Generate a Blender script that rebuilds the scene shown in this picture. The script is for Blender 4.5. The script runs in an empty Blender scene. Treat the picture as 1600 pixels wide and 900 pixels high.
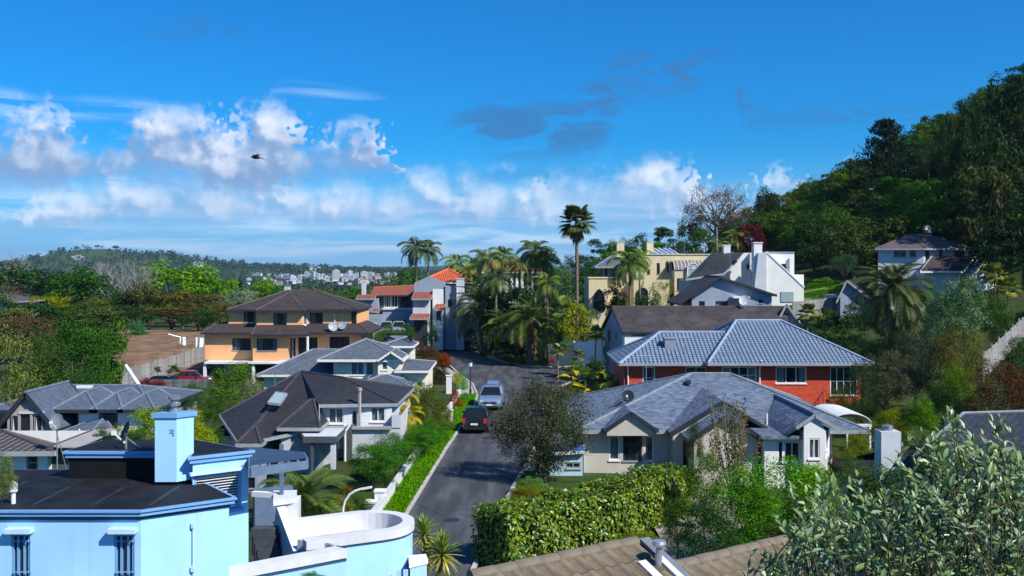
import bpy, math, random
import numpy as np
from mathutils import Vector, Matrix
from mathutils.geometry import tessellate_polygon

# ------------------------------------------------------------------ camera, sky, sun, exposure
S = bpy.context.scene
COL = S.collection
R = math.radians
F, H, HY = 1600.0, 11.0, 418.0          # focal length and horizon in photo pixels, eye height in metres
cam = bpy.data.cameras.new("camera")
cam.sensor_width = 36.0
cam.lens = 36.0
cam.shift_y = -(450.0 - HY) / 1600.0
cam.clip_start = 0.1
cam.clip_end = 20000.0
camo = bpy.data.objects.new("camera", cam)
COL.objects.link(camo)
camo.location = (0, 0, H)
camo.rotation_euler = (R(90), 0, 0)
S.camera = camo

SUN_EL, SUN_AZ = R(43), R(128)           # azimuth clockwise from +Y: from the right, a little behind the camera
sl = bpy.data.lights.new("sun", 'SUN')
sl.energy = 5.0
sl.angle = R(0.5)
sl.color = (1.0, 0.95, 0.87)
so = bpy.data.objects.new("sun", sl)
COL.objects.link(so)
SUN_DIR = Vector((math.sin(SUN_AZ) * math.cos(SUN_EL), math.cos(SUN_AZ) * math.cos(SUN_EL), math.sin(SUN_EL)))
so.rotation_euler = SUN_DIR.to_track_quat('Z', 'Y').to_euler()
so.location = (40, -20, 60)
S.view_settings.view_transform = 'Standard'
S.view_settings.look = 'None'
S.view_settings.exposure = 0.35
S.view_settings.gamma = 1.0
S.cycles.max_bounces = 6
S.cycles.diffuse_bounces = 2
S.cycles.glossy_bounces = 2
S.cycles.transmission_bounces = 3
S.cycles.transparent_max_bounces = 8
S.cycles.volume_bounces = 0
S.cycles.caustics_reflective = False
S.cycles.caustics_refractive = False
S.cycles.use_denoising = True


class NT:
    """Small helper for building node trees."""
    def __init__(s, nt):
        s.nt = nt

    def n(s, typ, **kw):
        nd = s.nt.nodes.new(typ)
        for k, v in kw.items():
            setattr(nd, k, v)
        return nd

    def put(s, sock, v):
        if isinstance(v, bpy.types.NodeSocket):
            s.nt.links.new(v, sock)
        elif v is not None:
            sock.default_value = v

    def m(s, op, a, b=None, c=None, clamp=False):
        nd = s.n('ShaderNodeMath', operation=op, use_clamp=clamp)
        for i, v in enumerate((a, b, c)):
            s.put(nd.inputs[i], v)
        return nd.outputs[0]

    def step(s, x, lo, hi):
        nd = s.n('ShaderNodeMapRange', interpolation_type='SMOOTHSTEP')
        s.put(nd.inputs[0], x)
        s.put(nd.inputs[1], lo)
        s.put(nd.inputs[2], hi)
        nd.inputs[3].default_value = 0.0
        nd.inputs[4].default_value = 1.0
        return nd.outputs[0]

    def mix(s, f, a, b, blend='MIX'):
        nd = s.n('ShaderNodeMix', data_type='RGBA', blend_type=blend)
        s.put(nd.inputs[0], f)
        s.put(nd.inputs[6], a if isinstance(a, bpy.types.NodeSocket) else (*a, 1.0))
        s.put(nd.inputs[7], b if isinstance(b, bpy.types.NodeSocket) else (*b, 1.0))
        return nd.outputs[2]

    def noise(s, vec, scale, detail=2.0, rough=0.5, dist=0.0, dim='3D'):
        nd = s.n('ShaderNodeTexNoise', noise_dimensions=dim)
        if vec is not None:
            s.put(nd.inputs['Vector'], vec)
        nd.inputs['Scale'].default_value = scale
        nd.inputs['Detail'].default_value = detail
        nd.inputs['Roughness'].default_value = rough
        nd.inputs['Distortion'].default_value = dist
        return nd.outputs[0]

    def xyz(s, x, y, z):
        nd = s.n('ShaderNodeCombineXYZ')
        s.put(nd.inputs[0], x)
        s.put(nd.inputs[1], y)
        s.put(nd.inputs[2], z)
        return nd.outputs[0]


# --- world: Nishita sky, clouds by direction (az/el), repeated by reflection round the whole horizon
wd = bpy.data.worlds.new("World")
S.world = wd
wd.use_nodes = True
wd.node_tree.nodes.clear()
N = NT(wd.node_tree)
sky = N.n('ShaderNodeTexSky', sky_type='NISHITA', sun_disc=False)
sky.sun_elevation = SUN_EL
sky.sun_rotation = SUN_AZ
sky.altitude = 0
sky.air_density = 1.0
sky.dust_density = 0.3
sky.ozone_density = 3.0
SKY_STR = 0.062
tc = N.n('ShaderNodeTexCoord')
sep = N.n('ShaderNodeSeparateXYZ')
N.put(sep.inputs[0], tc.outputs['Generated'])
AZR = 0.52
az = N.m('ARCTAN2', sep.outputs[0], sep.outputs[1])
el = N.m('ARCSINE', sep.outputs[2])
u0 = N.m('DIVIDE', N.m('PINGPONG', N.m('ADD', az, AZR), 2 * AZR), 2 * AZR)     # 0..1 across the view, mirrored beyond
v0 = N.m('DIVIDE', el, 0.30)


def sk(px, py):
    a = math.atan((px - 800) / F)
    e = math.atan((HY - py) / F * math.cos(a))
    return (a + AZR) / (2 * AZR), e / 0.30


wq = N.xyz(N.m('MULTIPLY', u0, 22.0), N.m('MULTIPLY', v0, 6.6), 5.0)
wn = N.n('ShaderNodeTexNoise', noise_dimensions='2D')
N.put(wn.inputs['Vector'], wq)
wn.inputs['Detail'].default_value = 1.6
ws = N.n('ShaderNodeSeparateColor')
N.put(ws.inputs[0], wn.outputs[1])
uw = N.m('ADD', u0, N.m('MULTIPLY', N.m('SUBTRACT', ws.outputs[0], 0.5), 0.075))   # ragged azimuth for the cumulus outlines


def curve(t, pts):
    """Height of a cloud edge along the azimuth, from photo-pixel control points."""
    fc = N.n('ShaderNodeFloatCurve')
    c = fc.mapping.curves[0]
    ps = sorted(sk(*p) for p in pts)
    ps = [(min(max(a, 0), 1), min(max(b, 0.0), 1)) for a, b in ps]
    while len(c.points) > 2:
        c.points.remove(c.points[1])
    c.points[0].location = (0, ps[0][1])
    c.points[1].location = (1, ps[-1][1])
    for a, b in ps:
        if 0.002 < a < 0.998:
            c.points.new(a, b)
    fc.mapping.update()
    N.put(fc.inputs['Value'], t)
    return fc.outputs[0]


def billow(u, v, seed):
    """Cauliflower relief, about -0.5..0.5, used for both the outline and the light on the cloud."""
    vec = N.xyz(N.m('MULTIPLY', u, 30.0), N.m('MULTIPLY', v, 9.0), seed)
    wob = N.noise(vec, 1.1, 3.0, 0.55, dim='2D')
    vec2 = N.xyz(N.m('ADD', N.m('MULTIPLY', u, 30.0), N.m('MULTIPLY', wob, 0.9)), N.m('ADD', N.m('MULTIPLY', v, 9.0), wob), seed)
    vo = N.n('ShaderNodeTexVoronoi', feature='SMOOTH_F1', voronoi_dimensions='2D')
    N.put(vo.inputs['Vector'], vec2)
    vo.inputs['Scale'].default_value = 0.5
    vo.inputs['Smoothness'].default_value = 0.35
    vo.normalize = True
    vo.inputs['Detail'].default_value = 2.3
    vo.inputs['Roughness'].default_value = 0.5
    return N.m('ADD', N.m('MULTIPLY', N.m('SUBTRACT', 0.40, vo.outputs['Distance']), 1.5), N.m('MULTIPLY', N.m('SUBTRACT', wob, 0.5), 0.7))


b1 = billow(u0, v0, 3.3)
b1s = billow(N.m('ADD', u0, 0.006), N.m('ADD', v0, 0.02), 3.3)
lightdir = N.m('SUBTRACT', b1, b1s)
fine = N.noise(N.xyz(N.m('MULTIPLY', u0, 60.0), N.m('MULTIPLY', v0, 22.0), 1.0), 1.0, 4.0, 0.6, dim='2D')
streak = N.noise(N.xyz(N.m('MULTIPLY', u0, 9.0), N.m('MULTIPLY', v0, 26.0), 7.0), 1.0, 4.0, 0.58, 0.4, '2D')
streak2 = N.noise(N.xyz(N.m('MULTIPLY', u0, 14.0), N.m('MULTIPLY', v0, 14.0), 2.0), 1.0, 5.0, 0.6, 0.8, '2D')

sky_t = N.n('ShaderNodeMix', data_type='RGBA', blend_type='MULTIPLY')
sky_t.inputs[0].default_value = 1.0
N.put(sky_t.inputs[6], sky.outputs[0])
sky_t.inputs[7].default_value = (0.09, 0.93, 1.75, 1.0)
bg = N.n('ShaderNodeBackground')
N.put(bg.inputs[0], sky_t.outputs[2])
bg.inputs[1].default_value = SKY_STR
shader = bg.outputs[0]


def over(dens, col, strength=1.0):
    global shader
    b = N.n('ShaderNodeBackground')
    N.put(b.inputs[0], col if isinstance(col, bpy.types.NodeSocket) else (*col, 1.0))
    b.inputs[1].default_value = strength
    mx = N.n('ShaderNodeMixShader')
    N.put(mx.inputs[0], dens)
    N.nt.links.new(shader, mx.inputs[1])
    N.nt.links.new(b.outputs[0], mx.inputs[2])
    shader = mx.outputs[0]


def bank(top, base, soft_t, soft_b, bump, alpha, white, shade, wk=0.35):
    """One bank of cumulus between two edges."""
    T = curve(uw, top)
    B = curve(uw, base)
    lift = N.m('MULTIPLY', b1, bump)
    lift = N.m('ADD', lift, N.m('MULTIPLY', N.m('SUBTRACT', fine, 0.5), bump * 0.28))
    dt = N.m('ADD', N.m('ADD', N.m('SUBTRACT', T, v0), lift), 0.03)
    db = N.m('ADD', N.m('SUBTRACT', v0, B), N.m('MULTIPLY', lift, 0.35))
    d = N.m('MULTIPLY', N.step(dt, 0.0, soft_t), N.step(db, -soft_b * 0.5, soft_b))
    d = N.m('MULTIPLY', d, N.step(N.m('SUBTRACT', T, B), 0.0, 0.03))
    h = N.m('DIVIDE', N.m('SUBTRACT', v0, B), N.m('MAXIMUM', N.m('SUBTRACT', T, B), 0.02))
    s = N.m('ADD', N.m('MULTIPLY', h, 0.75), N.m('MULTIPLY', lightdir, 1.4))
    s = N.m('ADD', s, N.m('MULTIPLY', b1, wk))
    s = N.step(s, 0.1, 1.25)
    over(N.m('MULTIPLY', d, alpha), N.mix(s, shade, white))


# high thin streaks, low pale veil, dark broken wisps, then the cumulus banks
cir_t = curve(u0, [(-110, 150), (0, 130), (80, 150), (140, 148), (280, 160), (330, 190), (400, 200), (430, 128), (520, 132), (610, 155), (640, 200), (1716, 200)])
cir_b = curve(u0, [(-110, 190), (0, 190), (300, 190), (330, 192), (400, 202), (430, 150), (520, 162), (610, 168), (640, 202), (1716, 202)])
cd = N.m('MULTIPLY', N.step(N.m('SUBTRACT', cir_t, v0), -0.01, 0.06), N.step(N.m('SUBTRACT', v0, cir_b), -0.01, 0.05))
over(N.m('MULTIPLY', N.m('MULTIPLY', cd, N.step(streak, 0.32, 0.70)), 0.9), (0.42, 0.63, 0.88))
over(N.m('MULTIPLY', N.step(v0, 0.42, -0.03), 0.80), (0.24, 0.49, 0.82))
lowmask = N.m('MULTIPLY', N.step(v0, 0.30, 0.15), N.step(v0, 0.0, 0.06))
over(N.m('MULTIPLY', N.m('MULTIPLY', lowmask, N.step(streak, 0.34, 0.72)), 0.75), (0.52, 0.70, 0.90))
wt = curve(u0, [(-110, 40), (250, 40), (300, 20), (370, 40), (400, 62), (660, 200), (720, 170), (770, 150), (860, 150), (930, 112), (990, 76), (1060, 80), (1140, 78), (1160, 140), (1200, 168), (1350, 160), (1480, 160), (1600, 190), (1716, 200)])
wb = curve(u0, [(-110, 60), (250, 62), (370, 62), (400, 64), (660, 205), (720, 212), (770, 245), (860, 250), (930, 240), (990, 160), (1060, 150), (1140, 122), (1160, 200), (1200, 200), (1350, 196), (1480, 192), (1600, 192), (1716, 202)])
wdn = N.m('MULTIPLY', N.step(N.m('SUBTRACT', wt, v0), -0.03, 0.07), N.step(N.m('SUBTRACT', v0, wb), -0.03, 0.07))
over(N.m('MULTIPLY', N.m('MULTIPLY', wdn, N.step(streak2, 0.40, 0.58)), 0.8), (0.04, 0.165, 0.40))
# thin dark shelf over the right cumulus
st_ = curve(u0, [(-110, 300), (0, 300), (690, 290), (730, 272), (800, 262), (900, 262), (950, 268), (970, 290), (1200, 290), (1260, 270), (1330, 262), (1400, 290), (1716, 290)])
sb_ = curve(u0, [(-110, 300), (0, 300), (690, 292), (730, 290), (800, 284), (900, 280), (950, 278), (970, 292), (1200, 292), (1260, 292), (1330, 294), (1400, 292), (1716, 292)])
sd = N.m('MULTIPLY', N.step(N.m('SUBTRACT', st_, v0), -0.01, 0.04), N.step(N.m('SUBTRACT', v0, sb_), -0.01, 0.04))
over(N.m('MULTIPLY', sd, 0.6), (0.06, 0.24, 0.52))
bank([(-110, 330), (0, 345), (60, 322), (100, 305), (200, 285), (300, 268), (380, 285), (430, 290), (520, 300), (600, 296), (680, 285), (760, 282), (820, 290), (880, 300), (1040, 300), (1120, 318), (1200, 340), (1300, 350), (1716, 350)],
     [(-110, 352), (0, 358), (100, 352), (300, 345), (500, 350), (700, 346), (850, 350), (1100, 352), (1200, 350), (1300, 352), (1716, 352)],
     0.16, 0.06, 0.17, 0.88, (0.68, 0.77, 0.90), (0.24, 0.41, 0.67), 0.75)
uT = curve(u0, [(-110, 250), (0, 255), (140, 245), (200, 240), (330, 235), (440, 235), (520, 250), (600, 250), (640, 290), (1716, 300)])
uB = curve(u0, [(-110, 300), (0, 304), (140, 305), (330, 312), (440, 308), (600, 288), (640, 292), (1716, 302)])
ud = N.m('MULTIPLY', N.step(N.m('ADD', N.m('SUBTRACT', uT, v0), N.m('MULTIPLY', b1, 0.12)), 0.0, 0.1), N.step(N.m('ADD', N.m('SUBTRACT', v0, uB), N.m('MULTIPLY', N.m('SUBTRACT', fine, 0.5), 0.12)), 0.0, 0.06))
over(N.m('MULTIPLY', N.m('MULTIPLY', ud, N.step(streak2, 0.3, 0.6)), 0.8), (0.17, 0.37, 0.66))
bank([(-110, 200), (0, 205), (40, 188), (75, 180), (105, 200), (125, 222), (190, 212), (215, 195), (260, 180), (320, 190), (358, 218), (368, 192), (420, 172), (468, 188), (482, 232), (520, 212), (570, 204), (596, 236), (612, 262), (625, 300), (1716, 300)],
     [(-110, 285), (100, 288), (140, 276), (300, 268), (330, 292), (420, 302), (450, 276), (600, 272), (625, 302), (1716, 302)],
     0.13, 0.05, 0.12, 0.97, (0.74, 0.79, 0.90), (0.20, 0.33, 0.56), 0.6)
bank([(-110, 340), (800, 340), (832, 310), (850, 280), (900, 272), (930, 278), (960, 262), (1030, 260), (1060, 264), (1080, 270), (1092, 300), (1100, 325), (1170, 322), (1195, 285), (1215, 280), (1240, 296), (1260, 305), (1290, 285), (1330, 275), (1400, 290), (1716, 300)],
     [(-110, 342), (800, 342), (832, 322), (1060, 326), (1100, 327), (1170, 326), (1195, 318), (1240, 322), (1300, 322), (1400, 325), (1716, 330)],
     0.12, 0.09, 0.12, 0.90, (0.74, 0.80, 0.90), (0.30, 0.46, 0.70), 0.45)
out = N.n('ShaderNodeOutputWorld')
N.nt.links.new(shader, out.inputs[0])
wd.cycles.sampling_method = 'MANUAL'
wd.cycles.sample_map_resolution = 512


# ------------------------------------------------------------------ helpers
def W(px, py, d):
    return Vector(((px - 800) / F * d, d, H - (py - HY) / F * d))


def wx(px, d):
    return (px - 800) / F * d


def wz(py, d):
    return H - (py - HY) / F * d


def tag(o, label=None, cat=None, group=None, kind=None):
    if label:
        o['label'] = label
    if cat:
        o['category'] = cat
    if group:
        o['group'] = group
    if kind:
        o['kind'] = kind
    return o


def empty(name, loc, rz=0.0, label=None, cat=None, group=None):
    o = bpy.data.objects.new(name, None)
    COL.objects.link(o)
    o.location = loc
    o.rotation_euler = (0, 0, rz)
    o.empty_display_size = 0.3
    return tag(o, label, cat, group)


def link(name, me, parent=None, loc=(0, 0, 0), rot=(0, 0, 0), sc=None):
    o = bpy.data.objects.new(name, me)
    COL.objects.link(o)
    if parent is not None:
        o.parent = parent
    o.location = loc
    o.rotation_euler = rot
    if sc is not None:
        o.scale = sc
    return o


MATS = {}


class MB:
    """Collects polygons (with optional uv in metres) and builds ONE mesh object."""
    def __init__(s):
        s.v, s.f, s.uv, s.mi = [], [], [], []
        s.cur = 0

    def poly(s, pts, uv=None):
        i = len(s.v)
        s.v.extend(tuple(p) for p in pts)
        s.f.append(tuple(range(i, i + len(pts))))
        s.mi.append(s.cur)
        if uv is None:
            uv = s.autouv(pts)
        s.uv.extend(uv)
        return s

    @staticmethod
    def autouv(pts):
        P = [Vector(p) for p in pts]
        n = Vector((0, 0, 0))
        for i in range(len(P)):
            n += (P[i] - P[0]).cross(P[(i + 1) % len(P)] - P[0])
        if n.length < 1e-9:
            return [(0, 0)] * len(P)
        n.normalize()
        u = Vector((0, 0, 1)).cross(n)
        if u.length < 1e-3:
            u = Vector((1, 0, 0))
        u.normalize()
        w = n.cross(u)
        return [(p.dot(u), p.dot(w)) for p in P]

    def box(s, x0, x1, y0, y1, z0, z1):
        a, b, c, d = (x0, y0), (x1, y0), (x1, y1), (x0, y1)
        s.prism([a, b, c, d], z0, z1)
        return s

    def prism(s, pl, z0, z1, top=None):
        """Vertical prism over a counter-clockwise polygon; top: other polygon for a taper."""
        tp = top or pl
        n = len(pl)
        for i in range(n):
            j = (i + 1) % n
            s.poly([(*pl[i], z0), (*pl[j], z0), (*tp[j], z1), (*tp[i], z1)])
        s.poly([(*p, z1) for p in tp])
        s.poly([(*p, z0) for p in reversed(pl)])
        return s

    def obox(s, o, ux, uy, uz):
        """Box from corner o with three edge vectors (right-handed)."""
        o, ux, uy, uz = Vector(o), Vector(ux), Vector(uy), Vector(uz)
        P = [o, o + ux, o + ux + uy, o + uy, o + uz, o + ux + uz, o + ux + uy + uz, o + uy + uz]
        for q in ((0, 3, 2, 1), (4, 5, 6, 7), (0, 1, 5, 4), (1, 2, 6, 5), (2, 3, 7, 6), (3, 0, 4, 7)):
            s.poly([P[k] for k in q])
        return s

    def beam(s, p0, p1, w, h, up=(0, 0, 1)):
        """Rectangular bar centred on the line p0-p1."""
        p0, p1 = Vector(p0), Vector(p1)
        d = (p1 - p0)
        if d.length < 1e-6:
            return s
        up = Vector(up)
        sd = d.cross(up)
        if sd.length < 1e-5:
            sd = d.cross(Vector((1, 0, 0)))
        sd.normalize()
        up = sd.cross(d).normalized()
        return s.obox(p0 + sd * w / 2 - up * h / 2, d, -sd * w, up * h)

    def path(s, pts, radii, n=6, cap=True):
        """Tube along points."""
        pts = [Vector(p) for p in pts]
        if not hasattr(radii, '__len__'):
            radii = [radii] * len(pts)
        rings = []
        ref = Vector((0.31, 0.87, 0.12))
        for i, p in enumerate(pts):
            t = (pts[min(i + 1, len(pts) - 1)] - pts[max(i - 1, 0)])
            t.normalize()
            a = t.cross(ref)
            if a.length < 1e-3:
                a = t.cross(Vector((1, 0, 0)))
            a.normalize()
            b = t.cross(a)
            rings.append([p + (a * math.cos(2 * math.pi * k / n) + b * math.sin(2 * math.pi * k / n)) * radii[i] for k in range(n)])
        for i in range(len(rings) - 1):
            for k in range(n):
                k2 = (k + 1) % n
                s.poly([rings[i][k], rings[i][k2], rings[i + 1][k2], rings[i + 1][k]], [(0, 0)] * 4)
        if cap:
            s.poly(list(reversed(rings[0])), [(0, 0)] * n)
            s.poly(rings[-1], [(0, 0)] * n)
        return s

    def lathe(s, prof, n=12, cx=0, cy=0):
        """Revolve (radius, z) profile about the vertical."""
        for i in range(len(prof) - 1):
            r0, z0 = prof[i]
            r1, z1 = prof[i + 1]
            for k in range(n):
                a, b = 2 * math.pi * k / n, 2 * math.pi * (k + 1) / n
                q = [(cx + r0 * math.cos(a), cy + r0 * math.sin(a), z0), (cx + r0 * math.cos(b), cy + r0 * math.sin(b), z0),
                     (cx + r1 * math.cos(b), cy + r1 * math.sin(b), z1), (cx + r1 * math.cos(a), cy + r1 * math.sin(a), z1)]
                if r0 < 1e-6:
                    q = [q[0], q[2], q[3]]
                elif r1 < 1e-6:
                    q = q[:3]
                s.poly(q, [(0, 0)] * len(q))
        return s

    def mesh(s, name, mats, smooth=False):
        me = bpy.data.meshes.new(name)
        me.from_pydata(s.v, [], s.f)
        uvl = me.uv_layers.new(name="UVMap")
        uvl.data.foreach_set("uv", np.array(s.uv, dtype=np.float32).ravel())
        for m in (mats if isinstance(mats, (list, tuple)) else [mats]):
            me.materials.append(m)
        if any(s.mi):
            me.polygons.foreach_set("material_index", s.mi)
        if smooth:
            me.polygons.foreach_set("use_smooth", [True] * len(me.polygons))
        me.update()
        return me

    def build(s, name, mat, parent=None, smooth=False):
        if not s.f:
            return None
        return link(name, s.mesh(name, mat, smooth), parent)


# ------------------------------------------------------------------ materials
def mat(name, col, rough=0.7, var=0.15, scale=3.0, bump=0.0, bscale=20.0, metal=0.0, spec=0.3, streaks=0.0, objvar=0.0):
    """Plain paint/stone/metal: base colour with patchy wear, rain streaks and optional fine relief."""
    if name in MATS:
        return MATS[name]
    m = bpy.data.materials.new(name)
    m.use_nodes = True
    n = NT(m.node_tree)
    b = m.node_tree.nodes['Principled BSDF']
    t = n.n('ShaderNodeTexCoord')
    c = (*col, 1)
    if var > 0:
        f = n.noise(t.outputs['Object'], scale, 5.0, 0.6)
        lo = tuple(x * (1 - var) for x in col)
        hi = tuple(min(x * (1 + var), 0.95) for x in col)
        c = n.mix(n.step(f, 0.3, 0.7), lo, hi)
        if streaks > 0:
            mp = n.n('ShaderNodeMapping')
            mp.inputs['Scale'].default_value = (5.0, 5.0, 0.25)
            n.put(mp.inputs[0], t.outputs['Object'])
            f2 = n.noise(mp.outputs[0], 1.0, 4.0, 0.6)
            c = n.mix(n.m('MULTIPLY', n.step(f2, 0.5, 0.8), streaks), c, tuple(x * 0.45 for x in col))
    if objvar > 0:                                   # separate boards weather differently
        oi = n.n('ShaderNodeObjectInfo')
        hs = n.n('ShaderNodeHueSaturation')
        n.put(hs.inputs['Value'], n.m('ADD', 1.0 - objvar, n.m('MULTIPLY', oi.outputs['Random'], 2 * objvar)))
        n.put(hs.inputs['Color'], c)
        c = hs.outputs[0]
    n.put(b.inputs['Base Color'], c)
    b.inputs['Roughness'].default_value = rough
    b.inputs['Metallic'].default_value = metal
    b.inputs['Specular IOR Level'].default_value = spec
    if bump > 0:
        bp = n.n('ShaderNodeBump')
        bp.inputs['Strength'].default_value = bump
        bp.inputs['Distance'].default_value = 0.02
        n.put(bp.inputs['Height'], n.noise(t.outputs['Object'], bscale, 3.0, 0.6))
        n.put(b.inputs['Normal'], bp.outputs[0])
    MATS[name] = m
    return m


def roof_mat(name, c1, c2, w=0.3, h=0.33, offset=0.5, mort=0.03, dark=0.4, bump=0.6, stain=None, rough=0.75, round_=False):
    """Courses of tiles or shingles laid out in metres by the roof's own uv."""
    if name in MATS:
        return MATS[name]
    m = bpy.data.materials.new(name)
    m.use_nodes = True
    n = NT(m.node_tree)
    b = m.node_tree.nodes['Principled BSDF']
    uv = n.n('ShaderNodeUVMap').outputs[0]
    br = n.n('ShaderNodeTexBrick')
    br.offset = offset
    br.squash = 1.0
    n.put(br.inputs['Vector'], uv)
    br.inputs['Color1'].default_value = (*c1, 1)
    br.inputs['Color2'].default_value = (*c2, 1)
    br.inputs['Mortar'].default_value = (*[x * dark for x in c1], 1)
    br.inputs['Scale'].default_value = 1.0
    br.inputs['Mortar Size'].default_value = mort
    br.inputs['Mortar Smooth'].default_value = 0.3
    br.inputs['Bias'].default_value = 0.0
    br.inputs['Brick Width'].default_value = w
    br.inputs['Row Height'].default_value = h
    t = n.n('ShaderNodeTexCoord')
    f = n.noise(t.outputs['Object'], 0.5, 5.0, 0.65)
    c = n.mix(n.m('MULTIPLY', n.step(f, 0.4, 0.75), 0.5), br.outputs[0], stain or tuple(x * 0.6 for x in c1))
    n.put(b.inputs['Base Color'], c)
    b.inputs['Roughness'].default_value = rough
    b.inputs['Specular IOR Level'].default_value = 0.35
    s = n.n('ShaderNodeSeparateXYZ')
    n.put(s.inputs[0], uv)
    saw = n.m('FRACT', n.m('DIVIDE', s.outputs[1], h))
    hgt = n.m('ADD', n.m('MULTIPLY', n.m('SUBTRACT', 1.0, saw), 0.7), n.m('MULTIPLY', br.outputs['Fac'], -0.5))
    if round_:
        wv = n.m('SINE', n.m('MULTIPLY', s.outputs[0], 2 * math.pi / w))
        hgt = n.m('ADD', hgt, n.m('MULTIPLY', wv, 0.5))
    bp = n.n('ShaderNodeBump')
    bp.inputs['Strength'].default_value = bump
    bp.inputs['Distance'].default_value = 0.05
    n.put(bp.inputs['Height'], hgt)
    n.put(b.inputs['Normal'], bp.outputs[0])
    MATS[name] = m
    return m


def board_mat(name, col, pitch=0.18, vertical=False):
    """Weatherboard: shadow-line relief every pitch metres, in paint."""
    m = mat(name, col, 0.6, 0.08, 2.0)
    n = NT(m.node_tree)
    b = m.node_tree.nodes['Principled BSDF']
    t = n.n('ShaderNodeTexCoord')
    s = n.n('ShaderNodeSeparateXYZ')
    n.put(s.inputs[0], t.outputs['Object'])
    fr = n.m('FRACT', n.m('DIVIDE', s.outputs[2], pitch))
    bp = n.n('ShaderNodeBump')
    bp.inputs['Strength'].default_value = 0.8
    bp.inputs['Distance'].default_value = 0.03
    n.put(bp.inputs['Height'], n.m('SUBTRACT', 1.0, fr))
    n.put(b.inputs['Normal'], bp.outputs[0])
    return m


def brick_mat(name, c1, c2, mortar):
    m = roof_mat(name, c1, c2, 0.24, 0.086, 0.5, 0.012, 0.6, 0.25)
    return m


def leaf_mat(name, col=None, spec=0.3, var=0.45, trans=0.25, rough=0.5, obj_color=True):
    """Foliage: each leaf its own tone; the plant's hue comes from its object colour."""
    if name in MATS:
        return MATS[name]
    m = bpy.data.materials.new(name)
    m.use_nodes = True
    n = NT(m.node_tree)
    b = m.node_tree.nodes['Principled BSDF']
    geo = n.n('ShaderNodeNewGeometry')
    rnd = geo.outputs['Random Per Island']
    if obj_color:
        oi = n.n('ShaderNodeObjectInfo')
        base = oi.outputs['Color']
    else:
        cn = n.n('ShaderNodeRGB')
        cn.outputs[0].default_value = (*col, 1)
        base = cn.outputs[0]
    k = n.m('ADD', 1.0 - var, n.m('MULTIPLY', rnd, 2 * var))
    hs = n.n('ShaderNodeHueSaturation')
    n.put(hs.inputs['Hue'], n.m('ADD', 0.475, n.m('MULTIPLY', n.m('FRACT', n.m('MULTIPLY', rnd, 17.3)), 0.05)))
    hs.inputs['Saturation'].default_value = 1.12
    n.put(hs.inputs['Value'], k)
    n.put(hs.inputs['Color'], base)
    n.put(b.inputs['Base Color'], hs.outputs[0])
    b.inputs['Roughness'].default_value = rough
    b.inputs['Specular IOR Level'].default_value = spec
    tr = n.n('ShaderNodeBsdfTranslucent')
    n.put(tr.inputs[0], hs.outputs[0])
    mx = n.n('ShaderNodeMixShader')
    mx.inputs[0].default_value = trans
    o = m.node_tree.nodes['Material Output']
    n.nt.links.new(b.outputs[0], mx.inputs[1])
    n.nt.links.new(tr.outputs[0], mx.inputs[2])
    n.nt.links.new(mx.outputs[0], o.inputs[0])
    MATS[name] = m
    return m


def glass_mat(name='window_glass', tint=(0.03, 0.045, 0.06), clear=0.55):
    if name in MATS:
        return MATS[name]
    m = bpy.data.materials.new(name)
    m.use_nodes = True
    n = NT(m.node_tree)
    b = m.node_tree.nodes['Principled BSDF']
    b.inputs['Base Color'].default_value = (*tint, 1)
    b.inputs['Roughness'].default_value = 0.05
    b.inputs['Specular IOR Level'].default_value = 0.6
    t = n.n('ShaderNodeBsdfTransparent')
    t.inputs[0].default_value = (0.8, 0.9, 0.95, 1)
    mx = n.n('ShaderNodeMixShader')
    mx.inputs[0].default_value = clear
    o = m.node_tree.nodes['Material Output']
    n.nt.links.new(b.outputs[0], mx.inputs[1])
    n.nt.links.new(t.outputs[0], mx.inputs[2])
    n.nt.links.new(mx.outputs[0], o.inputs[0])
    MATS[name] = m
    return m


GLASS = glass_mat()
M_WHITE = mat('white_paint', (0.74, 0.74, 0.72), 0.5, 0.06, 2.0, streaks=0.12)
M_CREAM = mat('cream_paint', (0.62, 0.56, 0.42), 0.6, 0.08, 1.0, streaks=0.12)
M_DARKF = mat('dark_joinery', (0.03, 0.035, 0.045), 0.4, 0.1)
M_GREYF = mat('grey_joinery', (0.30, 0.32, 0.34), 0.4, 0.1)
M_CURT = mat('curtain_cloth', (0.60, 0.62, 0.63), 0.9, 0.1, 6.0)
M_BLIND = mat('blind_slat', (0.72, 0.74, 0.76), 0.5, 0.05)
M_STEEL = mat('galvanised_steel', (0.50, 0.52, 0.54), 0.35, 0.15, 8.0, metal=0.8)
M_BLACK = mat('black_membrane', (0.012, 0.013, 0.016), 0.7, 0.4, 1.5, spec=0.2)
M_CONC = mat('concrete', (0.42, 0.41, 0.38), 0.85, 0.18, 2.0, 0.3, 30)
M_BARK = mat('bark', (0.10, 0.075, 0.055), 0.9, 0.35, 8.0, 0.8, 18)
M_PBARK = mat('pale_bark', (0.30, 0.27, 0.25), 0.9, 0.25, 8.0, 0.4, 18)
M_PALMTRUNK = mat('palm_trunk_bark', (0.19, 0.14, 0.10), 0.9, 0.4, 5.0, 1.0, 10)
LEAF = leaf_mat('leaf', spec=0.12, rough=0.65)
GLOSSY_LEAF = leaf_mat('glossy_leaf', spec=0.55, rough=0.38, trans=0.2, var=0.4)
FROND = leaf_mat('frond', spec=0.3, rough=0.45, trans=0.18, var=0.3)

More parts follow.
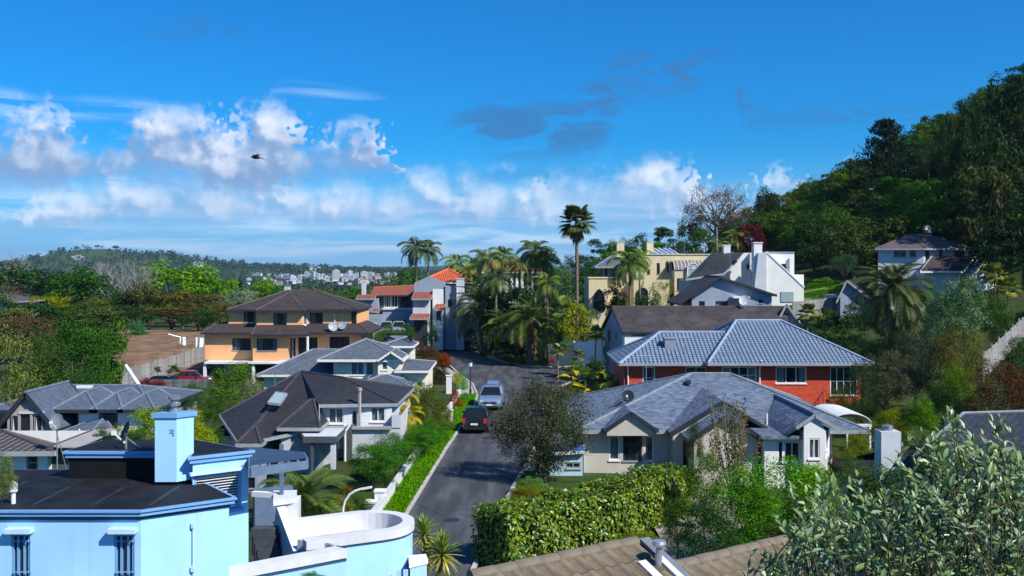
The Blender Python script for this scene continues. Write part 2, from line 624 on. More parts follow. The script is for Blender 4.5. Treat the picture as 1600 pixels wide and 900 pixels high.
# ------------------------------------------------------------------ terrain
CP = np.array([
    (0, -40, 0), (0, 0, 0), (0, 40, 0), (-2, 80, 0), (0, 120, 0), (-8, 142, .2), (-20, 20, 0), (20, 15, 0), (10, 52, -.2), (20, 50, 0), (-40, 0, 0), (50, 0, 2),
    (-10, 58, -1.5), (-22, 48, -1.2), (-35, 60, -2.5), (-60, 80, -3), (-28, 76, -2), (-15, 88, -1.5), (-33, 103, -1), (-20, 110, 0), (-45, 104, -.9), (-45, 122, .6),
    (-46, 150, 1.2), (-62, 160, 1), (-100, 150, -2), (-100, 250, -3), (-40, 250, -3), (-16, 140, 1.6), (-28, 140, 1.2), (-15, 240, 0), (-150, 100, -4), (-80, 30, -1),
    (12, 74, 1), (25, 76, 1.3), (12, 95, 1.8), (25, 95, 2.3), (22, 107, 3.2), (28, 118, 6), (36, 114, 7), (10, 132, 3), (18, 137, 4), (5, 113, .1),
    (38, 85, 3.3), (45, 70, 3.6), (40, 55, 1.6), (30, 42, .8), (52, 86, 6.8), (46, 112, 7.6), (58, 104, 11), (72, 150, 31), (78, 122, 28), (56, 170, 20),
    (42, 190, 13), (20, 220, 8), (0, 260, 3), (95, 170, 42), (120, 120, 42), (120, 60, 22), (80, 60, 13), (62, 40, 5), (100, 205, 38), (62, 245, 17),
    (120, 300, 20), (40, 350, 3), (50, 136, 13), (40, 150, 12), (30, 170, 9), (62, 132, 17), (140, 200, 45), (84, 95, 21), (70, 80, 13), (-60, 380, -8), (160, 60, 25), (160, 0, 12)], dtype=float)
_d = np.linalg.norm(CP[:, None, :2] - CP[None, :, :2], axis=2)
_wt = np.linalg.solve(_d + np.eye(len(CP)) * 0.3, CP[:, 2])
ROADLINES = [[(-4.5, -60), (-4.2, 15), (-2.9, 40), (-2.0, 62), (-0.8, 80), (0, 100), (-4, 120), (-8.5, 142), (-11, 160)], [(0, 105), (10, 110), (16, 113)]]


def seg_dist(x, y):
    best = np.full(np.shape(x), 1e9)
    for pl in ROADLINES:
        for (ax, ay), (bx, by) in zip(pl, pl[1:]):
            L2 = (bx - ax) ** 2 + (by - ay) ** 2
            t = np.clip(((x - ax) * (bx - ax) + (y - ay) * (by - ay)) / L2, 0, 1)
            best = np.minimum(best, np.hypot(x - ax - t * (bx - ax), y - ay - t * (by - ay)))
    return best


def Garr(x, y):
    x = np.asarray(x, float)
    y = np.asarray(y, float)
    z = np.zeros(x.shape)
    for i in range(len(CP)):
        z += _wt[i] * np.hypot(x - CP[i, 0], y - CP[i, 1])
    r = np.hypot(x - 20, y - 120)
    w = np.clip((r - 240) / 300, 0, 1)
    w = w * w * (3 - 2 * w)
    z = np.clip(z, -14, 46) * (1 - w) + -14.0 * w
    m = np.clip((13.0 - seg_dist(x, y)) / 6.5, 0, 1)
    m = m * m * (3 - 2 * m)
    return z * (1 - m) - 0.02 * m


def G(x, y):
    return float(Garr(np.array([x]), np.array([y]))[0])


def grow(a, b, n):
    t = np.linspace(0, 1, n + 1)[1:]
    return a + (b - a) * t ** 2.6


xs = np.concatenate([-grow(150, 6000, 22)[::-1], np.arange(-150, 151, 2.5), grow(150, 6000, 22)])
ys = np.concatenate([[-300, -150], np.arange(-80, 261, 2.5), grow(260, 6500, 26)])
GX, GY = np.meshgrid(xs, ys)
GZ = Garr(GX, GY)


def grid_mesh(name, X, Y, Z, m, smooth=True):
    ny, nx = X.shape
    V = np.stack([X.ravel(), Y.ravel(), Z.ravel()], 1)
    i = np.arange((ny - 1) * nx).reshape(ny - 1, nx)[:, :-1].ravel()
    return arr_mesh(name, V, np.stack([i, i + 1, i + nx + 1, i + nx], 1), m, smooth)


def arr_mesh(name, V, Q, mats, smooth=False):
    """Mesh of quads from arrays."""
    me = bpy.data.meshes.new(name)
    n = len(Q)
    me.vertices.add(len(V))
    me.vertices.foreach_set("co", np.asarray(V, np.float32).ravel())
    me.loops.add(4 * n)
    me.loops.foreach_set("vertex_index", np.asarray(Q, np.int32).ravel())
    me.polygons.add(n)
    me.polygons.foreach_set("loop_start", np.arange(0, 4 * n, 4, dtype=np.int32))
    if smooth:
        me.polygons.foreach_set("use_smooth", np.ones(n, bool))
    for m in (mats if isinstance(mats, (list, tuple)) else [mats]):
        me.materials.append(m)
    me.update(calc_edges=True)
    return me


def ground_mat():
    m = bpy.data.materials.new('ground_cover')
    m.use_nodes = True
    n = NT(m.node_tree)
    b = m.node_tree.nodes['Principled BSDF']
    t = n.n('ShaderNodeTexCoord')
    o = t.outputs['Object']
    a = n.noise(o, 0.07, 5.0, 0.6)
    f = n.noise(o, 1.3, 6.0, 0.7)
    c = n.mix(n.step(f, 0.3, 0.7), (0.020, 0.045, 0.010), (0.055, 0.085, 0.022))
    c = n.mix(n.m('MULTIPLY', n.step(a, 0.5, 0.7), 0.7), c, (0.09, 0.07, 0.045))
    n.put(b.inputs['Base Color'], c)
    b.inputs['Roughness'].default_value = 0.95
    b.inputs['Specular IOR Level'].default_value = 0.1
    bp = n.n('ShaderNodeBump')
    bp.inputs['Strength'].default_value = 0.8
    bp.inputs['Distance'].default_value = 0.15
    n.put(bp.inputs['Height'], f)
    n.put(b.inputs['Normal'], bp.outputs[0])
    return m


tag(link('ground', grid_mesh('ground', GX, GY, GZ, ground_mat())), kind='structure')


def flat(name, pts, z, m, kind='structure', sub=None):
    tri = tessellate_polygon([[Vector((x, y, 0)) for x, y in pts]])
    mb = MB()
    for a, b, c in tri:
        q = [(*pts[a], z), (*pts[b], z), (*pts[c], z)]
        if (Vector(q[1]) - Vector(q[0])).cross(Vector(q[2]) - Vector(q[0])).z < 0:
            q.reverse()
        mb.poly(q, [(p[0], p[1]) for p in q])
    return tag(mb.build(name, m), kind=kind)


def asphalt_mat():
    m = bpy.data.materials.new('asphalt')
    m.use_nodes = True
    n = NT(m.node_tree)
    b = m.node_tree.nodes['Principled BSDF']
    t = n.n('ShaderNodeTexCoord')
    o = t.outputs['Object']
    mp = n.n('ShaderNodeMapping')
    mp.inputs['Scale'].default_value = (1.4, 0.16, 1)
    n.put(mp.inputs[0], o)
    tr = n.noise(mp.outputs[0], 1.0, 4.0, 0.55)
    g = n.noise(o, 9.0, 5.0, 0.7)
    pt = n.noise(o, 0.35, 3.0, 0.5)
    c = n.mix(n.step(tr, 0.35, 0.7), (0.034, 0.037, 0.045), (0.092, 0.096, 0.108))
    c = n.mix(n.m('MULTIPLY', n.step(g, 0.4, 0.7), 0.35), c, (0.03, 0.03, 0.035))
    c = n.mix(n.m('MULTIPLY', n.step(pt, 0.56, 0.62), 0.4), c, (0.035, 0.037, 0.043))
    vo = n.n('ShaderNodeTexVoronoi', feature='DISTANCE_TO_EDGE')
    n.put(vo.inputs['Vector'], o)
    vo.inputs['Scale'].default_value = 0.33
    ck = n.m('MULTIPLY', n.step(vo.outputs['Distance'], 0.022, 0.006), n.step(n.noise(o, 0.2, 2.0), 0.48, 0.6))
    c = n.mix(n.m('MULTIPLY', ck, 0.75), c, (0.016, 0.016, 0.018))
    n.put(b.inputs['Base Color'], c)
    b.inputs['Roughness'].default_value = 0.8
    bp = n.n('ShaderNodeBump')
    bp.inputs['Strength'].default_value = 0.35
    bp.inputs['Distance'].default_value = 0.02
    n.put(bp.inputs['Height'], n.noise(o, 40.0, 2.0, 0.6))
    n.put(b.inputs['Normal'], bp.outputs[0])
    return m


def lawn_mat(name, a, b_):
    m = bpy.data.materials.new(name)
    m.use_nodes = True
    n = NT(m.node_tree)
    b = m.node_tree.nodes['Principled BSDF']
    t = n.n('ShaderNodeTexCoord')
    f = n.noise(t.outputs['Object'], 2.5, 6.0, 0.75)
    n.put(b.inputs['Base Color'], n.mix(n.step(f, 0.3, 0.7), a, b_))
    b.inputs['Roughness'].default_value = 0.9
    b.inputs['Specular IOR Level'].default_value = 0.15
    bp = n.n('ShaderNodeBump')
    bp.inputs['Strength'].default_value = 1.0
    bp.inputs['Distance'].default_value = 0.08
    n.put(bp.inputs['Height'], n.noise(t.outputs['Object'], 14.0, 3.0, 0.7))
    n.put(b.inputs['Normal'], bp.outputs[0])
    return m


M_ASPH = asphalt_mat()
LEFT = [(-5.6, -60), (-5.6, 15), (-5.1, 36), (-4.6, 46), (-3.9, 62), (-2.9, 80), (-2.9, 88), (-3.6, 96), (-5.2, 104), (-7.8, 120), (-10.8, 142), (-13, 160)]
RIGHT_FAR = [(-9, 162), (-6.4, 142), (-3.8, 128), (-1.2, 119), (1.5, 113.5), (5, 112.5), (10, 116), (17, 119)]
RIGHT = [(17, 112), (11, 106.5), (6.5, 101), (3.6, 92), (2.4, 80), (1.3, 62), (-0.3, 48.6), (-1.5, 37), (-2.3, 15), (-2.3, -60)]
flat('road', LEFT + RIGHT_FAR + RIGHT, 0.02, M_ASPH)


def kerb(line, side, w=0.16, h=0.13, name='kerb', m=M_CONC, z0=-0.05):
    mb = MB()
    off = []
    for i, p in enumerate(line):
        a = Vector(line[max(i - 1, 0)])
        b = Vector(line[min(i + 1, len(line) - 1)])
        t = (b - a).normalized()
        off.append(Vector(p) + Vector((-t.y, t.x)) * side * w)
    for i in range(len(line) - 1):
        q = [line[i], line[i + 1], tuple(off[i + 1]), tuple(off[i])]
        if side < 0:
            q = q[::-1]
        mb.prism(q, z0, z0 + 0.05 + h)
    return tag(mb.build(name, m), kind='structure')


kerb(LEFT[1:-1], 1)
kerb(RIGHT_FAR[1:-1], 1)
kerb(RIGHT[:-1], 1)
M_LAWN = lawn_mat('verge_grass', (0.07, 0.19, 0.016), (0.12, 0.27, 0.03))
VERGE_W = [1.0, 1.0, 1.25, 1.5, 1.3, 0.5]
vl = LEFT[2:8]
vo = [(x - 0.16, y) for x, y in vl]
vi = [(x - 0.16 - w_, y) for (x, y), w_ in zip(vl, VERGE_W)]
flat('verge', vo[:5] + vi[:5][::-1], 0.06, M_LAWN)
flat('footpath', [(-3.05, 86), (-3.7, 96), (-5.3, 104), (-7.0, 112), (-8.2, 112), (-6.6, 103), (-5.2, 95), (-4.6, 86)], 0.064, mat('footpath_concrete', (0.36, 0.34, 0.31), 0.85, 0.15, 2.0))
for i_, (x_, y_) in enumerate(((-2.6, 44.5), (-1.6, 66.0), (-2.2, 98.0))):
    d_ = MB().lathe([(.36, .021), (.36, .034), (.30, .036), (0, .036)], 16, x_, y_).build('manhole_cover', mat('cast_iron', (.05, .05, .052), .6, .3, 6.0, .6, 25, metal=.5))
    tag(d_, ('iron manhole cover in the road beside the nearest stretch of verge', 'iron manhole cover in the road near the parked hatchback', 'iron manhole cover in the road at the junction')[i_], 'manhole cover', 'manhole covers in the road')
# real blades of grass on the verge, one mass
rng = np.random.default_rng(5)
nb = 26000
t_ = rng.random(nb) * 4
i_ = np.minimum(t_.astype(int), 3)
fr = (t_ - i_)[:, None]
A_, B_ = np.array(vo), np.array(vi)
pa = A_[i_] * (1 - fr) + A_[i_ + 1] * fr
pb = B_[i_] * (1 - fr) + B_[i_ + 1] * fr
p_ = pa + (pb - pa) * rng.random((nb, 1))
ang = rng.random(nb) * 6.283
hh = 0.06 + 0.10 * rng.random(nb)
dx = np.stack([np.cos(ang), np.sin(ang)], 1)
V = np.zeros((nb, 4, 3))
V[:, 0, :2] = p_ - dx * 0.035
V[:, 1, :2] = p_ + dx * 0.035
V[:, 2, :2] = p_ + dx * 0.02 + rng.normal(0, 0.05, (nb, 2))
V[:, 3, :2] = V[:, 2, :2] - dx * 0.03
V[:, 0:2, 2] = 0.055
V[:, 2:, 2] = 0.06 + hh[:, None]
o = link('grass', arr_mesh('grass', V.reshape(-1, 3), np.arange(4 * nb).reshape(-1, 4), LEAF))
o.color = (0.115, 0.265, 0.028, 1)
tag(o, kind='stuff')


def patch(name, x0, x1, y0, y1, inside, m, lift=0.12, step=1.0):
    """A sheet that follows the ground inside an outline."""
    X, Y = np.meshgrid(np.arange(x0, x1 + step, step), np.arange(y0, y1 + step, step))
    Z = Garr(X, Y) + lift
    ny, nx = X.shape
    V = np.stack([X.ravel(), Y.ravel(), Z.ravel()], 1)
    i = np.arange((ny - 1) * nx).reshape(ny - 1, nx)[:, :-1].ravel()
    Q = np.stack([i, i + 1, i + nx + 1, i + nx], 1)
    keep = inside(V[Q].mean(1)[:, 0], V[Q].mean(1)[:, 1])
    return tag(link(name, arr_mesh(name, V, Q[keep], m, True)), kind='structure')


M_EARTH = mat('dry_grass_earth', (0.20, 0.125, 0.075), 0.95, 0.35, 0.5, 0.8, 3.0, spec=0.1)
patch('bare_slope', -60, -26, 100, 162, lambda x, y: (x / y * F > -620) & (x / y * F < -478 + (y - 105) * 0.35) & (y > 104), M_EARTH, 0.18)
patch('paved_yard', -30, -16, 40, 74, lambda x, y: (y > 44) & (x > -20), mat('yard_paving', (0.16, 0.15, 0.14), 0.9, 0.3, 1.0), 0.1)
patch('garden_path', 4, 12, 34, 52, lambda x, y: (np.abs(x - 7 - (y - 40) * 0.2) < 1.8), mat('pale_paving', (0.34, 0.30, 0.25), 0.9, 0.2, 1.0), 0.1)
patch('hill_lawn', 32, 44, 110, 126, lambda x, y: (x / y > 0.28) & (x / y < 0.325), lawn_mat('hill_lawn_grass', (0.07, 0.19, 0.012), (0.12, 0.28, 0.02)), 0.2)


# ------------------------------------------------------------------ foliage building blocks
def kites(P, Nr, size, asp, rng, fold=0.12, t=None):
    """Leaf-shaped quads at P facing about Nr."""
    n = len(P)
    Nr = Nr / (np.linalg.norm(Nr, axis=1, keepdims=True) + 1e-9)
    if t is None:
        t = rng.normal(size=(n, 3))
    t = t - (t * Nr).sum(1, keepdims=True) * Nr
    t /= np.linalg.norm(t, axis=1, keepdims=True) + 1e-9
    b = np.cross(Nr, t)
    s = np.asarray(size).reshape(-1, 1)
    V = np.zeros((n, 4, 3))
    V[:, 0] = P - t * s * 0.5
    V[:, 1] = P + b * s * asp * 0.5 + Nr * s * fold - t * s * 0.05
    V[:, 2] = P + t * s * 0.5
    V[:, 3] = P - b * s * asp * 0.5 + Nr * s * fold - t * s * 0.05
    return V


def unit(rng, n):
    v = rng.normal(size=(n, 3))
    return v / np.linalg.norm(v, axis=1, keepdims=True)


def crown_mesh(name, seed, shape='round', nc=46, per=85, leaf=0.085, asp=0.6, m=None, open_=0.0):
    rng = np.random.default_rng(seed)
    C, RC = [], []
    while len(C) < nc:
        d = unit(rng, 1)[0]
        r = rng.uniform(0.35, 0.86) ** 0.7
        rc = rng.uniform(0.17, 0.34)
        if shape == 'round':
            c = d * r * np.array([1, 1, 0.95])
            if c[2] < -0.9:
                continue
        elif shape == 'spread':
            c = d * r * np.array([1, 1, 0.8])
            if c[2] < -0.35:
                continue
            rc *= 0.85
        elif shape == 'bush':
            c = d * r
            c[2] = abs(c[2]) * 1.7 - 0.9
        elif shape == 'cone':
            z = rng.uniform(-0.95, 0.85)
            w = (0.9 - z) / 1.9
            a = rng.uniform(0, 6.283)
            q = w * rng.uniform(0.4, 0.85)
            c = np.array([q * math.cos(a), q * math.sin(a), z])
            rc *= 0.45 + 0.5 * w
        elif shape == 'column':
            z = rng.uniform(-0.85, 0.85)
            a = rng.uniform(0, 6.283)
            q = 0.6 * math.sqrt(max(0, 1 - z * z * 0.8)) * rng.uniform(0.3, 1)
            c = np.array([q * math.cos(a), q * math.sin(a), z])
        else:                                   # 'tier': flat layered sprays
            z = rng.choice([-0.6, -0.3, 0, 0.3, 0.55, 0.75]) + rng.normal(0, 0.04)
            a = rng.uniform(0, 6.283)
            q = math.sqrt(max(0.05, 1 - z * z)) * rng.uniform(0.3, 0.85)
            c = np.array([q * math.cos(a), q * math.sin(a), z])
        C.append(c)
        RC.append(rc)
    C, RC = np.array(C), np.array(RC)
    k = rng.integers(0, nc, nc * per)
    d = unit(rng, nc * per)
    d[:, 2] = np.where((d[:, 2] < -0.2) & (rng.random(len(d)) < 0.55), -d[:, 2], d[:, 2])
    rad = RC[k] * rng.uniform(0.55 - open_, 1.12, len(k))
    flat_ = np.array([1, 1, 0.45 if shape == 'tier' else 0.8])
    P = C[k] + d * rad[:, None] * flat_
    Nr = d + np.array([0, 0, 0.45]) + rng.normal(0, 0.45, P.shape)
    V = kites(P, Nr, leaf * rng.uniform(0.6, 1.35, len(k)), asp, rng)
    return arr_mesh(name, V.reshape(-1, 3), np.arange(4 * len(k)).reshape(-1, 4), m or LEAF)


def trunk_mesh(name, seed, r=0.045, m=None, lean=0.05):
    """Unit trunk: up to z=1 (the crown's middle), limbs spreading into a crown of radius 1 (horizontal units are crown radii)."""
    rnd = random.Random(seed)
    mb = MB()
    top = Vector((rnd.uniform(-lean, lean) * 2, rnd.uniform(-lean, lean) * 2, 0.78))
    mb.path([(0, 0, -0.08), (0.01, 0, 0.25), top * 0.7, top], [r * 1.5, r * 1.1, r * 0.9, r * 0.75], 7)
    for i in range(7):
        a = i * 0.9 + rnd.uniform(-0.3, 0.3)
        s = top * rnd.uniform(0.62, 1.0)
        e = Vector((math.cos(a) * rnd.uniform(0.35, 0.65), math.sin(a) * rnd.uniform(0.35, 0.65), rnd.uniform(0.95, 1.25)))
        md = (s + e) / 2 + Vector((0, 0, -0.06))
        mb.path([s, md, e], [r * 0.5, r * 0.33, r * 0.12], 5)
    return mb.mesh(name, m or M_BARK, True)


CROWN = {}
for sh, cnt in (('round', 4), ('spread', 3), ('bush', 3), ('cone', 2), ('column', 2), ('tier', 3)):
    CROWN[sh] = [crown_mesh(sh + '_crown', 100 + i * 7 + len(sh), sh) for i in range(cnt)]
CROWN['fine'] = [crown_mesh('fine_crown', 300 + i, 'round', 70, 160, 0.048, 0.55) for i in range(2)]
CROWN['finebush'] = [crown_mesh('fine_bush_crown', 310 + i, 'bush', 70, 150, 0.05, 0.55) for i in range(2)]
CROWN['airy'] = [crown_mesh('airy_crown', 330 + i, 'spread', 60, 60, 0.055, 0.5, None, 0.3) for i in range(2)]
TRUNK = [trunk_mesh('tree_trunk', 40 + i) for i in range(4)]
PTRUNK = [trunk_mesh('pale_tree_trunk', 60 + i, 0.035, M_PBARK) for i in range(2)]
RND = random.Random(11)


def tree_at(x, y, ztop, w, kind='round', col=(0.05, 0.12, 0.02), label=None, group=None, name='broadleaf_tree', cf=0.72, cat='tree', trunk=None, z0=None, depth=None):
    g = (G(x, y) if z0 is None else z0) - 0.1
    h = max(ztop - g, 1.0)
    hc = h * cf
    root = empty(name, (x, y, g), RND.uniform(0, 6.28), label, cat, group)
    zc = h - hc / 2 / 1.02
    tm = trunk or TRUNK
    link('trunk', RND.choice(tm), root, sc=(w / 2, w / 2, zc))
    c = link('crown', RND.choice(CROWN[kind]), root, (0, 0, zc), (0, 0, RND.uniform(0, 6.28)), (w / 2, (depth or w) / 2, hc / 2))
    c.color = (*col, 1)
    return root


def tree(px, ytop, wpx, d, kind='round', col=(0.05, 0.12, 0.02), label=None, group=None, **kw):
    return tree_at(wx(px, d), d, wz(ytop, d), wpx / F * d, kind, col, label, group, **kw)


def bush_at(x, y, z0, w, h, col, label, kind='bush', group=None, name='shrub', depth=None, cat='shrub'):
    o = link(name, RND.choice(CROWN[kind]), None, (x, y, z0 + h * 0.47), (0, 0, RND.uniform(0, 6.28)), (w / 2, (depth or w) / 2, h / 2))
    o.color = (*col, 1)
    return tag(o, label, cat, group)


def bush(px, ytop, ybot, wpx, d, col, label, kind='bush', group=None, name='shrub', **kw):
    zt, zb = wz(ytop, d), wz(ybot, d)
    return bush_at(wx(px, d), d, zb, wpx / F * d, zt - zb, col, label, kind, group, name, **kw)


def bare_mesh(name, seed, levels=5, spread=0.55, m=None, first=6):
    """Leafless tree of unit height."""
    rnd = random.Random(seed)
    mb = MB()

    def grow_(p, d, L, r, lev):
        q = p + d * L * 0.5 + Vector((rnd.gauss(0, .04), rnd.gauss(0, .04), 0)) * L
        e = p + d * L
        mb.path([p, q, e], [r, r * 0.8, r * 0.62], 4 if lev > 1 else 6, False)
        if lev >= levels:
            return
        for k in range(rnd.choice((2, 3, 3)) if lev else first):
            a = Vector((rnd.gauss(0, 1), rnd.gauss(0, 1), rnd.gauss(0.25, .6)))
            nd = (d + a * spread).normalized()
            grow_(e if lev or k > 2 else p + d * L * rnd.uniform(0.6, 1), nd, L * rnd.uniform(0.62, 0.85), r * 0.55, lev + 1)
    grow_(Vector((0, 0, 0)), Vector((0, 0, 1)), 0.26, 0.022, 0)
    zs = max(v[2] for v in mb.v)
    mb.v = [(a / zs, b / zs, c / zs) for a, b, c in mb.v]
    return mb.mesh(name, m or M_PBARK, False)


# --- fronds: curved in their own vertical plane along +X, unit length
def pinnate(name, e0, e1, nl=30, ll=0.24, lw=0.028, vee=0.5, droop=0.3, m=None):
    V = []
    k = 12
    pts, dirs = [Vector((0, 0, 0))], []
    for i in range(k):
        e = R(e0 + (e1 - e0) * (i / (k - 1)) ** 1.15)
        d = Vector((math.cos(e), 0, math.sin(e)))
        dirs.append(d)
        pts.append(pts[-1] + d / k)

    def at(t):
        f = min(t * k, k - 1e-4)
        i = int(f)
        return pts[i].lerp(pts[i + 1], f - i), dirs[i]
    for i in range(k):
        w = 0.014 * (1 - 0.75 * i / k)
        p, q = pts[i], pts[i + 1]
        V.append([p + Vector((0, -w, 0)), p + Vector((0, w, 0)), q + Vector((0, w * .9, 0)), q + Vector((0, -w * .9, 0))])
    for i in range(nl):
        t = 0.14 + 0.86 * i / (nl - 1)
        p, d = at(t)
        up = Vector((0, 1, 0)).cross(d) * -1
        L = ll * (0.45 + 0.75 * math.sin(math.pi * min(1, 0.15 + 0.85 * t)) ** 0.8)
        for s in (-1, 1):
            v = (d * 0.75 + Vector((0, s * 1.0, 0)) + up * vee).normalized()
            tip = p + v * L + Vector((0, 0, -droop * L))
            md = p + v * L * 0.5
            wv = d * lw / 2
            V.append([p - wv * 0.6, md - wv, tip, md + wv])
    V = np.array([[tuple(c) for c in q] for q in V])
    return arr_mesh(name, V.reshape(-1, 3), np.arange(4 * len(V)).reshape(-1, 4), m or FROND)


def fan(name, e, droop, m=None, n=22):
    """Fan leaf: a stalk and a round pleated blade with hanging tips."""
    er = R(e)
    d = Vector((math.cos(er), 0, math.sin(er)))
    c = d * 0.52
    up = Vector((-math.sin(er), 0, math.cos(er)))
    V = [[Vector((0, -.012, 0)), Vector((0, .012, 0)), c + Vector((0, .01, 0)), c + Vector((0, -.01, 0))]]
    for i in range(n):
        a = R(-125 + 250 * i / (n - 1))
        v = d * math.cos(a) + Vector((0, math.sin(a), 0))
        L = 0.5 * (0.75 + 0.25 * math.cos(a))
        md = c + v * L * 0.6 + up * (0.02 if i % 2 else -0.02)
        tip = c + v * L + Vector((0, 0, -droop * L * 0.5))
        sd = v.cross(up) * 0.06
        V.append([c, md - sd, tip, md + sd])
    V = np.array([[tuple(q) for q in f] for f in V])
    return arr_mesh(name, V.reshape(-1, 3), np.arange(4 * len(V)).reshape(-1, 4), m or FROND)


EL_ = [82, 62, 42, 22, 2, -20, -42]
FR_PHX = [pinnate('date_frond', e, e - 66, 44, 0.25, 0.021, 0.5, 0.2) for e in EL_]
FR_QUEEN = [pinnate('feather_frond', e, e - 88, 36, 0.33, 0.034, 0.2, 0.5) for e in EL_]
FR_FAN = [fan('fan_leaf', e, 0.4 if e > 0 else 0.7) for e in EL_ + [-62, -78]]


def palm_at(x, y, zc, r, style, n, col, label, group=None, tr=0.18, z0=None, name='palm_tree', lo=-30, hi=88, skirt=0):
    """Palm whose crown springs from height zc with fronds of length r."""
    g = (G(x, y) if z0 is None else z0) - 0.1
    root = empty(name, (x, y, g), RND.uniform(0, 6.28), label, 'palm tree', group)
    h = zc - g
    mb = MB()
    k = max(4, int(h / 0.35))
    bx, by = RND.uniform(-.15, .15), RND.uniform(-.15, .15)
    pts, rad = [], []
    for i in range(k + 1):
        t = i / k
        pts.append((bx * t * t, by * t * t, h * t))
        rad.append(tr * (1.25 - 0.4 * min(1, t * 3)) * (1.06 if i % 2 else 0.96))
    mb.path(pts, rad, 9)
    mb.build('trunk', M_PALMTRUNK, root, True)
    top = Vector(pts[-1])
    if style == 'phx':
        b = MB()
        b.lathe([(tr * 1.0, h - tr * 4), (tr * 1.7, h - tr * 2), (tr * 1.6, h - tr * 0.5), (tr * .7, h + tr * 0.6), (0, h + tr)], 10, top.x, top.y)
        b.build('crown_boss', M_PALMTRUNK, root, True)
    if style == 'queen':
        b = MB()
        b.path([top - Vector((0, 0, tr)), top + Vector((0, 0, r * .12)), top + Vector((0, 0, r * .26))], [tr * 1.1, tr * 0.8, tr * .25], 8)
        o = b.build('crownshaft', LEAF, root, True)
        o.color = (0.14, 0.2, 0.05, 1)
        top = top + Vector((0, 0, r * .14))
    fr = {'phx': FR_PHX, 'queen': FR_QUEEN, 'fan': FR_FAN}[style]
    for i in range(n):
        t = (i + 0.5) / n
        e = hi + (lo - hi) * t ** 0.85 + RND.uniform(-7, 7)
        j = min(range(7), key=lambda q: abs(EL_[q] - e))
        s = r * RND.uniform(0.86, 1.08) * (0.8 if e > 70 else 1.0)
        f = link('frond', fr[j], root, top + Vector((0, 0, -t * tr)), (R(RND.uniform(-8, 8)), R(EL_[j] - e), i * 2.39996 + RND.uniform(-.15, .15)), (s, s, s))
        v = RND.uniform(0.8, 1.2)
        cc = [c * v * 1.25 for c in col]
        if e < lo + 14 and style != 'queen':
            cc = [cc[0] * 1.5, cc[1] * 1.05, cc[2] * 1.0]
        f.color = (*cc, 1)
    for i in range(skirt):
        e = RND.choice((7, 8))
        f = link('dead_frond', FR_FAN[e], root, top + Vector((0, 0, -RND.uniform(0.1, 0.9))), (0, 0, i * 2.4), [r * RND.uniform(.6, .85)] * 3)
        f.color = (0.22, 0.17, 0.09, 1)
    return root


def palm(px, py, rpx, d, style, n, col, label, group=None, **kw):
    return palm_at(wx(px, d), d, wz(py, d), rpx / F * d, style, n, col, label, group, **kw)

# ------------------------------------------------------------------ house kit
def win(u0, u1, z0, z1, nx=2, nz=1, f=None, c=0, sill=True, door=False, depth=0.14, label=None, arch=False):
    return dict(u0=min(u0, u1), u1=max(u0, u1), z0=min(z0, z1), z1=max(z0, z1), nx=nx, nz=nz, f=f or M_DARKF, c=c, sill=sill, door=door, depth=depth, label=label)


def build_window(root, T, w):
    """Frame (part) with pane, curtain and sill (sub-parts); T maps (along, height, outward) into the thing."""
    u0, u1, z0, z1, dp = w['u0'], w['u1'], w['z0'], w['z1'], w['depth']

    def ob(mb, a0, a1, b0, b1, o0, o1):
        o = T(a0, b0, o0)
        mb.obox(o, T(a1, b0, o0) - o, T(a0, b0, o1) - o, T(a0, b1, o0) - o)
    fw = min(0.07, (u1 - u0) * 0.12)
    mb = MB()
    o0, o1 = -0.02, -dp * 0.75
    ob(mb, u0, u0 + fw, z0, z1, o0, o1)
    ob(mb, u1 - fw, u1, z0, z1, o0, o1)
    ob(mb, u0 + fw, u1 - fw, z0, z0 + fw, o0, o1)
    ob(mb, u0 + fw, u1 - fw, z1 - fw, z1, o0, o1)
    for i in range(1, w['nx']):
        x = u0 + (u1 - u0) * i / w['nx']
        ob(mb, x - fw * .4, x + fw * .4, z0 + fw, z1 - fw, o0 - .01, o1)
    for i in range(1, w['nz']):
        z = z0 + (z1 - z0) * i / w['nz']
        ob(mb, u0 + fw, u1 - fw, z - fw * .35, z + fw * .35, o0 - .015, o1 + .005)
    fr = mb.build('door' if w['door'] else 'window', w['f'], root)
    if w['label']:
        fr['label'] = w['label']
    mb = MB()
    q = -dp * 0.6
    mb.poly([T(u0 + fw, z0 + fw, q), T(u1 - fw, z0 + fw, q), T(u1 - fw, z1 - fw, q), T(u0 + fw, z1 - fw, q)])
    mb.build('pane', GLASS, fr)
    if w['c']:
        mb = MB()
        spans = [(u0, u1)] if w['c'] == 1 else [(u0, u0 + (u1 - u0) * .28), (u1 - (u1 - u0) * .22, u1)] if w['c'] == 2 else [(u0, u0 + (u1 - u0) * .4)]
        for a, b in spans:
            k = max(4, int((b - a) / 0.09))
            for i in range(k):
                a0, a1 = a + (b - a) * i / k, a + (b - a) * (i + 1) / k
                mb.poly([T(a0, z0, -dp - .03 * (i % 2) - .02), T(a1, z0, -dp - .03 * ((i + 1) % 2) - .02), T(a1, z1, -dp - .03 * ((i + 1) % 2) - .02), T(a0, z1, -dp - .03 * (i % 2) - .02)])
        mb.build('curtain', M_CURT, fr)
    if w['sill'] and not w['door']:
        mb = MB()
        ob(mb, u0 - .05, u1 + .05, z0 - .07, z0 - .003, .06, -.02)
        mb.build('sill', w['f'] if w['f'] is not M_DARKF else M_GREYF, fr)
    if w['door']:
        mb = MB()
        ob(mb, u1 - fw - .1, u1 - fw - .06, z0 + 0.95, z0 + 1.1, .04, -.03)
        mb.build('handle', M_STEEL, fr)
    return fr


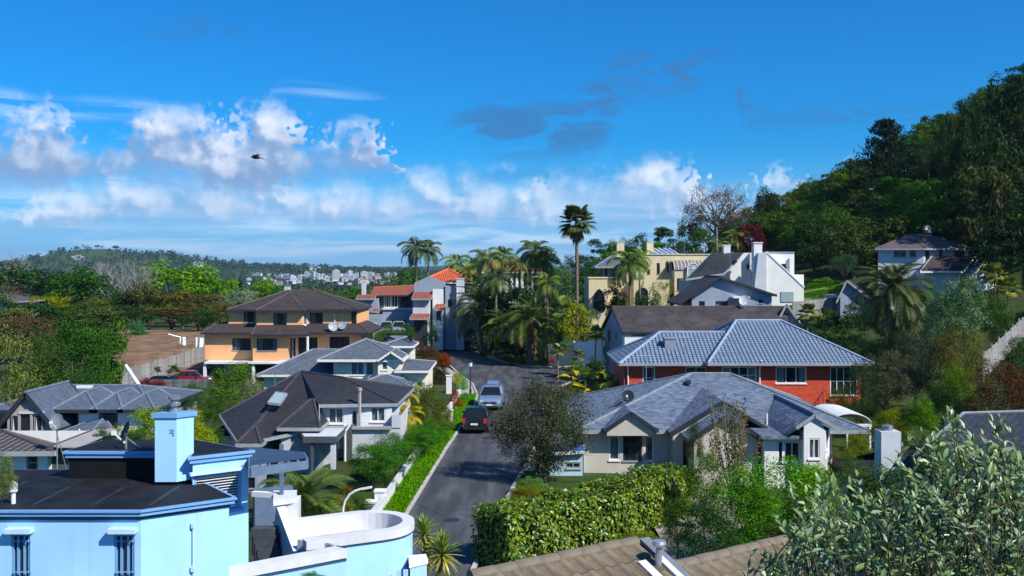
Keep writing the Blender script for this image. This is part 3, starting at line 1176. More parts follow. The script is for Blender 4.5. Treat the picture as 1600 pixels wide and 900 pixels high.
class House:
    def __init__(s, name, label, px0, d, zb, rz=0.0, cat='house', group=None):
        s.px0, s.d, s.zb = px0, d, zb
        s.X0 = wx(px0, d)
        s.root = empty(name, (s.X0, d, zb), rz, label, cat, group)

    def x(s, px, y=0.0):
        return wx(px, s.d + y) - s.X0

    def z(s, py, y=0.0):
        return wz(py, s.d + y) - s.zb

    def P(s, px, py, y=0.0):
        return (s.x(px, y), y, s.z(py, y))

    def rect(s, p0, p1, y0, y1):
        return [(s.x(p0, y0), y0), (s.x(p1, y0), y0), (s.x(p1, y0), y1), (s.x(p0, y0), y1)]

    def wall(s, pl, z0, z1, m, op=None, extra=(), name='wall', label=None, skip=()):
        """Walls round a counter-clockwise outline with real openings; op: {edge: [win, ...]}."""
        mb = MB()
        op = op or {}
        n = len(pl)
        todo = []
        for i in range(n):
            if i in skip:
                continue
            a, b = Vector(pl[i]), Vector(pl[(i + 1) % n])
            d = b - a
            L = d.length
            d.normalize()
            nn = Vector((d.y, -d.x))

            def T(u, z, o, a=a, d=d, nn=nn):
                q = a + d * u + nn * o
                return Vector((q.x, q.y, z))
            ws = op.get(i, [])
            us = sorted({0.0, L, *[min(max(w['u0'], 0), L) for w in ws], *[min(max(w['u1'], 0), L) for w in ws]})
            zs = sorted({z0, z1, *[min(max(w['z0'], z0), z1) for w in ws], *[min(max(w['z1'], z0), z1) for w in ws]})
            for u, u2 in zip(us, us[1:]):
                for q, q2 in zip(zs, zs[1:]):
                    cu, cz = (u + u2) / 2, (q + q2) / 2
                    if any(w['u0'] < cu < w['u1'] and w['z0'] < cz < w['z1'] for w in ws):
                        continue
                    mb.poly([T(u, q, 0), T(u2, q, 0), T(u2, q2, 0), T(u, q2, 0)])
            for w in ws:
                u, u2, q, q2, D = w['u0'], w['u1'], w['z0'], w['z1'], -w['depth'] - .02
                mb.poly([T(u, q, 0), T(u, q, D), T(u, q2, D), T(u, q2, 0)])
                mb.poly([T(u2, q, D), T(u2, q, 0), T(u2, q2, 0), T(u2, q2, D)])
                mb.poly([T(u, q, D), T(u, q, 0), T(u2, q, 0), T(u2, q, D)])
                mb.poly([T(u, q2, 0), T(u, q2, D), T(u2, q2, D), T(u2, q2, 0)])
                todo.append((T, w))
        for e in extra:
            mb.poly(e)
        o = mb.build(name, m, s.root)
        if label and o:
            o['label'] = label
        for T, w in todo:
            build_window(s.root, T, w)
        return o

    def slab(s, pl, z0, z1, m, name, label=None, parent=None):
        o = MB().prism(pl, z0, z1).build(name, m, parent or s.root)
        if label:
            o['label'] = label
        return o

    def roof(s, faces, m, fascia=M_GREYF, thick=0.12, cap=None, name='roof', label=None, capr=0.08):
        """Slab roof from its slopes: fascia boards along every free edge, cap tiles along ridges and hips."""
        mb, fb, cb = MB(), MB(), MB()

        def key(p):
            return tuple(round(c, 3) for c in p)
        E = {}
        F_ = [[Vector(p) for p in f] for f in faces]
        for fi, f in enumerate(F_):
            n = sum(((f[i] - f[0]).cross(f[(i + 1) % len(f)] - f[0]) for i in range(1, len(f) - 1)), Vector())
            if n.z < 0:
                f.reverse()
            mb.poly(f)
            mb.poly([p - Vector((0, 0, thick)) for p in reversed(f)])
            for i in range(len(f)):
                a, b = f[i], f[(i + 1) % len(f)]
                E.setdefault(frozenset((key(a), key(b))), []).append((fi, a, b))
        dz = Vector((0, 0, thick))
        for es in E.values():
            fi, a, b = es[0]
            if len(es) == 1:
                mb.poly([a, a - dz, b - dz, b])
                c = sum(F_[fi], Vector()) / len(F_[fi])
                d = (b - a).normalized()
                nn = Vector((d.y, -d.x, 0))
                if nn.length < .01:
                    continue
                nn.normalize()
                o = nn * 0.025 - Vector((0, 0, thick / 2 + .01))
                fb.beam(a + o - d * .01, b + o + d * .01, 0.045, thick + .07)
            else:
                f2 = F_[es[1][0]]
                c2 = sum(f2, Vector()) / len(f2)
                f = F_[fi]
                n = sum(((f[i] - f[0]).cross(f[(i + 1) % len(f)] - f[0]) for i in range(1, len(f) - 1)), Vector()).normalized()
                if (c2 - a).dot(n) < -0.02 and cap is not None:
                    cb.path([a, b], capr, 6)
        o = mb.build(name, m, s.root)
        if label:
            o['label'] = label
        if fascia is not None:
            fb.build('fascia', fascia, o)
        if cap is not None:
            cb.build('ridge_cap', cap, o)
        return o

    def chimney(s, x0, x1, y0, y1, z0, z1, m, capm=None, label=None):
        c = MB().box(x0, x1, y0, y1, z0, z1).build('chimney', m, s.root)
        MB().box(x0 - .05, x1 + .05, y0 - .05, y1 + .05, z1 + .002, z1 + .12).build('cap', capm or m, c)
        if label:
            c['label'] = label
        return c

    def pipe(s, pts, r, m, name='downpipe'):
        return MB().path(pts, r, 6).build(name, m, s.root, True)

    def aerial(s, p, h, m=M_STEEL, n=5):
        """Roof aerial: mast, boom and elements, with stays."""
        p = Vector(p)
        mb = MB()
        mb.path([p, p + Vector((0, 0, h))], .022, 5)
        mb.path([p + Vector((.05, .5, -.05)), p + Vector((0, 0, h * .7))], .012, 4)
        o = mb.build('aerial', m, s.root)
        mb = MB()
        t = p + Vector((0, 0, h))
        mb.path([t + Vector((-.5, 0, 0)), t + Vector((.5, .1, 0))], .014, 4)
        for i in range(n):
            q = t + Vector((-.45 + .9 * i / (n - 1), .1 * i / n, 0))
            mb.path([q + Vector((0, -.28, 0)), q + Vector((0, .28, 0))], .009, 4)
        mb.build('boom', m, o)
        return o

    def dish(s, p, r, aim, h=0.5, m=None, stay=True):
        """Satellite dish: mast, dish and feed arm."""
        p = Vector(p)
        t = p + Vector((0, 0, h))
        mb = MB().path([p, t], .03, 6)
        if stay:
            mb.path([p + Vector((.35, .1, .02)), p + Vector((0, 0, h * .75))], .018, 5)
        root = mb.build('satellite_dish', M_STEEL, s.root)
        aim = Vector(aim).normalized()
        q = aim.to_track_quat('Z', 'Y').to_matrix()
        b = MB()
        prof = [(0, 0), (.35, .02), (.7, .075), (1, .16)]
        for (r0, z0), (r1, z1) in zip(prof, prof[1:]):
            for k in range(14):
                a0, a1 = 6.2832 * k / 14, 6.2832 * (k + 1) / 14
                pts = [(r0 * math.cos(a0), r0 * math.sin(a0), z0), (r1 * math.cos(a0), r1 * math.sin(a0), z1), (r1 * math.cos(a1), r1 * math.sin(a1), z1), (r0 * math.cos(a1), r0 * math.sin(a1), z0)]
                P = [t + q @ (Vector(c) * r) for c in pts]
                if r0 == 0:
                    P = P[:3]
                b.poly(P, [(0, 0)] * len(P))
                b.poly([c - aim * .012 for c in reversed(P)], [(0, 0)] * len(P))
        b.build('reflector', m or M_GREYF, root, True)
        f = t + aim * r * 1.0 - Vector((0, 0, r * .3))
        MB().path([t - Vector((0, 0, r * .9)), f], .02, 5).obox(f - Vector((.05, .05, .04)), (.1, 0, 0), (0, .1, 0), (0, 0, .1)).build('feed_arm', M_WHITE, root)
        return root


def hip(x0, x1, y0, y1, z, rise, axis='x', i0=None, i1=None):
    """Slopes of a hip roof over a rectangle; inset 0 gives a gable end."""
    if axis == 'x':
        h = (y1 - y0) / 2
        i0 = h if i0 is None else i0
        i1 = h if i1 is None else i1
        a, b = (x0 + i0, y0 + h, z + rise), (x1 - i1, y0 + h, z + rise)
    else:
        h = (x1 - x0) / 2
        i0 = h if i0 is None else i0
        i1 = h if i1 is None else i1
        a, b = (x0 + h, y0 + i0, z + rise), (x0 + h, y1 - i1, z + rise)
    p, q, r, t = (x0, y0, z), (x1, y0, z), (x1, y1, z), (x0, y1, z)
    if axis == 'x':
        f = [[p, q, b, a] if abs(a[0] - b[0]) > 1e-4 else [p, q, a], [r, t, a, b] if abs(a[0] - b[0]) > 1e-4 else [r, t, a]]
        if i0 > 0:
            f.append([t, p, a])
        if i1 > 0:
            f.append([q, r, b])
    else:
        f = [[q, r, b, a] if abs(a[1] - b[1]) > 1e-4 else [q, r, a], [t, p, a, b] if abs(a[1] - b[1]) > 1e-4 else [t, p, a]]
        if i0 > 0:
            f.append([p, q, a])
        if i1 > 0:
            f.append([r, t, b])
    return f


# roof coverings and wall finishes
RM_SHINGLE = roof_mat('grey_shingle_roof', (0.075, 0.105, 0.16), (0.185, 0.23, 0.305), 0.32, 0.17, 0.5, 0.012, 0.45, 0.5, (0.09, 0.11, 0.15))
RM_BLUE = roof_mat('blue_grey_tile_roof', (0.155, 0.215, 0.305), (0.205, 0.275, 0.375), 0.30, 0.36, 0.0, 0.045, 0.30, 0.9, (0.13, 0.175, 0.24), 0.5, True)
RM_BROWN = roof_mat('dark_brown_tile_roof', (0.040, 0.031, 0.033), (0.066, 0.051, 0.052), 0.30, 0.34, 0.5, 0.03, 0.5, 0.6, (0.075, 0.06, 0.058))
RM_MOTTLED = roof_mat('mottled_brown_roof', (0.034, 0.029, 0.032), (0.058, 0.049, 0.053), 0.30, 0.30, 0.5, 0.02, 0.6, 0.5, (0.115, 0.098, 0.098))
RM_DARK = roof_mat('charcoal_shingle_roof', (0.018, 0.019, 0.024), (0.034, 0.035, 0.042), 0.30, 0.15, 0.5, 0.01, 0.6, 0.4, (0.036, 0.037, 0.043))
RM_SLATE = roof_mat('slate_tile_roof', (0.085, 0.105, 0.135), (0.14, 0.165, 0.205), 0.30, 0.33, 0.5, 0.03, 0.45, 0.6, (0.07, 0.085, 0.10))
RM_LBLUE = roof_mat('dusty_blue_shingle_roof', (0.070, 0.095, 0.140), (0.105, 0.135, 0.185), 0.30, 0.16, 0.5, 0.01, 0.6, 0.4, (0.055, 0.07, 0.10))
RM_RED = roof_mat('terracotta_tile_roof', (0.55, 0.10, 0.035), (0.68, 0.155, 0.05), 0.30, 0.34, 0.0, 0.04, 0.4, 0.8, (0.42, 0.09, 0.04), 0.7, True)
RM_RUST = roof_mat('rusty_tile_roof', (0.30, 0.085, 0.055), (0.40, 0.12, 0.07), 0.30, 0.34, 0.0, 0.04, 0.4, 0.8, (0.20, 0.07, 0.05), 0.7, True)
RM_TILE2 = roof_mat('weathered_brown_tile_roof', (0.13, 0.105, 0.10), (0.18, 0.15, 0.14), 0.30, 0.34, 0.0, 0.05, 0.3, 1.0, (0.10, 0.085, 0.08), 0.8, True)
RM_SEAM = roof_mat('bright_blue_metal_roof', (0.03, 0.17, 0.62), (0.035, 0.19, 0.66), 0.4, 9.0, 0.0, 0.03, 1.5, 0.4, (0.03, 0.15, 0.5), 0.35)
CAP_BLUE = mat('blue_ridge_tile', (0.24, 0.32, 0.43), 0.6, 0.15, 3.0)
CAP_GREY = mat('grey_ridge_tile', (0.20, 0.23, 0.27), 0.7, 0.2, 3.0)
CAP_BROWN = mat('brown_ridge_tile', (0.09, 0.073, 0.075), 0.7, 0.2, 3.0)
CAP_RED = mat('red_ridge_tile', (0.62, 0.15, 0.06), 0.7, 0.2, 3.0)
W_ORANGE = mat('apricot_plaster', (0.83, 0.43, 0.20), 0.8, 0.06, 0.8, 0.15, 40, streaks=0.10)
W_BLUE = mat('sky_blue_plaster', (0.36, 0.64, 0.93), 0.75, 0.07, 0.5, 0.2, 60, streaks=0.2)
W_BLUETRIM = mat('blue_trim_paint', (0.17, 0.36, 0.62), 0.5, 0.06, 1.0)
W_GREYW = mat('warm_grey_plaster', (0.50, 0.46, 0.40), 0.8, 0.07, 0.8, 0.15, 40, streaks=0.15)
W_BGREY = mat('blue_grey_plaster', (0.26, 0.31, 0.38), 0.8, 0.08, 0.8, 0.15, 40, streaks=0.15)
W_LGREY = mat('pale_grey_plaster', (0.52, 0.55, 0.58), 0.8, 0.08, 0.8, 0.15, 40, streaks=0.12)
W_WHITE = mat('white_plaster', (0.74, 0.74, 0.72), 0.75, 0.05, 0.8, 0.15, 40, streaks=0.10)
W_CREAM = mat('cream_plaster', (0.68, 0.58, 0.36), 0.8, 0.07, 0.8, 0.15, 40, streaks=0.12)
W_BOARD = board_mat('cream_weatherboard', (0.72, 0.70, 0.56))
W_GBOARD = board_mat('white_weatherboard', (0.66, 0.68, 0.70), 0.2)
W_BRICK = brick_mat('red_brick', (0.50, 0.056, 0.024), (0.68, 0.092, 0.038), (0.3, 0.2, 0.15))
W_DARK = mat('dark_cladding', (0.07, 0.075, 0.085), 0.7, 0.15, 1.0)
W_TAUPE = mat('taupe_plaster', (0.36, 0.33, 0.32), 0.8, 0.08, 0.8, 0.15, 40, streaks=0.15)

# ------------------------------------------------------------------ grey shingle house (right, middle distance)
h = House('shingle_house', 'grey plaster bungalow with blue-grey shingle hip roof and three front gables', 912, 55, -0.25)
zt = h.z(671)
X = h.x
wl = [win(X(952) - 0, X(968), h.z(719), h.z(681), 1, 1, M_WHITE, 1), win(X(973.5), X(1003), h.z(720), h.z(681), 3, 1, M_DARKF), win(X(1007), X(1021), h.z(720), h.z(682), 1, 1, M_WHITE, 3)]
dr = [win(X(1066), X(1081), 0.08, h.z(686), 2, 2, M_DARKF, 0, False, True)]
h.wall([(0, 0), (12.0, 0), (12.0, 12.6), (0, 12.6)], -0.3, zt, W_GREYW, {0: wl + dr, 3: [win(3, 4.6, .9, 2.0), win(7, 8, .9, 2.0)]})
h.roof(hip(-0.45, 15.2, -0.45, 13.0, zt, 2.35, 'x', 7.3, 6.0), RM_SHINGLE, M_GREYF, cap=CAP_GREY)
# small gable over the three windows
gx0, gx1, gz = X(945), X(1021), h.z(668)
gm = (gx0 + gx1) / 2
h.roof([[(gx0 - .12, -.85, gz), (gm, -.85, h.z(643, -.8)), (gm, 4.2, h.z(643, -.8)), (gx0 - .12, 4.2, gz)], [(gx1 + .12, -.85, gz), (gm, -.85, h.z(643, -.8)), (gm, 4.2, h.z(643, -.8)), (gx1 + .12, 4.2, gz)]], RM_SHINGLE, M_DARKF, 0.1)
MB().prism([(gx0 + .05, -.7), (gx1 - .05, -.7), (gx1 - .05, -.02), (gx0 + .05, -.02)], h.z(677.5), gz - .1).poly([(gx0 + .05, -.7, gz - .1), (gx1 - .05, -.7, gz - .1), (gm, -.7, h.z(645, -.8) - .08)]).build('gable', W_GREYW, h.root)
# two porch gables, one in front of the other
for (pl, pp, pr, ppy, pey, yf, nm) in ((1047, 1115, 1186, 626, 676, -1.3, 'porch_gable'), (1075, 1132, 1196, 651, 687, -3.2, 'entry_gable')):
    a, c = X(pl, yf), X(pr, yf)
    m_ = X(pp, yf) if nm == 'entry_gable' else X(1129, yf)
    c = 2 * m_ - a if nm == 'porch_gable' else c
    ze, zp = h.z(pey, yf), h.z(ppy, yf)
    h.roof([[(a, yf, ze), (m_, yf, zp), (m_, 5.5, zp), (a, 5.5, ze)], [(c, yf, ze), (m_, yf, zp), (m_, 5.5, zp), (c, 5.5, ze)]], RM_SHINGLE, M_DARKF, 0.1)
    b0 = a + .35
    c0 = c - .35
    kz = (zp - ze) / (m_ - a)
    mb = MB()
    y2 = yf + .22
    if nm == 'porch_gable':
        b0 = X(1081, yf)
        c0 = min(c0, X(1160, yf))
    mb.poly([(b0, y2, -.3), (c0, y2, -.3), (c0, y2, zp - abs(c0 - m_) * kz - .12), (m_, y2, zp - .12), (b0, y2, zp - abs(b0 - m_) * kz - .12)])
    mb.poly([(b0, -.02, -.3), (b0, y2, -.3), (b0, y2, ze), (b0, -.02, ze)])
    mb.poly([(c0, y2, -.3), (c0, -.02, -.3), (c0, -.02, ze), (c0, y2, ze)])
    mb.build(nm, W_GREYW, h.root)
a, b, zb_, kz = X(1052, -1.3), X(1081, -1.3), h.z(686, -1.3), (h.z(626, -1.3) - h.z(676, -1.3)) / (X(1129, -1.3) - X(1047, -1.3))
rk = lambda x: h.z(676, -1.3) + (x - X(1047, -1.3)) * kz - .12
MB().poly([(a, -1.082, zb_ - .1), (b + .01, -1.082, zb_ - .1), (b + .01, -1.082, rk(b)), (a, -1.082, rk(a))]).build('gable', W_GREYW, h.root)
MB().box(X(1047), X(1062), -1.1, -.02, -.3, h.z(674)).build('porch_pier', W_GREYW, h.root)
# right-hand wing with the white gable end
yw = -4.0
a, c, m_ = X(1256, yw), X(1292, yw) + .5, X(1272, yw)
ze, zp = h.z(690, yw), h.z(647, yw)
xr = X(1311, yw)
zr = h.z(662, yw) - .25
zl = zp - (m_ - X(1215, yw)) * 0.62
xl = X(1226, yw)
zl = h.z(684, yw)
h.roof([[(xl, yw + .6, zl), (m_ - .9, yw - .1, zp - .62), (m_, yw - .1, zp), (m_, 4.5, zp), (xl, 4.5, zl)],
        [(m_, yw - .1, zp), (xr, yw - .1, zr), (xr, 4.5, zr), (m_, 4.5, zp)]], RM_SHINGLE, M_GREYF, 0.1, CAP_GREY)
h.wall([(X(1256, yw), yw), (X(1290, yw), yw), (X(1308, yw) - .1, yw + .9), (X(1308, yw) - .1, 6), (X(1256, yw), 6)], -.3, zr - .12, W_WHITE,
       {0: [win(X(1263.5, yw) - X(1256, yw), X(1281, yw) - X(1256, yw), h.z(717, yw), h.z(685, yw), 2, 1, M_WHITE, 1)],
        1: [win(.16, .62, h.z(705, yw), h.z(674, yw), 2, 1, M_WHITE, 3)]},
       [[(X(1256, yw), yw, zr - .12), (X(1290, yw), yw, zr - .12), (m_ + .25, yw, zp - .2), (m_, yw, zp - .12), (m_ - .5, yw, zp - .4)]], 'wing_wall')
h.wall([(X(1196, -3.6), -3.4), (X(1222, -3.4), -3.4), (X(1254, -3.6), -3.4), (X(1254, -3.6), 0), (X(1196, -3.6), 0)], -.3, zl - .1, W_WHITE,
       {0: [win(X(1219, -3.4) - X(1197, -3.4), X(1226, -3.4) - X(1197, -3.4), h.z(722, -3.4), h.z(690, -3.4), 1, 1, M_WHITE)], 1: [win(.12, .9, h.z(722, -3.4), h.z(690, -3.4), 2, 1, M_WHITE)]}, name='bay_wall')
h.slab([(X(1190, -3.9), -3.85), (X(1257, -3.9), -3.85), (X(1257, -3.9), -.2), (X(1190, -3.9), -.2)], zl - .1, zl + .06, RM_SHINGLE, 'bay_roof')
MB().box(X(1096), X(1103), 4.6, 5.1, zt + 1.9, zt + 2.12).build('roof_vent', M_DARKF, h.root)
h.pipe([(X(1191), -1.0, zt + .4), (X(1191), -1.0, zt + 1.0)], .05, M_WHITE, 'vent_pipe')
h.dish((X(991), 3.0, h.z(622, 3.0) - .2), .36, (-.3, -1, .5), .3, M_DARKF)
h.aerial((X(1010, 9), 9, zt + 1.4), 1.8)

# white barrel-roofed carport beside it
cx0, cx1, cy = wx(1284, 58), wx(1349, 58), 58.0
cr = empty('carport', (cx0, cy, 0), 0, 'open carport with white curved roof beside the grey bungalow', 'carport')
mb = MB()
for i in range(10):
    a0, a1 = math.pi * i / 10, math.pi * (i + 1) / 10
    wd_ = cx1 - cx0
    p = lambda a: (wd_ / 2 - wd_ / 2 * math.cos(a), wz(657, cy) + .62 * math.sin(a))
    (xa, za), (xb, zb_) = p(a0), p(a1)
    mb.poly([(xa, -1.4, za), (xb, -1.4, zb_), (xb, 2.6, zb_), (xa, 2.6, za)])
    mb.poly([(xa, 2.6, za - .05), (xb, 2.6, zb_ - .05), (xb, -1.4, zb_ - .05), (xa, -1.4, za - .05)])
    mb.poly([(xa, -1.4, za - .05), (xb, -1.4, zb_ - .05), (xb, -1.4, zb_), (xa, -1.4, za)])
mb.build('roof', M_WHITE, cr)
z_ = wz(659, cy)
MB().beam((0, -1.35, z_), (cx1 - cx0, -1.35, z_), .08, .16).beam((0, 2.5, z_), (cx1 - cx0, 2.5, z_), .08, .16).build('beam', M_WHITE, cr)
for x_ in (0.1, cx1 - cx0 - .1):
    for y_ in (-1.35, 2.5):
        MB().box(x_ - .05, x_ + .05, y_ - .05, y_ + .05, -.2, z_ - .09).build('post', M_WHITE, cr)

# blue-roofed shed
h = House('garden_shed', 'small pale blue shed with bright blue metal roof beside the bungalow wall', 858, 54.2, -0.2, cat='shed')
X = h.x
zt = h.z(706)
h.wall([(0, 0), (X(911) - .02, 0), (X(911) - .02, 2.2), (0, 2.2)], -.2, zt, mat('pale_blue_board', (0.42, 0.60, 0.74), 0.7, 0.08), {0: [win(X(884), X(907), h.z(732), h.z(722), 2, 1, M_GREYF)]})
h.roof([[(-.12, -.2, h.z(707)), (X(912) + .02, -.2, h.z(704)), (X(912) + .02, 2.5, h.z(704) + .45), (-.12, 2.5, h.z(707) + .42)]], RM_SEAM, M_WHITE, 0.08)
mb = MB()
for i in range(8):
    x_ = -.08 + (X(912)) * i / 7
    mb.beam((x_, -.2, h.z(706) + .02), (x_, 2.5, h.z(706) + .46), .04, .04)
mb.build('roof_rib', mat('blue_rib_paint', (0.10, 0.30, 0.75), 0.35, 0.05), h.root)

# ------------------------------------------------------------------ red brick house
h = House('brick_house', 'red brick house under a long blue-grey tiled hip roof', 975, 75, 0.8)
X = h.x
ze = h.z(567)
y2 = -1.0
wf = M_WHITE
h.wall([(0, 0), (X(1108), 0), (X(1108), 8), (0, 8)], -1.5, ze, W_BRICK, {0: [win(X(1004), X(1023.5), h.z(608), h.z(573), 1, 2, wf, 2), win(X(1071), X(1104), h.z(606), h.z(573), 2, 2, wf)]})
x0 = X(1108, y2)
h.wall([(x0, y2), (X(1345, y2), y2), (X(1345, y2), 11), (x0, 11)], -1.5, h.z(567, y2), W_BRICK,
       {0: [win(X(1128, y2) - x0, X(1182, y2) - x0, h.z(600, y2), h.z(573, y2), 4, 2, wf, 2), win(X(1212, y2) - x0, X(1260, y2) - x0, h.z(599, y2), h.z(573, y2), 3, 1, wf, 2),
            win(X(1297, y2) - x0, X(1340, y2) - x0, h.z(618, y2), h.z(573, y2), 4, 2, wf)]})
h.roof(hip(X(966), X(1150), -.6, 8.4, ze, 2.0, 'x', 3.6, 0.1), RM_BLUE, M_GREYF, cap=CAP_BLUE, capr=.11)
xa, xb = X(1106, -1.7), X(1357, -1.7) + .4
zb_ = h.z(568, -1.7)
zp = h.z(501, 5)
A_, B_ = (X(1150, 5), 5, zp), (X(1220, 5), 5, zp)
h.roof([[(xa, -1.7, zb_), (xb, -1.7, zb_), B_], [(xa, -1.7, zb_), B_, A_], [(xb, -1.7, zb_), (xb, 11.5, zb_), B_], [(xb, 11.5, zb_), (xa, 11.5, zb_), A_, B_], [(xa, 11.5, zb_), (xa, -1.7, zb_), A_]],
       RM_BLUE, M_GREYF, cap=CAP_BLUE, capr=.12)
h.chimney(X(1039, 1.5), X(1056, 1.5), 1.5, 2.3, ze, h.z(530, 1.5), mat('grey_chimney_plaster', (0.22, 0.26, 0.32), 0.8, 0.1), label='square grey chimney')
h.pipe([(X(981), -.25, ze - .1), (X(981), -.12, ze - .35), (X(981), -.08, h.z(610)), (X(990), -.1, h.z(612))], .06, M_WHITE)
h.pipe([(X(1190, -1.7), -1.75, ze + .35), (X(1190, -1.7), -1.12, ze - .4), (X(1190, -1.7), -1.1, -1)], .06, M_WHITE)
h.aerial((X(1069), -.2, ze), 1.9)
MB().beam((X(1270, -2.2), -2.2, h.z(634, -2.2)), (X(1286, -2.2), -2.2, h.z(612, -2.2)), .05, .05).beam((X(1286, -2.2), -2.2, h.z(612, -2.2)), (X(1292, -2.2), -2.2, h.z(612, -2.2)), .05, .05).beam((X(1279, -2.2), -2.2, h.z(640, -2.2)), (X(1279, -2.2), -2.2, h.z(623, -2.2)), .04, .04).beam((X(1286, -2.2), -2.2, h.z(640, -2.2)), (X(1286, -2.2), -2.2, h.z(612, -2.2)), .04, .04).build('stair_rail', M_DARKF, h.root)

# ------------------------------------------------------------------ grey gabled house behind the brick one
h = House('gabled_house', 'blue-grey house with mottled dark brown roofs and an upper gable', 946, 95, 1.6)
X = h.x
# long lower roof: ridge along the view's width, gable end at the left
yl = 7.0
le, lp = h.P(973, 519, -.6), h.P(957, 480, 3.5)
zE, zP = h.z(519, -.6), h.z(479, 3.4)
h.roof([[(X(972), -.6, zE), (X(1232, -.6), -.6, zE), (X(1232, 3.4), 3.4, zP), (X(956, 3.4), 3.4, zP)], [(X(1232, 3.4), 3.4, zP), (X(956, 3.4), 3.4, zP), (X(940, 7.4), 7.4, zE), (X(1232), 7.4, zE)]],
       RM_MOTTLED, M_DARKF, .14, CAP_BROWN)
h.wall([(X(974), 0), (X(1228), 0), (X(1228), 6.9), (X(945, 6.9), 6.9)], -1.8, zE - .05, W_BGREY,
       {0: [win(X(987) - X(974), X(1009) - X(974), h.z(529), h.z(521.5), 2, 1, M_DARKF), win(X(1041) - X(974), X(1062) - X(974), h.z(528), h.z(521), 2, 1, M_DARKF), win(X(1104) - X(974), X(1120) - X(974), h.z(530), h.z(521.5), 2, 1, M_DARKF)],
        3: [win(1.2, 2.2, h.z(541), h.z(520), 1, 1, M_GREYF), win(4.0, 4.6, h.z(536), h.z(521), 1, 1, M_GREYF)]},
       [[(X(974), 0, zE - .05), (X(945, 6.9), 6.9, zE - .05), (X(958, 3.4), 3.4, zP - .15)], [(X(1228), 0, zE - .05), (X(1228), 6.9, zE - .05), (X(1228), 3.4, zP - .15)]])
h.wall(h.rect(976, 1020, -2.0, -.02), -1.8, h.z(527, -2), W_WHITE, name='lean_to_wall')
h.roof([[(X(974, -2.3), -2.3, h.z(555, -2.3)), (X(1012, -2.3), -2.3, h.z(555, -2.3)), (X(1006, -.6), -.7, h.z(544, -1)), (X(982, -.6), -.7, h.z(544, -1))]], RM_MOTTLED, M_GREYF, .1)
# right-hand white gable
g = [h.P(1231, 477, 2.5), h.P(1256, 513, 2.5), h.P(1222, 513, 2.5)]
h.roof([[h.P(1229, 475, 1.8), h.P(1258, 513, 1.8), h.P(1258, 513, 7), h.P(1229, 475, 7)], [h.P(1229, 475, 1.8), h.P(1218, 495, 1.8), h.P(1218, 495, 7), h.P(1229, 475, 7)]], RM_MOTTLED, M_GREYF, .12)
MB().poly([h.P(1220, 512, 2.3), h.P(1253, 512, 2.3), h.P(1229.5, 479, 2.3)]).build('gable', W_WHITE, h.root)
h.wall(h.rect(1221, 1252, 2.3, 7), -1.8, h.z(511, 2.3), W_WHITE, name='wing_wall')
# upper storey gable facing the view
yu = 5.0
zpk, zlf, zrt = h.z(432, yu), h.z(474, yu), h.z(461, yu)
pk = X(1123, yu)
kx = .56
hw = X(1075, yu)
lft = X(1060, yu)
rgt = 2 * pk - lft + 1.6
kk = (zpk - zlf) / (pk - lft)
h.roof([[(lft, yu - .5, zlf), (pk, yu - .5, zpk), (pk, yu + 7, zpk), (lft, yu + 7, zlf)], [(rgt, yu - .5, zpk - (rgt - pk) * kk * .48), (pk, yu - .5, zpk), (pk, yu + 7, zpk), (rgt, yu + 7, zpk - (rgt - pk) * kk * .48)]], RM_MOTTLED, M_DARKF, .14, CAP_BROWN)
a, b = X(1081, yu), X(1206, yu)
zt_ = h.z(465, yu)
h.wall([(a, yu), (b, yu), (b, yu + 6.5), (a, yu + 6.5)], 2.0, zt_, W_BGREY,
       {0: [win(X(1092, yu) - a, X(1101.5, yu) - a, h.z(481, yu), h.z(470.5, yu), 1, 1, M_DARKF), win(X(1118, yu) - a, X(1137.5, yu) - a, h.z(481, yu), h.z(470.5, yu), 2, 1, M_DARKF, 3), win(X(1185, yu) - a, X(1192, yu) - a, h.z(474, yu), h.z(468, yu), 1, 1, M_DARKF)]},
       [[(a, yu, zt_), (b, yu, zt_), (b, yu, zpk - (b - pk) * kk * .48 - .2), (pk, yu, zpk - .2), (a, yu, zpk - (pk - a) * kk - .2)]], 'upper_wall')
h.slab([(X(1145, 3.8), 3.6), (X(1171, 3.8), 3.6), (X(1171, 3.8), 4.97), (X(1145, 3.8), 4.97)], h.z(466, 3.8), h.z(463.5, 3.8), M_WHITE, 'awning')
h.slab([(X(1078, 3.6), 3.7), (X(1165, 3.6), 3.7), (X(1165, 3.6), 4.96), (X(1078, 3.6), 4.96)], h.z(486, 3.8), h.z(483, 3.8), M_GREYF, 'flashing')
h.dish((X(1163, 3), 3.0, zP - .2), .5, (-.6, -1, .5), .8, M_WHITE)

# ------------------------------------------------------------------ white modern house on the slope
h = House('white_house', 'white angular house with black lean-to roof and tapering chimney wall', 1080, 118, 5.0)
X = h.x
wallm = W_WHITE
x1, x2, x3, x4 = X(1135, 3), X(1201), X(1241), X(1257)
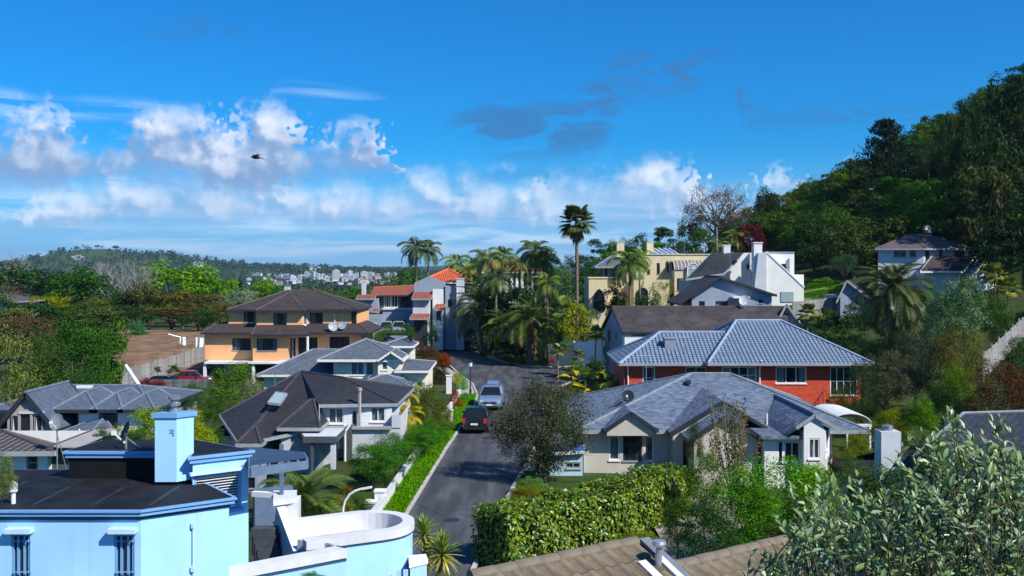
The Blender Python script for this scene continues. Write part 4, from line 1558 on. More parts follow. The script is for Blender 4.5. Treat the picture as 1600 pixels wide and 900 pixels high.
# tall rear wall with mono-pitch outline
MB().poly([h.P(1126, 470, 4), h.P(1241, 470, 4), h.P(1241, 395, 4), h.P(1163, 395, 4), h.P(1130, 424, 4)]).build('gable', wallm, h.root)
h.wall(h.rect(1196, 1241, 2, 9), -1.0, h.z(395, 2), wallm, {0: [win(X(1221, 2) - X(1196, 2), X(1228.5, 2) - X(1196, 2), h.z(420, 2), h.z(412, 2), 1, 1, M_DARKF)]}, name='upper_wall')
h.slab(h.rect(1195, 1242, 1.9, 9.1), h.z(395, 2) + .003, h.z(395, 2) + .12, M_GREYF, 'parapet')
h.wall(h.rect(1172, 1200, 3.0, 9), -1.0, h.z(396, 3.0), wallm, name='middle_wall')
h.wall(h.rect(1236, 1256, 1, 8), -1.0, h.z(429, 1), wallm, name='side_wall')
h.wall([(X(1128, 3.7), 3.7), (X(1172, 3.7), 3.7), (X(1172, 3.7), 9), (X(1128, 3.7), 9)], -1, h.z(424, 3.7), wallm, {}, [[(X(1136, 3.7), 3.7, h.z(424, 3.7)), (X(1172, 3.7), 3.7, h.z(424, 3.7)), (X(1172, 3.7), 3.7, h.z(396, 3.7)), (X(1163, 3.7), 3.7, h.z(396, 3.7))]], name='gable_wall')
wb = MB()
for q in ((1167, 1173, 421, 413),):
    fr = wb.obox((X(q[0], 3.6), 3.55, h.z(q[2], 3.6)), (X(q[1], 3.6) - X(q[0], 3.6), 0, 0), (0, .1, 0), (0, 0, h.z(q[3], 3.6) - h.z(q[2], 3.6))).build('window', M_DARKF, h.root)
    MB().poly([(X(q[0], 3.6) + .05, 3.54, h.z(q[2], 3.6) + .05), (X(q[1], 3.6) - .05, 3.54, h.z(q[2], 3.6) + .05), (X(q[1], 3.6) - .05, 3.54, h.z(q[3], 3.6) - .05), (X(q[0], 3.6) + .05, 3.54, h.z(q[3], 3.6) - .05)]).build('pane', GLASS, fr)
# sloping buttress wall: solid wedge from the chimney down to the right
yb = 0.0
mb = MB()
A_ = [h.P(1197, 490, yb), h.P(1256, 490, yb), h.P(1256, 449, yb), h.P(1197, 394, yb)]
B_ = [(p[0], p[1] + 1.9, p[2]) for p in A_]
mb.poly(A_)
mb.poly(B_[::-1])
for i in range(4):
    j = (i + 1) % 4
    mb.poly([A_[j], A_[i], B_[i], B_[j]])
mb.build('buttress_wall', wallm, h.root)
MB().beam(h.P(1197, 393, -.02), h.P(1257, 449, -.02), .1, .14).build('coping', M_WHITE, h.root)
fr = MB().obox(h.P(1220, 472, -.08), (X(1240) - X(1220), 0, 0), (0, .12, 0), (0, 0, h.z(456) - h.z(472))).build('window', M_GREYF, h.root)
for i in range(2):
    a, b = X(1220) + .06 + i * (X(1240) - X(1220)) / 2, X(1220) + (i + 1) * (X(1240) - X(1220)) / 2 - .04
    MB().poly([(a, -.085, h.z(471.5)), (b, -.085, h.z(471.5)), (b, -.085, h.z(457)), (a, -.085, h.z(457))]).build('pane', glass_mat('pale_glass', (0.35, 0.48, 0.5), 0.15), fr)
# tapering chimney: stack above, flared grey base below
c = MB().box(X(1178, .2), X(1191, .2), .2, 1.4, h.z(425, .2), h.z(380, .2)).build('chimney', wallm, h.root)
MB().prism([(X(1171), -.3), (X(1196.6), -.3), (X(1196.6), 1.5), (X(1171), 1.5)], -1, h.z(395, 0), [(X(1184), -.3), (X(1196.6), -.3), (X(1196.6), 1.5), (X(1184), 1.5)]).build('chimney_base', W_LGREY, h.root)
MB().box(X(1177, .2), X(1192, .2), .12, 1.48, h.z(380, .2) + .002, h.z(380, .2) + .12).build('cap', M_WHITE, c)
# black roof slope to the left with skylight
h.roof([[h.P(1072, 436, -1), h.P(1131, 427, -.5), h.P(1163, 395, 5), h.P(1111, 396, 6)]], RM_DARK, M_GREYF, .15)
h.roof([[h.P(1111, 396, 6.002), h.P(1163, 395, 5.002), h.P(1166, 420, 10), h.P(1111, 420, 10)]], RM_DARK, None, .15)
MB().poly([h.P(1088, 424, .85), h.P(1096, 423, .85), h.P(1107, 408, 3.3), h.P(1099, 409, 3.3)]).build('skylight', GLASS, h.root)
h.wall(h.rect(1076, 1130, 0, 7), -1, h.z(438, 0), W_LGREY, name='low_wall')
h.chimney(X(1131, 5.5), X(1141.5, 5.5), 5.5, 6.5, h.z(400, 5.5), h.z(384, 5.5), M_WHITE)
h.aerial((X(1140, .5), .3, h.z(424)), 2.2)
h.pipe([(X(1232.5, 1.8), 1.85, h.z(427, 1.8)), (X(1232.5, 1.8), 1.85, h.z(404, 1.8))], .1, M_STEEL, 'flue')
h.pipe([(X(1120, 7), 7, h.z(400, 7)), (X(1120, 7), 7, h.z(355, 7))], .06, M_GREYF, 'flagpole')

# ------------------------------------------------------------------ cream house with arched windows
h = House('cream_house', 'cream plaster villa with flat roofs, arched windows and two chimneys', 920, 135, 4.4)
X = h.x


def arch_panel(hh, pl, pr, py0, py1, y, m, name, pointed=False, spokes=True, frame=M_WHITE):
    """Arched opening set in front of a wall: frame ring, glass and bars."""
    a, b, z0, z1 = hh.x(pl, y), hh.x(pr, y), hh.z(py0, y), hh.z(py1, y)
    r = (b - a) / 2
    zc = z1 - (r if not pointed else r * 1.4)
    arc = []
    for i in range(13):
        t = math.pi * (1 - i / 12)
        if pointed:
            s_ = abs(math.cos(t)) ** 1.0
            arc.append(((a + b) / 2 + r * math.cos(t), zc + r * 1.4 * (1 - abs(math.cos(t)) ** 1.6)))
        else:
            arc.append(((a + b) / 2 + r * math.cos(t), zc + r * math.sin(t)))
    out_ = [(a, z0)] + arc + [(b, z0)]
    mb = MB()
    for (xa, za), (xb, zb2) in zip(out_, out_[1:]):
        mb.beam((xa, y - .05, za), (xb, y - .05, zb2), .12, .12, (0, 1, 0))
    mb.beam((a, y - .05, z0), (b, y - .05, z0), .12, .12, (0, 1, 0))
    if spokes:
        mb.beam((a, y - .05, zc), (b, y - .05, zc), .07, .07, (0, 1, 0))
        for i in (3, 6, 9):
            mb.beam(((a + b) / 2, y - .05, zc if i != 6 else z0), (arc[i][0], y - .05, arc[i][1]), .06, .06, (0, 1, 0))
    fr = mb.build(name, frame, hh.root)
    MB().poly([(q[0], y - .02, q[1]) for q in [(a, z0), (b, z0)] + arc[::-1]]).build('pane', m, fr)
    return fr


dkg = glass_mat('dark_glass', (0.02, 0.025, 0.035), 0.1)
h.wall(h.rect(1004, 1108, 0, 9), -2, h.z(398), W_CREAM, {0: [win(X(1026) - X(1004), X(1031) - X(1004), h.z(428), h.z(411), 1, 2), win(X(1012) - X(1004), X(1016) - X(1004), h.z(428), h.z(421), 1, 1)]})
h.slab(h.rect(1003, 1109, -.12, 9.1), h.z(398) + .003, h.z(396.6), mat('cream_coping', (0.66, 0.58, 0.42), 0.7, 0.06), 'parapet')
h.wall(h.rect(920, 949, -2, 6), -2, h.z(435, -2), W_CREAM, name='tower_wall')
h.slab(h.rect(919, 950, -2.1, 6.1), h.z(435, -2) + .003, h.z(433, -2), W_CREAM, 'parapet')
arch_panel(h, 928, 944, 486, 452, -2.03, dkg, 'arched_window', True, True, M_DARKF)
h.wall(h.rect(949, 1004, 1, 8), -2, h.z(417, 1), W_CREAM, {0: [win(.6, 2.2, 5, 6.4, 1, 1)]}, name='middle_wall')
h.wall(h.rect(941, 964, 0.2, 5), h.z(436, .2), h.z(416, .2), W_DARK, {0: [win(.2, .9, h.z(433, .2), h.z(418, .2), 1, 1, M_GREYF), win(1.0, 1.7, h.z(433, .2), h.z(418, .2), 1, 1, M_GREYF)]}, name='upper_wall')
h.roof(hip(X(929), X(972), -.6, 5.4, h.z(417, -.3), h.z(400, 2.5) - h.z(417, -.3), 'x', 2.4, .6), RM_SLATE, M_GREYF, .12, CAP_GREY)
h.wall(h.rect(990, 1046, -2.5, 0.98), -2, h.z(437, -2.5), W_CREAM, {}, name='lower_wall')
arch_panel(h, 996, 1012, 478, 450, -2.53, dkg, 'arched_window', False, True, M_DARKF)
h.chimney(X(964, 3), X(975.5, 3), 3, 4.2, h.z(405, 3), h.z(379, 3), W_CREAM, M_CREAM)
h.chimney(X(1011, 3), X(1021, 3), 3, 4.2, h.z(398, 3), h.z(379, 3), W_CREAM, M_CREAM)
mb = MB()
for i in range(5):
    a, b = X(1019 + i * 8, 3), X(1026 + i * 8, 3)
    sl_ = MB().poly([(a, 2, h.z(397)), (b, 2, h.z(397)), (b - .9, 5, h.z(388, 5)), (a - .9, 5, h.z(388, 5))]).build('skylight', glass_mat('blue_glass', (0.1, 0.2, 0.38), 0.1), h.root)
    MB().beam((b + .06, 2, h.z(396.6)), (b - .84, 5, h.z(387.6, 5)), .12, .1).build('frame', M_WHITE, sl_)
# barrel-vaulted conservatory
a, b = X(1053, -2), X(1098, -2)
mb, rb = MB(), MB()
zc, rr = h.z(422, -2), h.z(407, -2) - h.z(422, -2)
for i in range(8):
    t0, t1 = math.pi / 2 * i / 8, math.pi / 2 * (i + 1) / 8
    p = [(-2.6 + 2.5 * (1 - math.cos(t)), zc + rr * math.sin(t)) for t in (t0, t1)]
    mb.poly([(a, p[0][0], p[0][1]), (b, p[0][0], p[0][1]), (b, p[1][0], p[1][1]), (a, p[1][0], p[1][1])])
    for k in range(9):
        x_ = a + (b - a) * k / 8
        rb.beam((x_, p[0][0], p[0][1] + .03), (x_, p[1][0], p[1][1] + .03), .1, .08)
c = mb.build('vaulted_roof', mat('tinted_roof_panel', (0.20, 0.17, 0.20), 0.3, 0.1), h.root)
rb.build('rib', M_CREAM, c)
h.wall([(a, -2.5), (b, -2.5), (b, -.02), (a, -.02)], -2, zc, W_CREAM, {0: [win(.3, (b - a) - .3, 3.6, 5.2, 3, 1)]}, name='conservatory_wall')
arch_panel(h, 1074, 1091, 432, 411, -2.75, glass_mat('pale_glass'), 'arched_window')
for px in (1043, 1051):
    h.pipe([(X(px), -.1, h.z(425)), (X(px), -.1, h.z(408))], .11, M_DARKF, 'wall_lamp')

# ------------------------------------------------------------------ two-storey house high on the right-hand slope
h = House('hill_house', 'two-storey white and grey house with reddish hip roof high on the wooded slope', 1371, 112, 8.0)
X = h.x
ze = h.z(388)
h.wall([(X(1372), 0), (X(1436), -1.2), (X(1518, 0), .6), (X(1518, 0), 9), (X(1374, 9), 9)], -2.5, ze, W_LGREY,
       {0: [win(1.6, 2.9, h.z(402), h.z(391), 2, 1, M_GREYF), win(3.2, 3.9, h.z(402), h.z(391), 1, 1, M_GREYF)],
        1: [win(.25, .75, h.z(406), h.z(391), 1, 1), win(2.0, 2.5, h.z(403), h.z(391), 1, 1), win(4.0, 5.4, h.z(403), h.z(391), 3, 1)]})
zp = h.z(366, 4)
pk0, pk1 = (X(1421, 4), 4, zp), (X(1449, 4), 4, zp)
fr_, fl_, rr_, bk = (X(1436), -1.8, ze - .05), (X(1365), -.4, ze - .05), (X(1525), .2, ze - .05), 9.6
h.roof([[fl_, fr_, pk0], [fr_, rr_, pk1], [fr_, pk1, pk0], [rr_, (rr_[0], bk, ze - .05), pk1], [(rr_[0], bk, ze - .05), (X(1368, bk), bk, ze - .05), pk0, pk1], [(X(1368, bk), bk, ze - .05), fl_, pk0]],
       roof_mat('lichen_red_tile_roof', (0.085, 0.06, 0.065), (0.15, 0.09, 0.10), .3, .34, .5, .03, .5, .6, (0.16, 0.15, 0.14)), M_GREYF, .12, CAP_BROWN)
h.dish((X(1448, 4), 4, zp - .1), .65, (.2, -1, .5), .6, M_DARKF)
# lower wings with white bargeboards
h.roof([[h.P(1438, 424, -4), h.P(1505, 424, -4), h.P(1523, 400, -1.5), h.P(1457, 400, -1.5)], [h.P(1523, 400, -1.5), h.P(1457, 400, -1.5), h.P(1457, 415, 1.5), h.P(1534, 420, 1.5)]], RM_BROWN, M_WHITE, .12)
h.wall(h.rect(1444, 1500, -3.4, 0), -3, h.z(424, -3.4), W_LGREY, name='wing_wall')
h.roof([[h.P(1539, 406, -4.2), h.P(1519, 432, -4.2), h.P(1519, 432, 1), h.P(1539, 406, 1)], [h.P(1539, 406, -4.2), h.P(1558, 430, -4.2), h.P(1558, 430, 1), h.P(1539, 406, 1)]], RM_BROWN, M_WHITE, .12)
g0 = [h.P(1522, 455, -3.9), h.P(1556, 455, -3.9), h.P(1556, 429, -3.9), h.P(1539, 409, -3.9), h.P(1522, 430, -3.9)]
g1 = [(p[0], p[1] + 4, p[2]) for p in g0]
mb = MB().poly(g0).poly(g1[::-1])
for i in range(5):
    mb.poly([g0[(i + 1) % 5], g0[i], g1[i], g1[(i + 1) % 5]])
mb.build('gable_wing', W_WHITE, h.root)

h = House('small_gabled_house', 'small blue-grey gabled outbuilding half hidden by the big date palm', 1311, 108, 5.0, cat='outbuilding')
X = h.x
h.wall(h.rect(1313, 1352, 0, 6), -2, h.z(462), W_BGREY, {}, [[(X(1313), 0, h.z(462)), (X(1352), 0, h.z(462)), (X(1324), 0, h.z(441))]])
h.roof([[h.P(1307, 472, -.5), h.P(1323, 438, -.5), h.P(1330, 438, 6), h.P(1312, 472, 6)], [h.P(1323, 438, -.5), h.P(1356, 464, -.5), h.P(1362, 464, 6), h.P(1330, 438, 6)]], RM_BROWN, M_GREYF, .1)

# ------------------------------------------------------------------ grey houses with red roofs at the end of the street
h = House('red_roof_house', 'grey plaster house with bright terracotta hip roof at the end of the street', 647, 135, 1.2)
X = h.x
ze = h.z(442)
a, b = X(647), X(695)
h.wall([(a, 0), (b, 0), (b, 4), (a, 4)], -1, ze, W_BGREY, {}, [[(a, 0, ze), (b, 0, ze), ((a + b) / 2, 0, h.z(431))]])
h.slab([(b + .0, 4.02), (X(735, 4), 4.02), (X(735, 4), 13), (a, 13), (a, 4.02)], -1, h.z(443, 4), W_BGREY, 'rear_wall')
h.roof(hip(X(653, 2), X(737, 3), 1.5, 13, h.z(441, 3), h.z(420, 7) - h.z(441, 3), 'x', 3.8, 3.4), RM_RED, M_WHITE, .14, CAP_RED, capr=.14)
c = h.chimney(X(713, -1), X(725, -1), -1, .6, -1, h.z(436, -1), W_LGREY, label='tall plain grey chimney wall')
h.wall(h.rect(696, 713, -.4, 4), -1, h.z(446, -.4), W_BGREY, {0: [win(.3, .9, h.z(480, -.4), h.z(468, -.4), 1, 1)]}, name='link_wall')
h.wall([(X(645, -2.2), -2.2), (X(670, -2.2), -2.2), (X(674, -.4), -.02), (X(645, -2.2), -.02)], -1, h.z(466, -2.2), W_LGREY, {1: [win(.4, .8, h.z(512, -2), h.z(500, -2), 1, 1)]}, name='bay_wall')
h.roof([[h.P(643, 467, -2.8), h.P(673, 467, -2.8), h.P(678, 456, -.05), h.P(648, 456, -.05)]], RM_RUST, M_GREYF, .12)
h.roof([[h.P(640, 498, -3.4), h.P(669, 498, -3.4), h.P(672, 490, -2.25), h.P(645, 490, -2.25)]], RM_RUST, M_GREYF, .12)
MB().box(X(645, -3), X(667, -3), -2.23, -2.21, -.5, h.z(499, -3)).build('garage_door', M_DARKF, h.root)
h.wall(h.rect(676, 692, -1.2, -.02), -1, h.z(452, -1.2), W_WHITE, {0: [win(.5, 1.1, h.z(500, -1.2), h.z(486, -1.2), 1, 1)]}, name='stair_wall')
h.roof([[h.P(679, 484, -2), h.P(696, 484, -2), h.P(696, 475, -1.25), h.P(682, 475, -1.25)]], RM_RUST, M_GREYF, .1)
h.wall(h.rect(725, 745, 1, 5), -1, h.z(458, 1), W_LGREY, name='court_wall')
h.pipe([(X(714, -1.1), -1.12, 0), (X(714, -1.1), -1.12, h.z(446, -1.1))], .07, M_WHITE)

h = House('rusty_roof_house', 'dark grey split-level house with rusty red-brown tiled roof next to the parked van', 558, 141, 1.6)
X = h.x
ze = h.z(460)
h.wall(h.rect(581, 645, 1, 8), -1, ze, W_DARK, {0: [win(X(600) - X(581), X(611) - X(581), h.z(481), h.z(463), 3, 1, M_WHITE, 2), win(X(612) - X(581), X(622) - X(581), h.z(481), h.z(463), 2, 1, M_WHITE), win(X(627) - X(581), X(640) - X(581), h.z(481), h.z(463), 2, 1)]})
h.roof([[h.P(578, 462, .2), h.P(646, 461, .2), h.P(648, 446, 5), h.P(584, 449, 5)], [h.P(648, 446, 5), h.P(584, 449, 5), h.P(584, 460, 9), h.P(648, 460, 9)]], RM_RUST, M_DARKF, .14, CAP_RED)
h.wall(h.rect(557, 590, -1, 4), -1, h.z(466, -1), W_BGREY, {}, name='tower_wall')
h.roof([[h.P(556, 467, -1.5), h.P(585, 467, -1.5), h.P(588, 460, .6), h.P(560, 461, .6)]], RM_RUST, M_GREYF, .1)
h.chimney(X(565, 4), X(571, 4), 4, 4.8, h.z(466, 4), h.z(441, 4), W_LGREY)
h.wall(h.rect(565, 598, -3.5, -1.02), -1, h.z(491, -3.5), W_BGREY, {}, name='garage_wall')
MB().box(X(570, -3.5), X(589, -3.5), -3.54, -3.505, -.6, h.z(504, -3.5)).build('garage_door', W_LGREY, h.root)
h.wall(h.rect(598, 645, -1.5, .98), -1, h.z(484, -1.5), W_BGREY, {0: [win(.5, 3.2, h.z(512, -1.5), h.z(500, -1.5), 2, 1)]}, name='carport_wall')
h.slab(h.rect(596, 646, -1.7, 1), h.z(484, -1.5) + .003, h.z(482, -1.5), W_LGREY, 'balcony')
h.roof([[h.P(580, 487, -1.6), h.P(592, 487, -1.6), h.P(590, 480, -.7), h.P(584, 480, -.7)]], RM_RUST, M_GREYF, .1)

h = House('column_villa', 'white villa with tall pilasters and rusty roof glimpsed behind the palms', 785, 165, 6.0)
X = h.x
h.wall(h.rect(735, 838, 0, 8), -2, h.z(424), W_WHITE, {0: [win(X(794 + i * 8) - X(735), X(798.5 + i * 8) - X(735), h.z(444), h.z(428), 1, 1) for i in range(5)]})
for i in range(6):
    MB().box(X(790 + i * 8), X(792.5 + i * 8), -.3, -.01, h.z(450), h.z(424)).build('pilaster', M_WHITE, h.root)
h.roof(hip(X(728), X(846), -.8, 8.8, h.z(425), h.z(408, 4) - h.z(425), 'x'), RM_RUST, M_WHITE, .14, CAP_RED, capr=.12)

# ------------------------------------------------------------------ apricot house
h = House('apricot_house', 'two-storey apricot plaster house with dark brown hip roofs above the parked cars', 320, 105, -1.0)
X = h.x
zf, zl, zu = h.z(563), h.z(521), h.z(484)
y2 = -1.0
h.wall([(X(320), 0), (X(564), 0), (X(564), 10), (X(320), 10)], zf, zl + .3, W_ORANGE,
       {0: [win(X(363) - X(320), X(392) - X(320), h.z(547), h.z(528.5), 3, 1, M_DARKF, 3), win(X(452) - X(320), X(463) - X(320), h.z(560), h.z(527), 2, 1, M_WHITE, 2), win(X(466) - X(320), X(496) - X(320), zf + .05, h.z(527), 3, 1, M_DARKF), win(X(515) - X(320), X(546) - X(320), h.z(548), h.z(526), 3, 1, M_DARKF)]})
h.wall([(X(395, y2), y2), (X(450, y2), y2), (X(450, y2), -.02), (X(395, y2), -.02)], zf, zl + .3, W_ORANGE, {0: [win(X(401, y2) - X(395, y2), X(433, y2) - X(395, y2), h.z(548, y2), h.z(529, y2), 3, 1, M_DARKF, 2)]}, name='bay_wall')
a, b = X(357, 1.2), X(559, 1.2)
h.wall([(a, 1.2), (b, 1.2), (b, 9.5), (a, 9.5)], zl, zu, W_ORANGE,
       {0: [win(X(381, 1.2) - a, X(399, 1.2) - a, h.z(503, 1.2), h.z(485.5, 1.2), 2, 1, M_DARKF, 2), win(X(484, 1.2) - a, X(504.5, 1.2) - a, h.z(507.5, 1.2), h.z(488.5, 1.2), 2, 1, M_DARKF, 3), win(X(549, 1.2) - a, X(557, 1.2) - a, h.z(506, 1.2), h.z(486, 1.2), 1, 1, M_DARKF)]}, name='upper_wall')
a2 = X(401, .2)
h.wall([(a2, .2), (X(472, .2), .2), (X(481, .9), 1.18), (a2, 1.18)], zl, zu, W_ORANGE, {0: [win(X(427, .2) - a2, X(448, .2) - a2, h.z(509, .2), h.z(489.5, .2), 2, 1, M_DARKF, 2)], 1: [win(.2, .9, h.z(508, .5), h.z(490, .5), 1, 1, M_WHITE, 1)]}, name='upper_bay_wall')
h.roof(hip(X(353, .5), X(560, .5), .5, 10.2, zu, h.z(454, 5) - zu, 'x', 5.2, 5.2), RM_BROWN, M_DARKF, .14, CAP_BROWN)
h.roof(hip(X(399, -.5), X(476, -.5), -.5, 7, zu - .05, h.z(455, 4) - zu - .1, 'y', 4.0, 0.5), RM_BROWN, M_DARKF, .14, CAP_BROWN)
# skirt roofs between the storeys
zs = h.z(520, -.7)
h.roof([[(X(314, -.7), -.7, zs), (X(398, -.7), -.7, zs), (X(398, 1.1), 1.18, zs + .8), (X(336, 1.1), 1.18, zs + .8)], [(X(314, -.7), -.7, zs), (X(336, 1.1), 1.18, zs + .8), (X(336, 1.1), 6, zs + .8), (X(314, -.7), 8, zs)]], RM_BROWN, M_DARKF, .12, CAP_BROWN)
zs2 = h.z(523, -1.8)
h.roof([[(X(392, -1.8), -1.8, zs2), (X(483, -1.8), -1.8, zs2), (X(474, 0), .18, zs2 + .85), (X(400, 0), .18, zs2 + .85)], [(X(392, -1.8), -1.8, zs2), (X(400, 0), .18, zs2 + .85), (X(400, 0), .6, zs2 + .85), (X(392, -1.8), .6, zs2)]], RM_BROWN, M_DARKF, .12, CAP_BROWN)
zs3 = h.z(520, -1.2)
h.roof([[(X(478, -1.2), -1.2, zs3), (X(577, -1.2), -1.2, zs3), (X(559, 1.1), 1.18, zs3 + .8), (X(476, 1.1), 1.18, zs3 + .8)], [(X(577, -1.2), -1.2, zs3), (X(559, 1.1), 1.18, zs3 + .8), (X(559, 1.1), 8, zs3 + .8), (X(577, -1.2), 9, zs3)]], RM_BROWN, M_DARKF, .12, CAP_BROWN)
h.pipe([(X(484), -1.1, zf), (X(484), -1.1, zs3 - .1)], .14, M_WHITE, 'column')
h.pipe([(X(523, 1.1), 1.1, h.z(512)), (X(523, 1.1), 1.1, zu - .1)], .06, M_WHITE)
h.slab(h.rect(319, 566, -1.6, 10), zf - .22, zf - .003, M_WHITE, 'floor_slab')
h.wall(h.rect(350, 560, 1.5, 9.5), -1, zf - .23, W_LGREY, {0: [win(3.2, 7.5, .4, 2.0, 2, 1), win(9, 11, .3, 2.0, 2, 1)]}, name='basement_wall')
for px in (326, 401, 480, 556):
    MB().box(X(px - 2), X(px + 2), -1.4, -1.1, -1, zf - .23).build('pillar', M_WHITE, h.root)
h.slab(h.rect(450, 500, -3.2, -1.62), zf - .2, zf - .02, M_CONC, 'terrace')
h.chimney(X(444, 6), X(452, 6), 6, 6.7, h.z(458, 6), h.z(447, 6), W_LGREY, M_STEEL)
h.dish((X(520, -1), -.9, zs3 + .1), .5, (.4, -1, .4), .5, M_GREYF)
h.dish((X(534, -1), -.6, zs3 + .2), .45, (-.2, -1, .6), .5, M_GREYF)

# ------------------------------------------------------------------ cream weatherboard house
h = House('weatherboard_house', 'cream weatherboard house with slate-grey stepped hip roofs', 521, 88, -1.8)
X = h.x
zu = h.z(561)
h.wall([(X(521), 0), (X(592), 0), (X(592), -.6), (X(628), -.6), (X(628), 7), (X(515), 7)], -.5, zu - .05, W_BOARD,
       {0: [win(X(548) - X(521), X(569) - X(521), h.z(586), h.z(566), 2, 1, M_WHITE, 1), win(X(571.5) - X(521), X(584) - X(521), h.z(586), h.z(566), 1, 1, M_WHITE, 1)],
        2: [win(X(598, -.6) - X(592, -.6), X(607, -.6) - X(592, -.6), h.z(578, -.6), h.z(564, -.6), 1, 1, M_WHITE, 1)]},
       [[(X(594), -.6, zu - .05), (X(627), -.6, zu - .05), (X(610.5), -.6, h.z(551))]])
h.roof(hip(X(498), X(632), -.7, 7.6, zu, h.z(529, 3.5) - zu, 'x', 3.6, 3.9), RM_SLATE, M_WHITE, .14, CAP_GREY)
h.roof([[h.P(590, 563, -1.1), h.P(610.5, 549, -1.1), (X(610.5, -1.1), 3, h.z(549, -1.1)), (X(590, -1.1), 3, h.z(563, -1.1))], [h.P(628.5, 561, -1.1), h.P(610.5, 549, -1.1), (X(610.5, -1.1), 3, h.z(549, -1.1)), (X(628.5, -1.1), 3, h.z(561, -1.1))]], RM_SLATE, M_WHITE, .1)
h.roof(hip(X(548, -4), X(643, -4), -4, 0.4, h.z(605, -4), h.z(586, -1.8) - h.z(605, -4), 'x', 2.2, 2.2), RM_SLATE, M_WHITE, .12, CAP_GREY)
h.wall(h.rect(556, 636, -3.5, -.65), -1, h.z(607, -3.5), W_BOARD, {0: [win(1, 2.4, .6, 1.8, 2, 1, M_WHITE)]}, name='porch_wall')
h.roof(hip(X(618), X(671), -.9, 8, h.z(578), h.z(561, 3) - h.z(578), 'x', .6, 2.8), RM_SLATE, M_WHITE, .12, CAP_GREY)
h.wall(h.rect(629, 665, -.3, 7.5), -1, h.z(579), W_BOARD, name='side_wall')
h.roof(hip(X(404, 1), X(530, 1), 0.2, 9, h.z(586, .2), h.z(546, 4.5) - h.z(586, .2), 'x', 4.0, .5), RM_SLATE, M_WHITE, .12, CAP_GREY)
h.wall(h.rect(412, 514, .8, 8.5), -1, h.z(587, .8), W_BOARD, {0: [win(2.2, 3.8, .7, 1.9, 2, 1, M_WHITE)]}, name='wing_wall')
h.roof(hip(X(590, 5), X(646, 5), 5, 10, h.z(541, 5), h.z(526, 7.5) - h.z(541, 5), 'x', 2.4, 2.4), RM_SLATE, M_WHITE, .12, CAP_GREY)
h.wall(h.rect(594, 642, 5.4, 9.6), 0, h.z(542, 5), W_BOARD, name='rear_wall')

# ------------------------------------------------------------------ charcoal-roofed house on the left of the street
h = House('charcoal_roof_house', 'pale house under a sweeping charcoal shingle roof with a skylight, left of the street', 440, 60, -1.7)
X = h.x
A_, B_ = h.P(470, 580, 6.0), h.P(537, 590, 3.6)
E1, E2 = h.P(498, 632.5, -.5), h.P(621, 629, 0)
E2 = (E2[0], E2[1], E1[2])
E3 = (E2[0] + .2, 8.0, E2[2])
E4 = (A_[0] - .5, 11.0, E2[2])
L1, L2, M_ = h.P(343, 648, 3.0), h.P(374, 694, -3.2), h.P(499, 668, -2.0)
h.roof([[E1, E2, B_, A_], [E2, E3, B_], [E3, E4, A_, B_], [L1, L2, A_], [L2, M_, A_], [M_, E1, A_], [E4, L1, A_]], RM_DARK, M_GREYF, .12, mat('charcoal_ridge', (0.05, 0.05, 0.06), 0.7, 0.2))
CAPD = MATS['charcoal_ridge']
zb2 = h.z(669, -2.6)
h.roof(hip(X(433, -2.6), X(500, -2.6), -2.6, 3.0, zb2, h.z(628, -.8) - zb2, 'x', 1.3, .9), RM_DARK, M_GREYF, .12, CAPD)
zb1 = h.z(694, -3.8)
h.roof(hip(X(368, -3.8), X(408, -3.8), -3.8, 1.0, zb1, h.z(664, -2.4) - zb1, 'y', 1.5, 1), RM_DARK, M_GREYF, .12, CAPD)
h.roof(hip(X(320, 1.5), X(380, 1.5), 1.5, 8, h.z(682, 1.5), 1.1, 'x', 2, 0), RM_DARK, M_GREYF, .12, CAPD)
h.wall(h.rect(328, 420, 2, 9), -.6, h.z(684, 1.5), W_LGREY, name='wing_wall')
zw = h.z(634)
a = X(503)
h.wall([(a, 0), (X(612), 0), (X(612), 7.5), (a, 7.5)], -.5, zw, W_GBOARD,
       {0: [win(X(513) - a, X(537) - a, h.z(662), h.z(637), 2, 1, M_WHITE, 1), win(X(551) - a, X(556.5) - a, h.z(662), h.z(642), 1, 1, M_GREYF), win(X(579) - a, X(602) - a, h.z(659), h.z(636), 2, 1, M_WHITE, 1)]}, name='upper_wall')
h.wall(h.rect(500, 626, -.55, 6), -.6, h.z(666, -.55), W_LGREY, {0: [win(X(528, -.55) - X(500, -.55), X(542, -.55) - X(500, -.55), h.z(731, -.55), h.z(702, -.55), 1, 2, M_DARKF), win(X(581, -.55) - X(500, -.55), X(592, -.55) - X(500, -.55), h.z(708, -.55), h.z(696, -.55), 1, 1, M_DARKF)]}, name='lower_wall')
h.slab(h.rect(507, 611, -.75, -.56), h.z(668), h.z(664), W_TAUPE, 'ledge')
h.wall(h.rect(612, 626, -.6, 5), h.z(666), h.z(649, -.6), W_LGREY, name='parapet_wall')
h.wall(h.rect(438, 498, -2.2, 4), -.6, zb2 - .1, W_BGREY, {0: [win(.9, 1.4, .4, 1.1, 2, 1, M_DARKF)]}, name='bay_wall')
h.wall(h.rect(373, 404, -3.4, 3), -.6, zb1 - .1, W_BGREY, {0: [win(.5, .9, .5, 1.1, 1, 1, M_DARKF)]}, name='end_wall')
MB().box(X(440, -2.3), X(454, -2.3), -2.36, -2.21, -.4, h.z(681, -2.3)).build('painted_sun_sliver', W_LGREY, h.root)  # paler slab, painted as the sunlit sliver of the bay wall
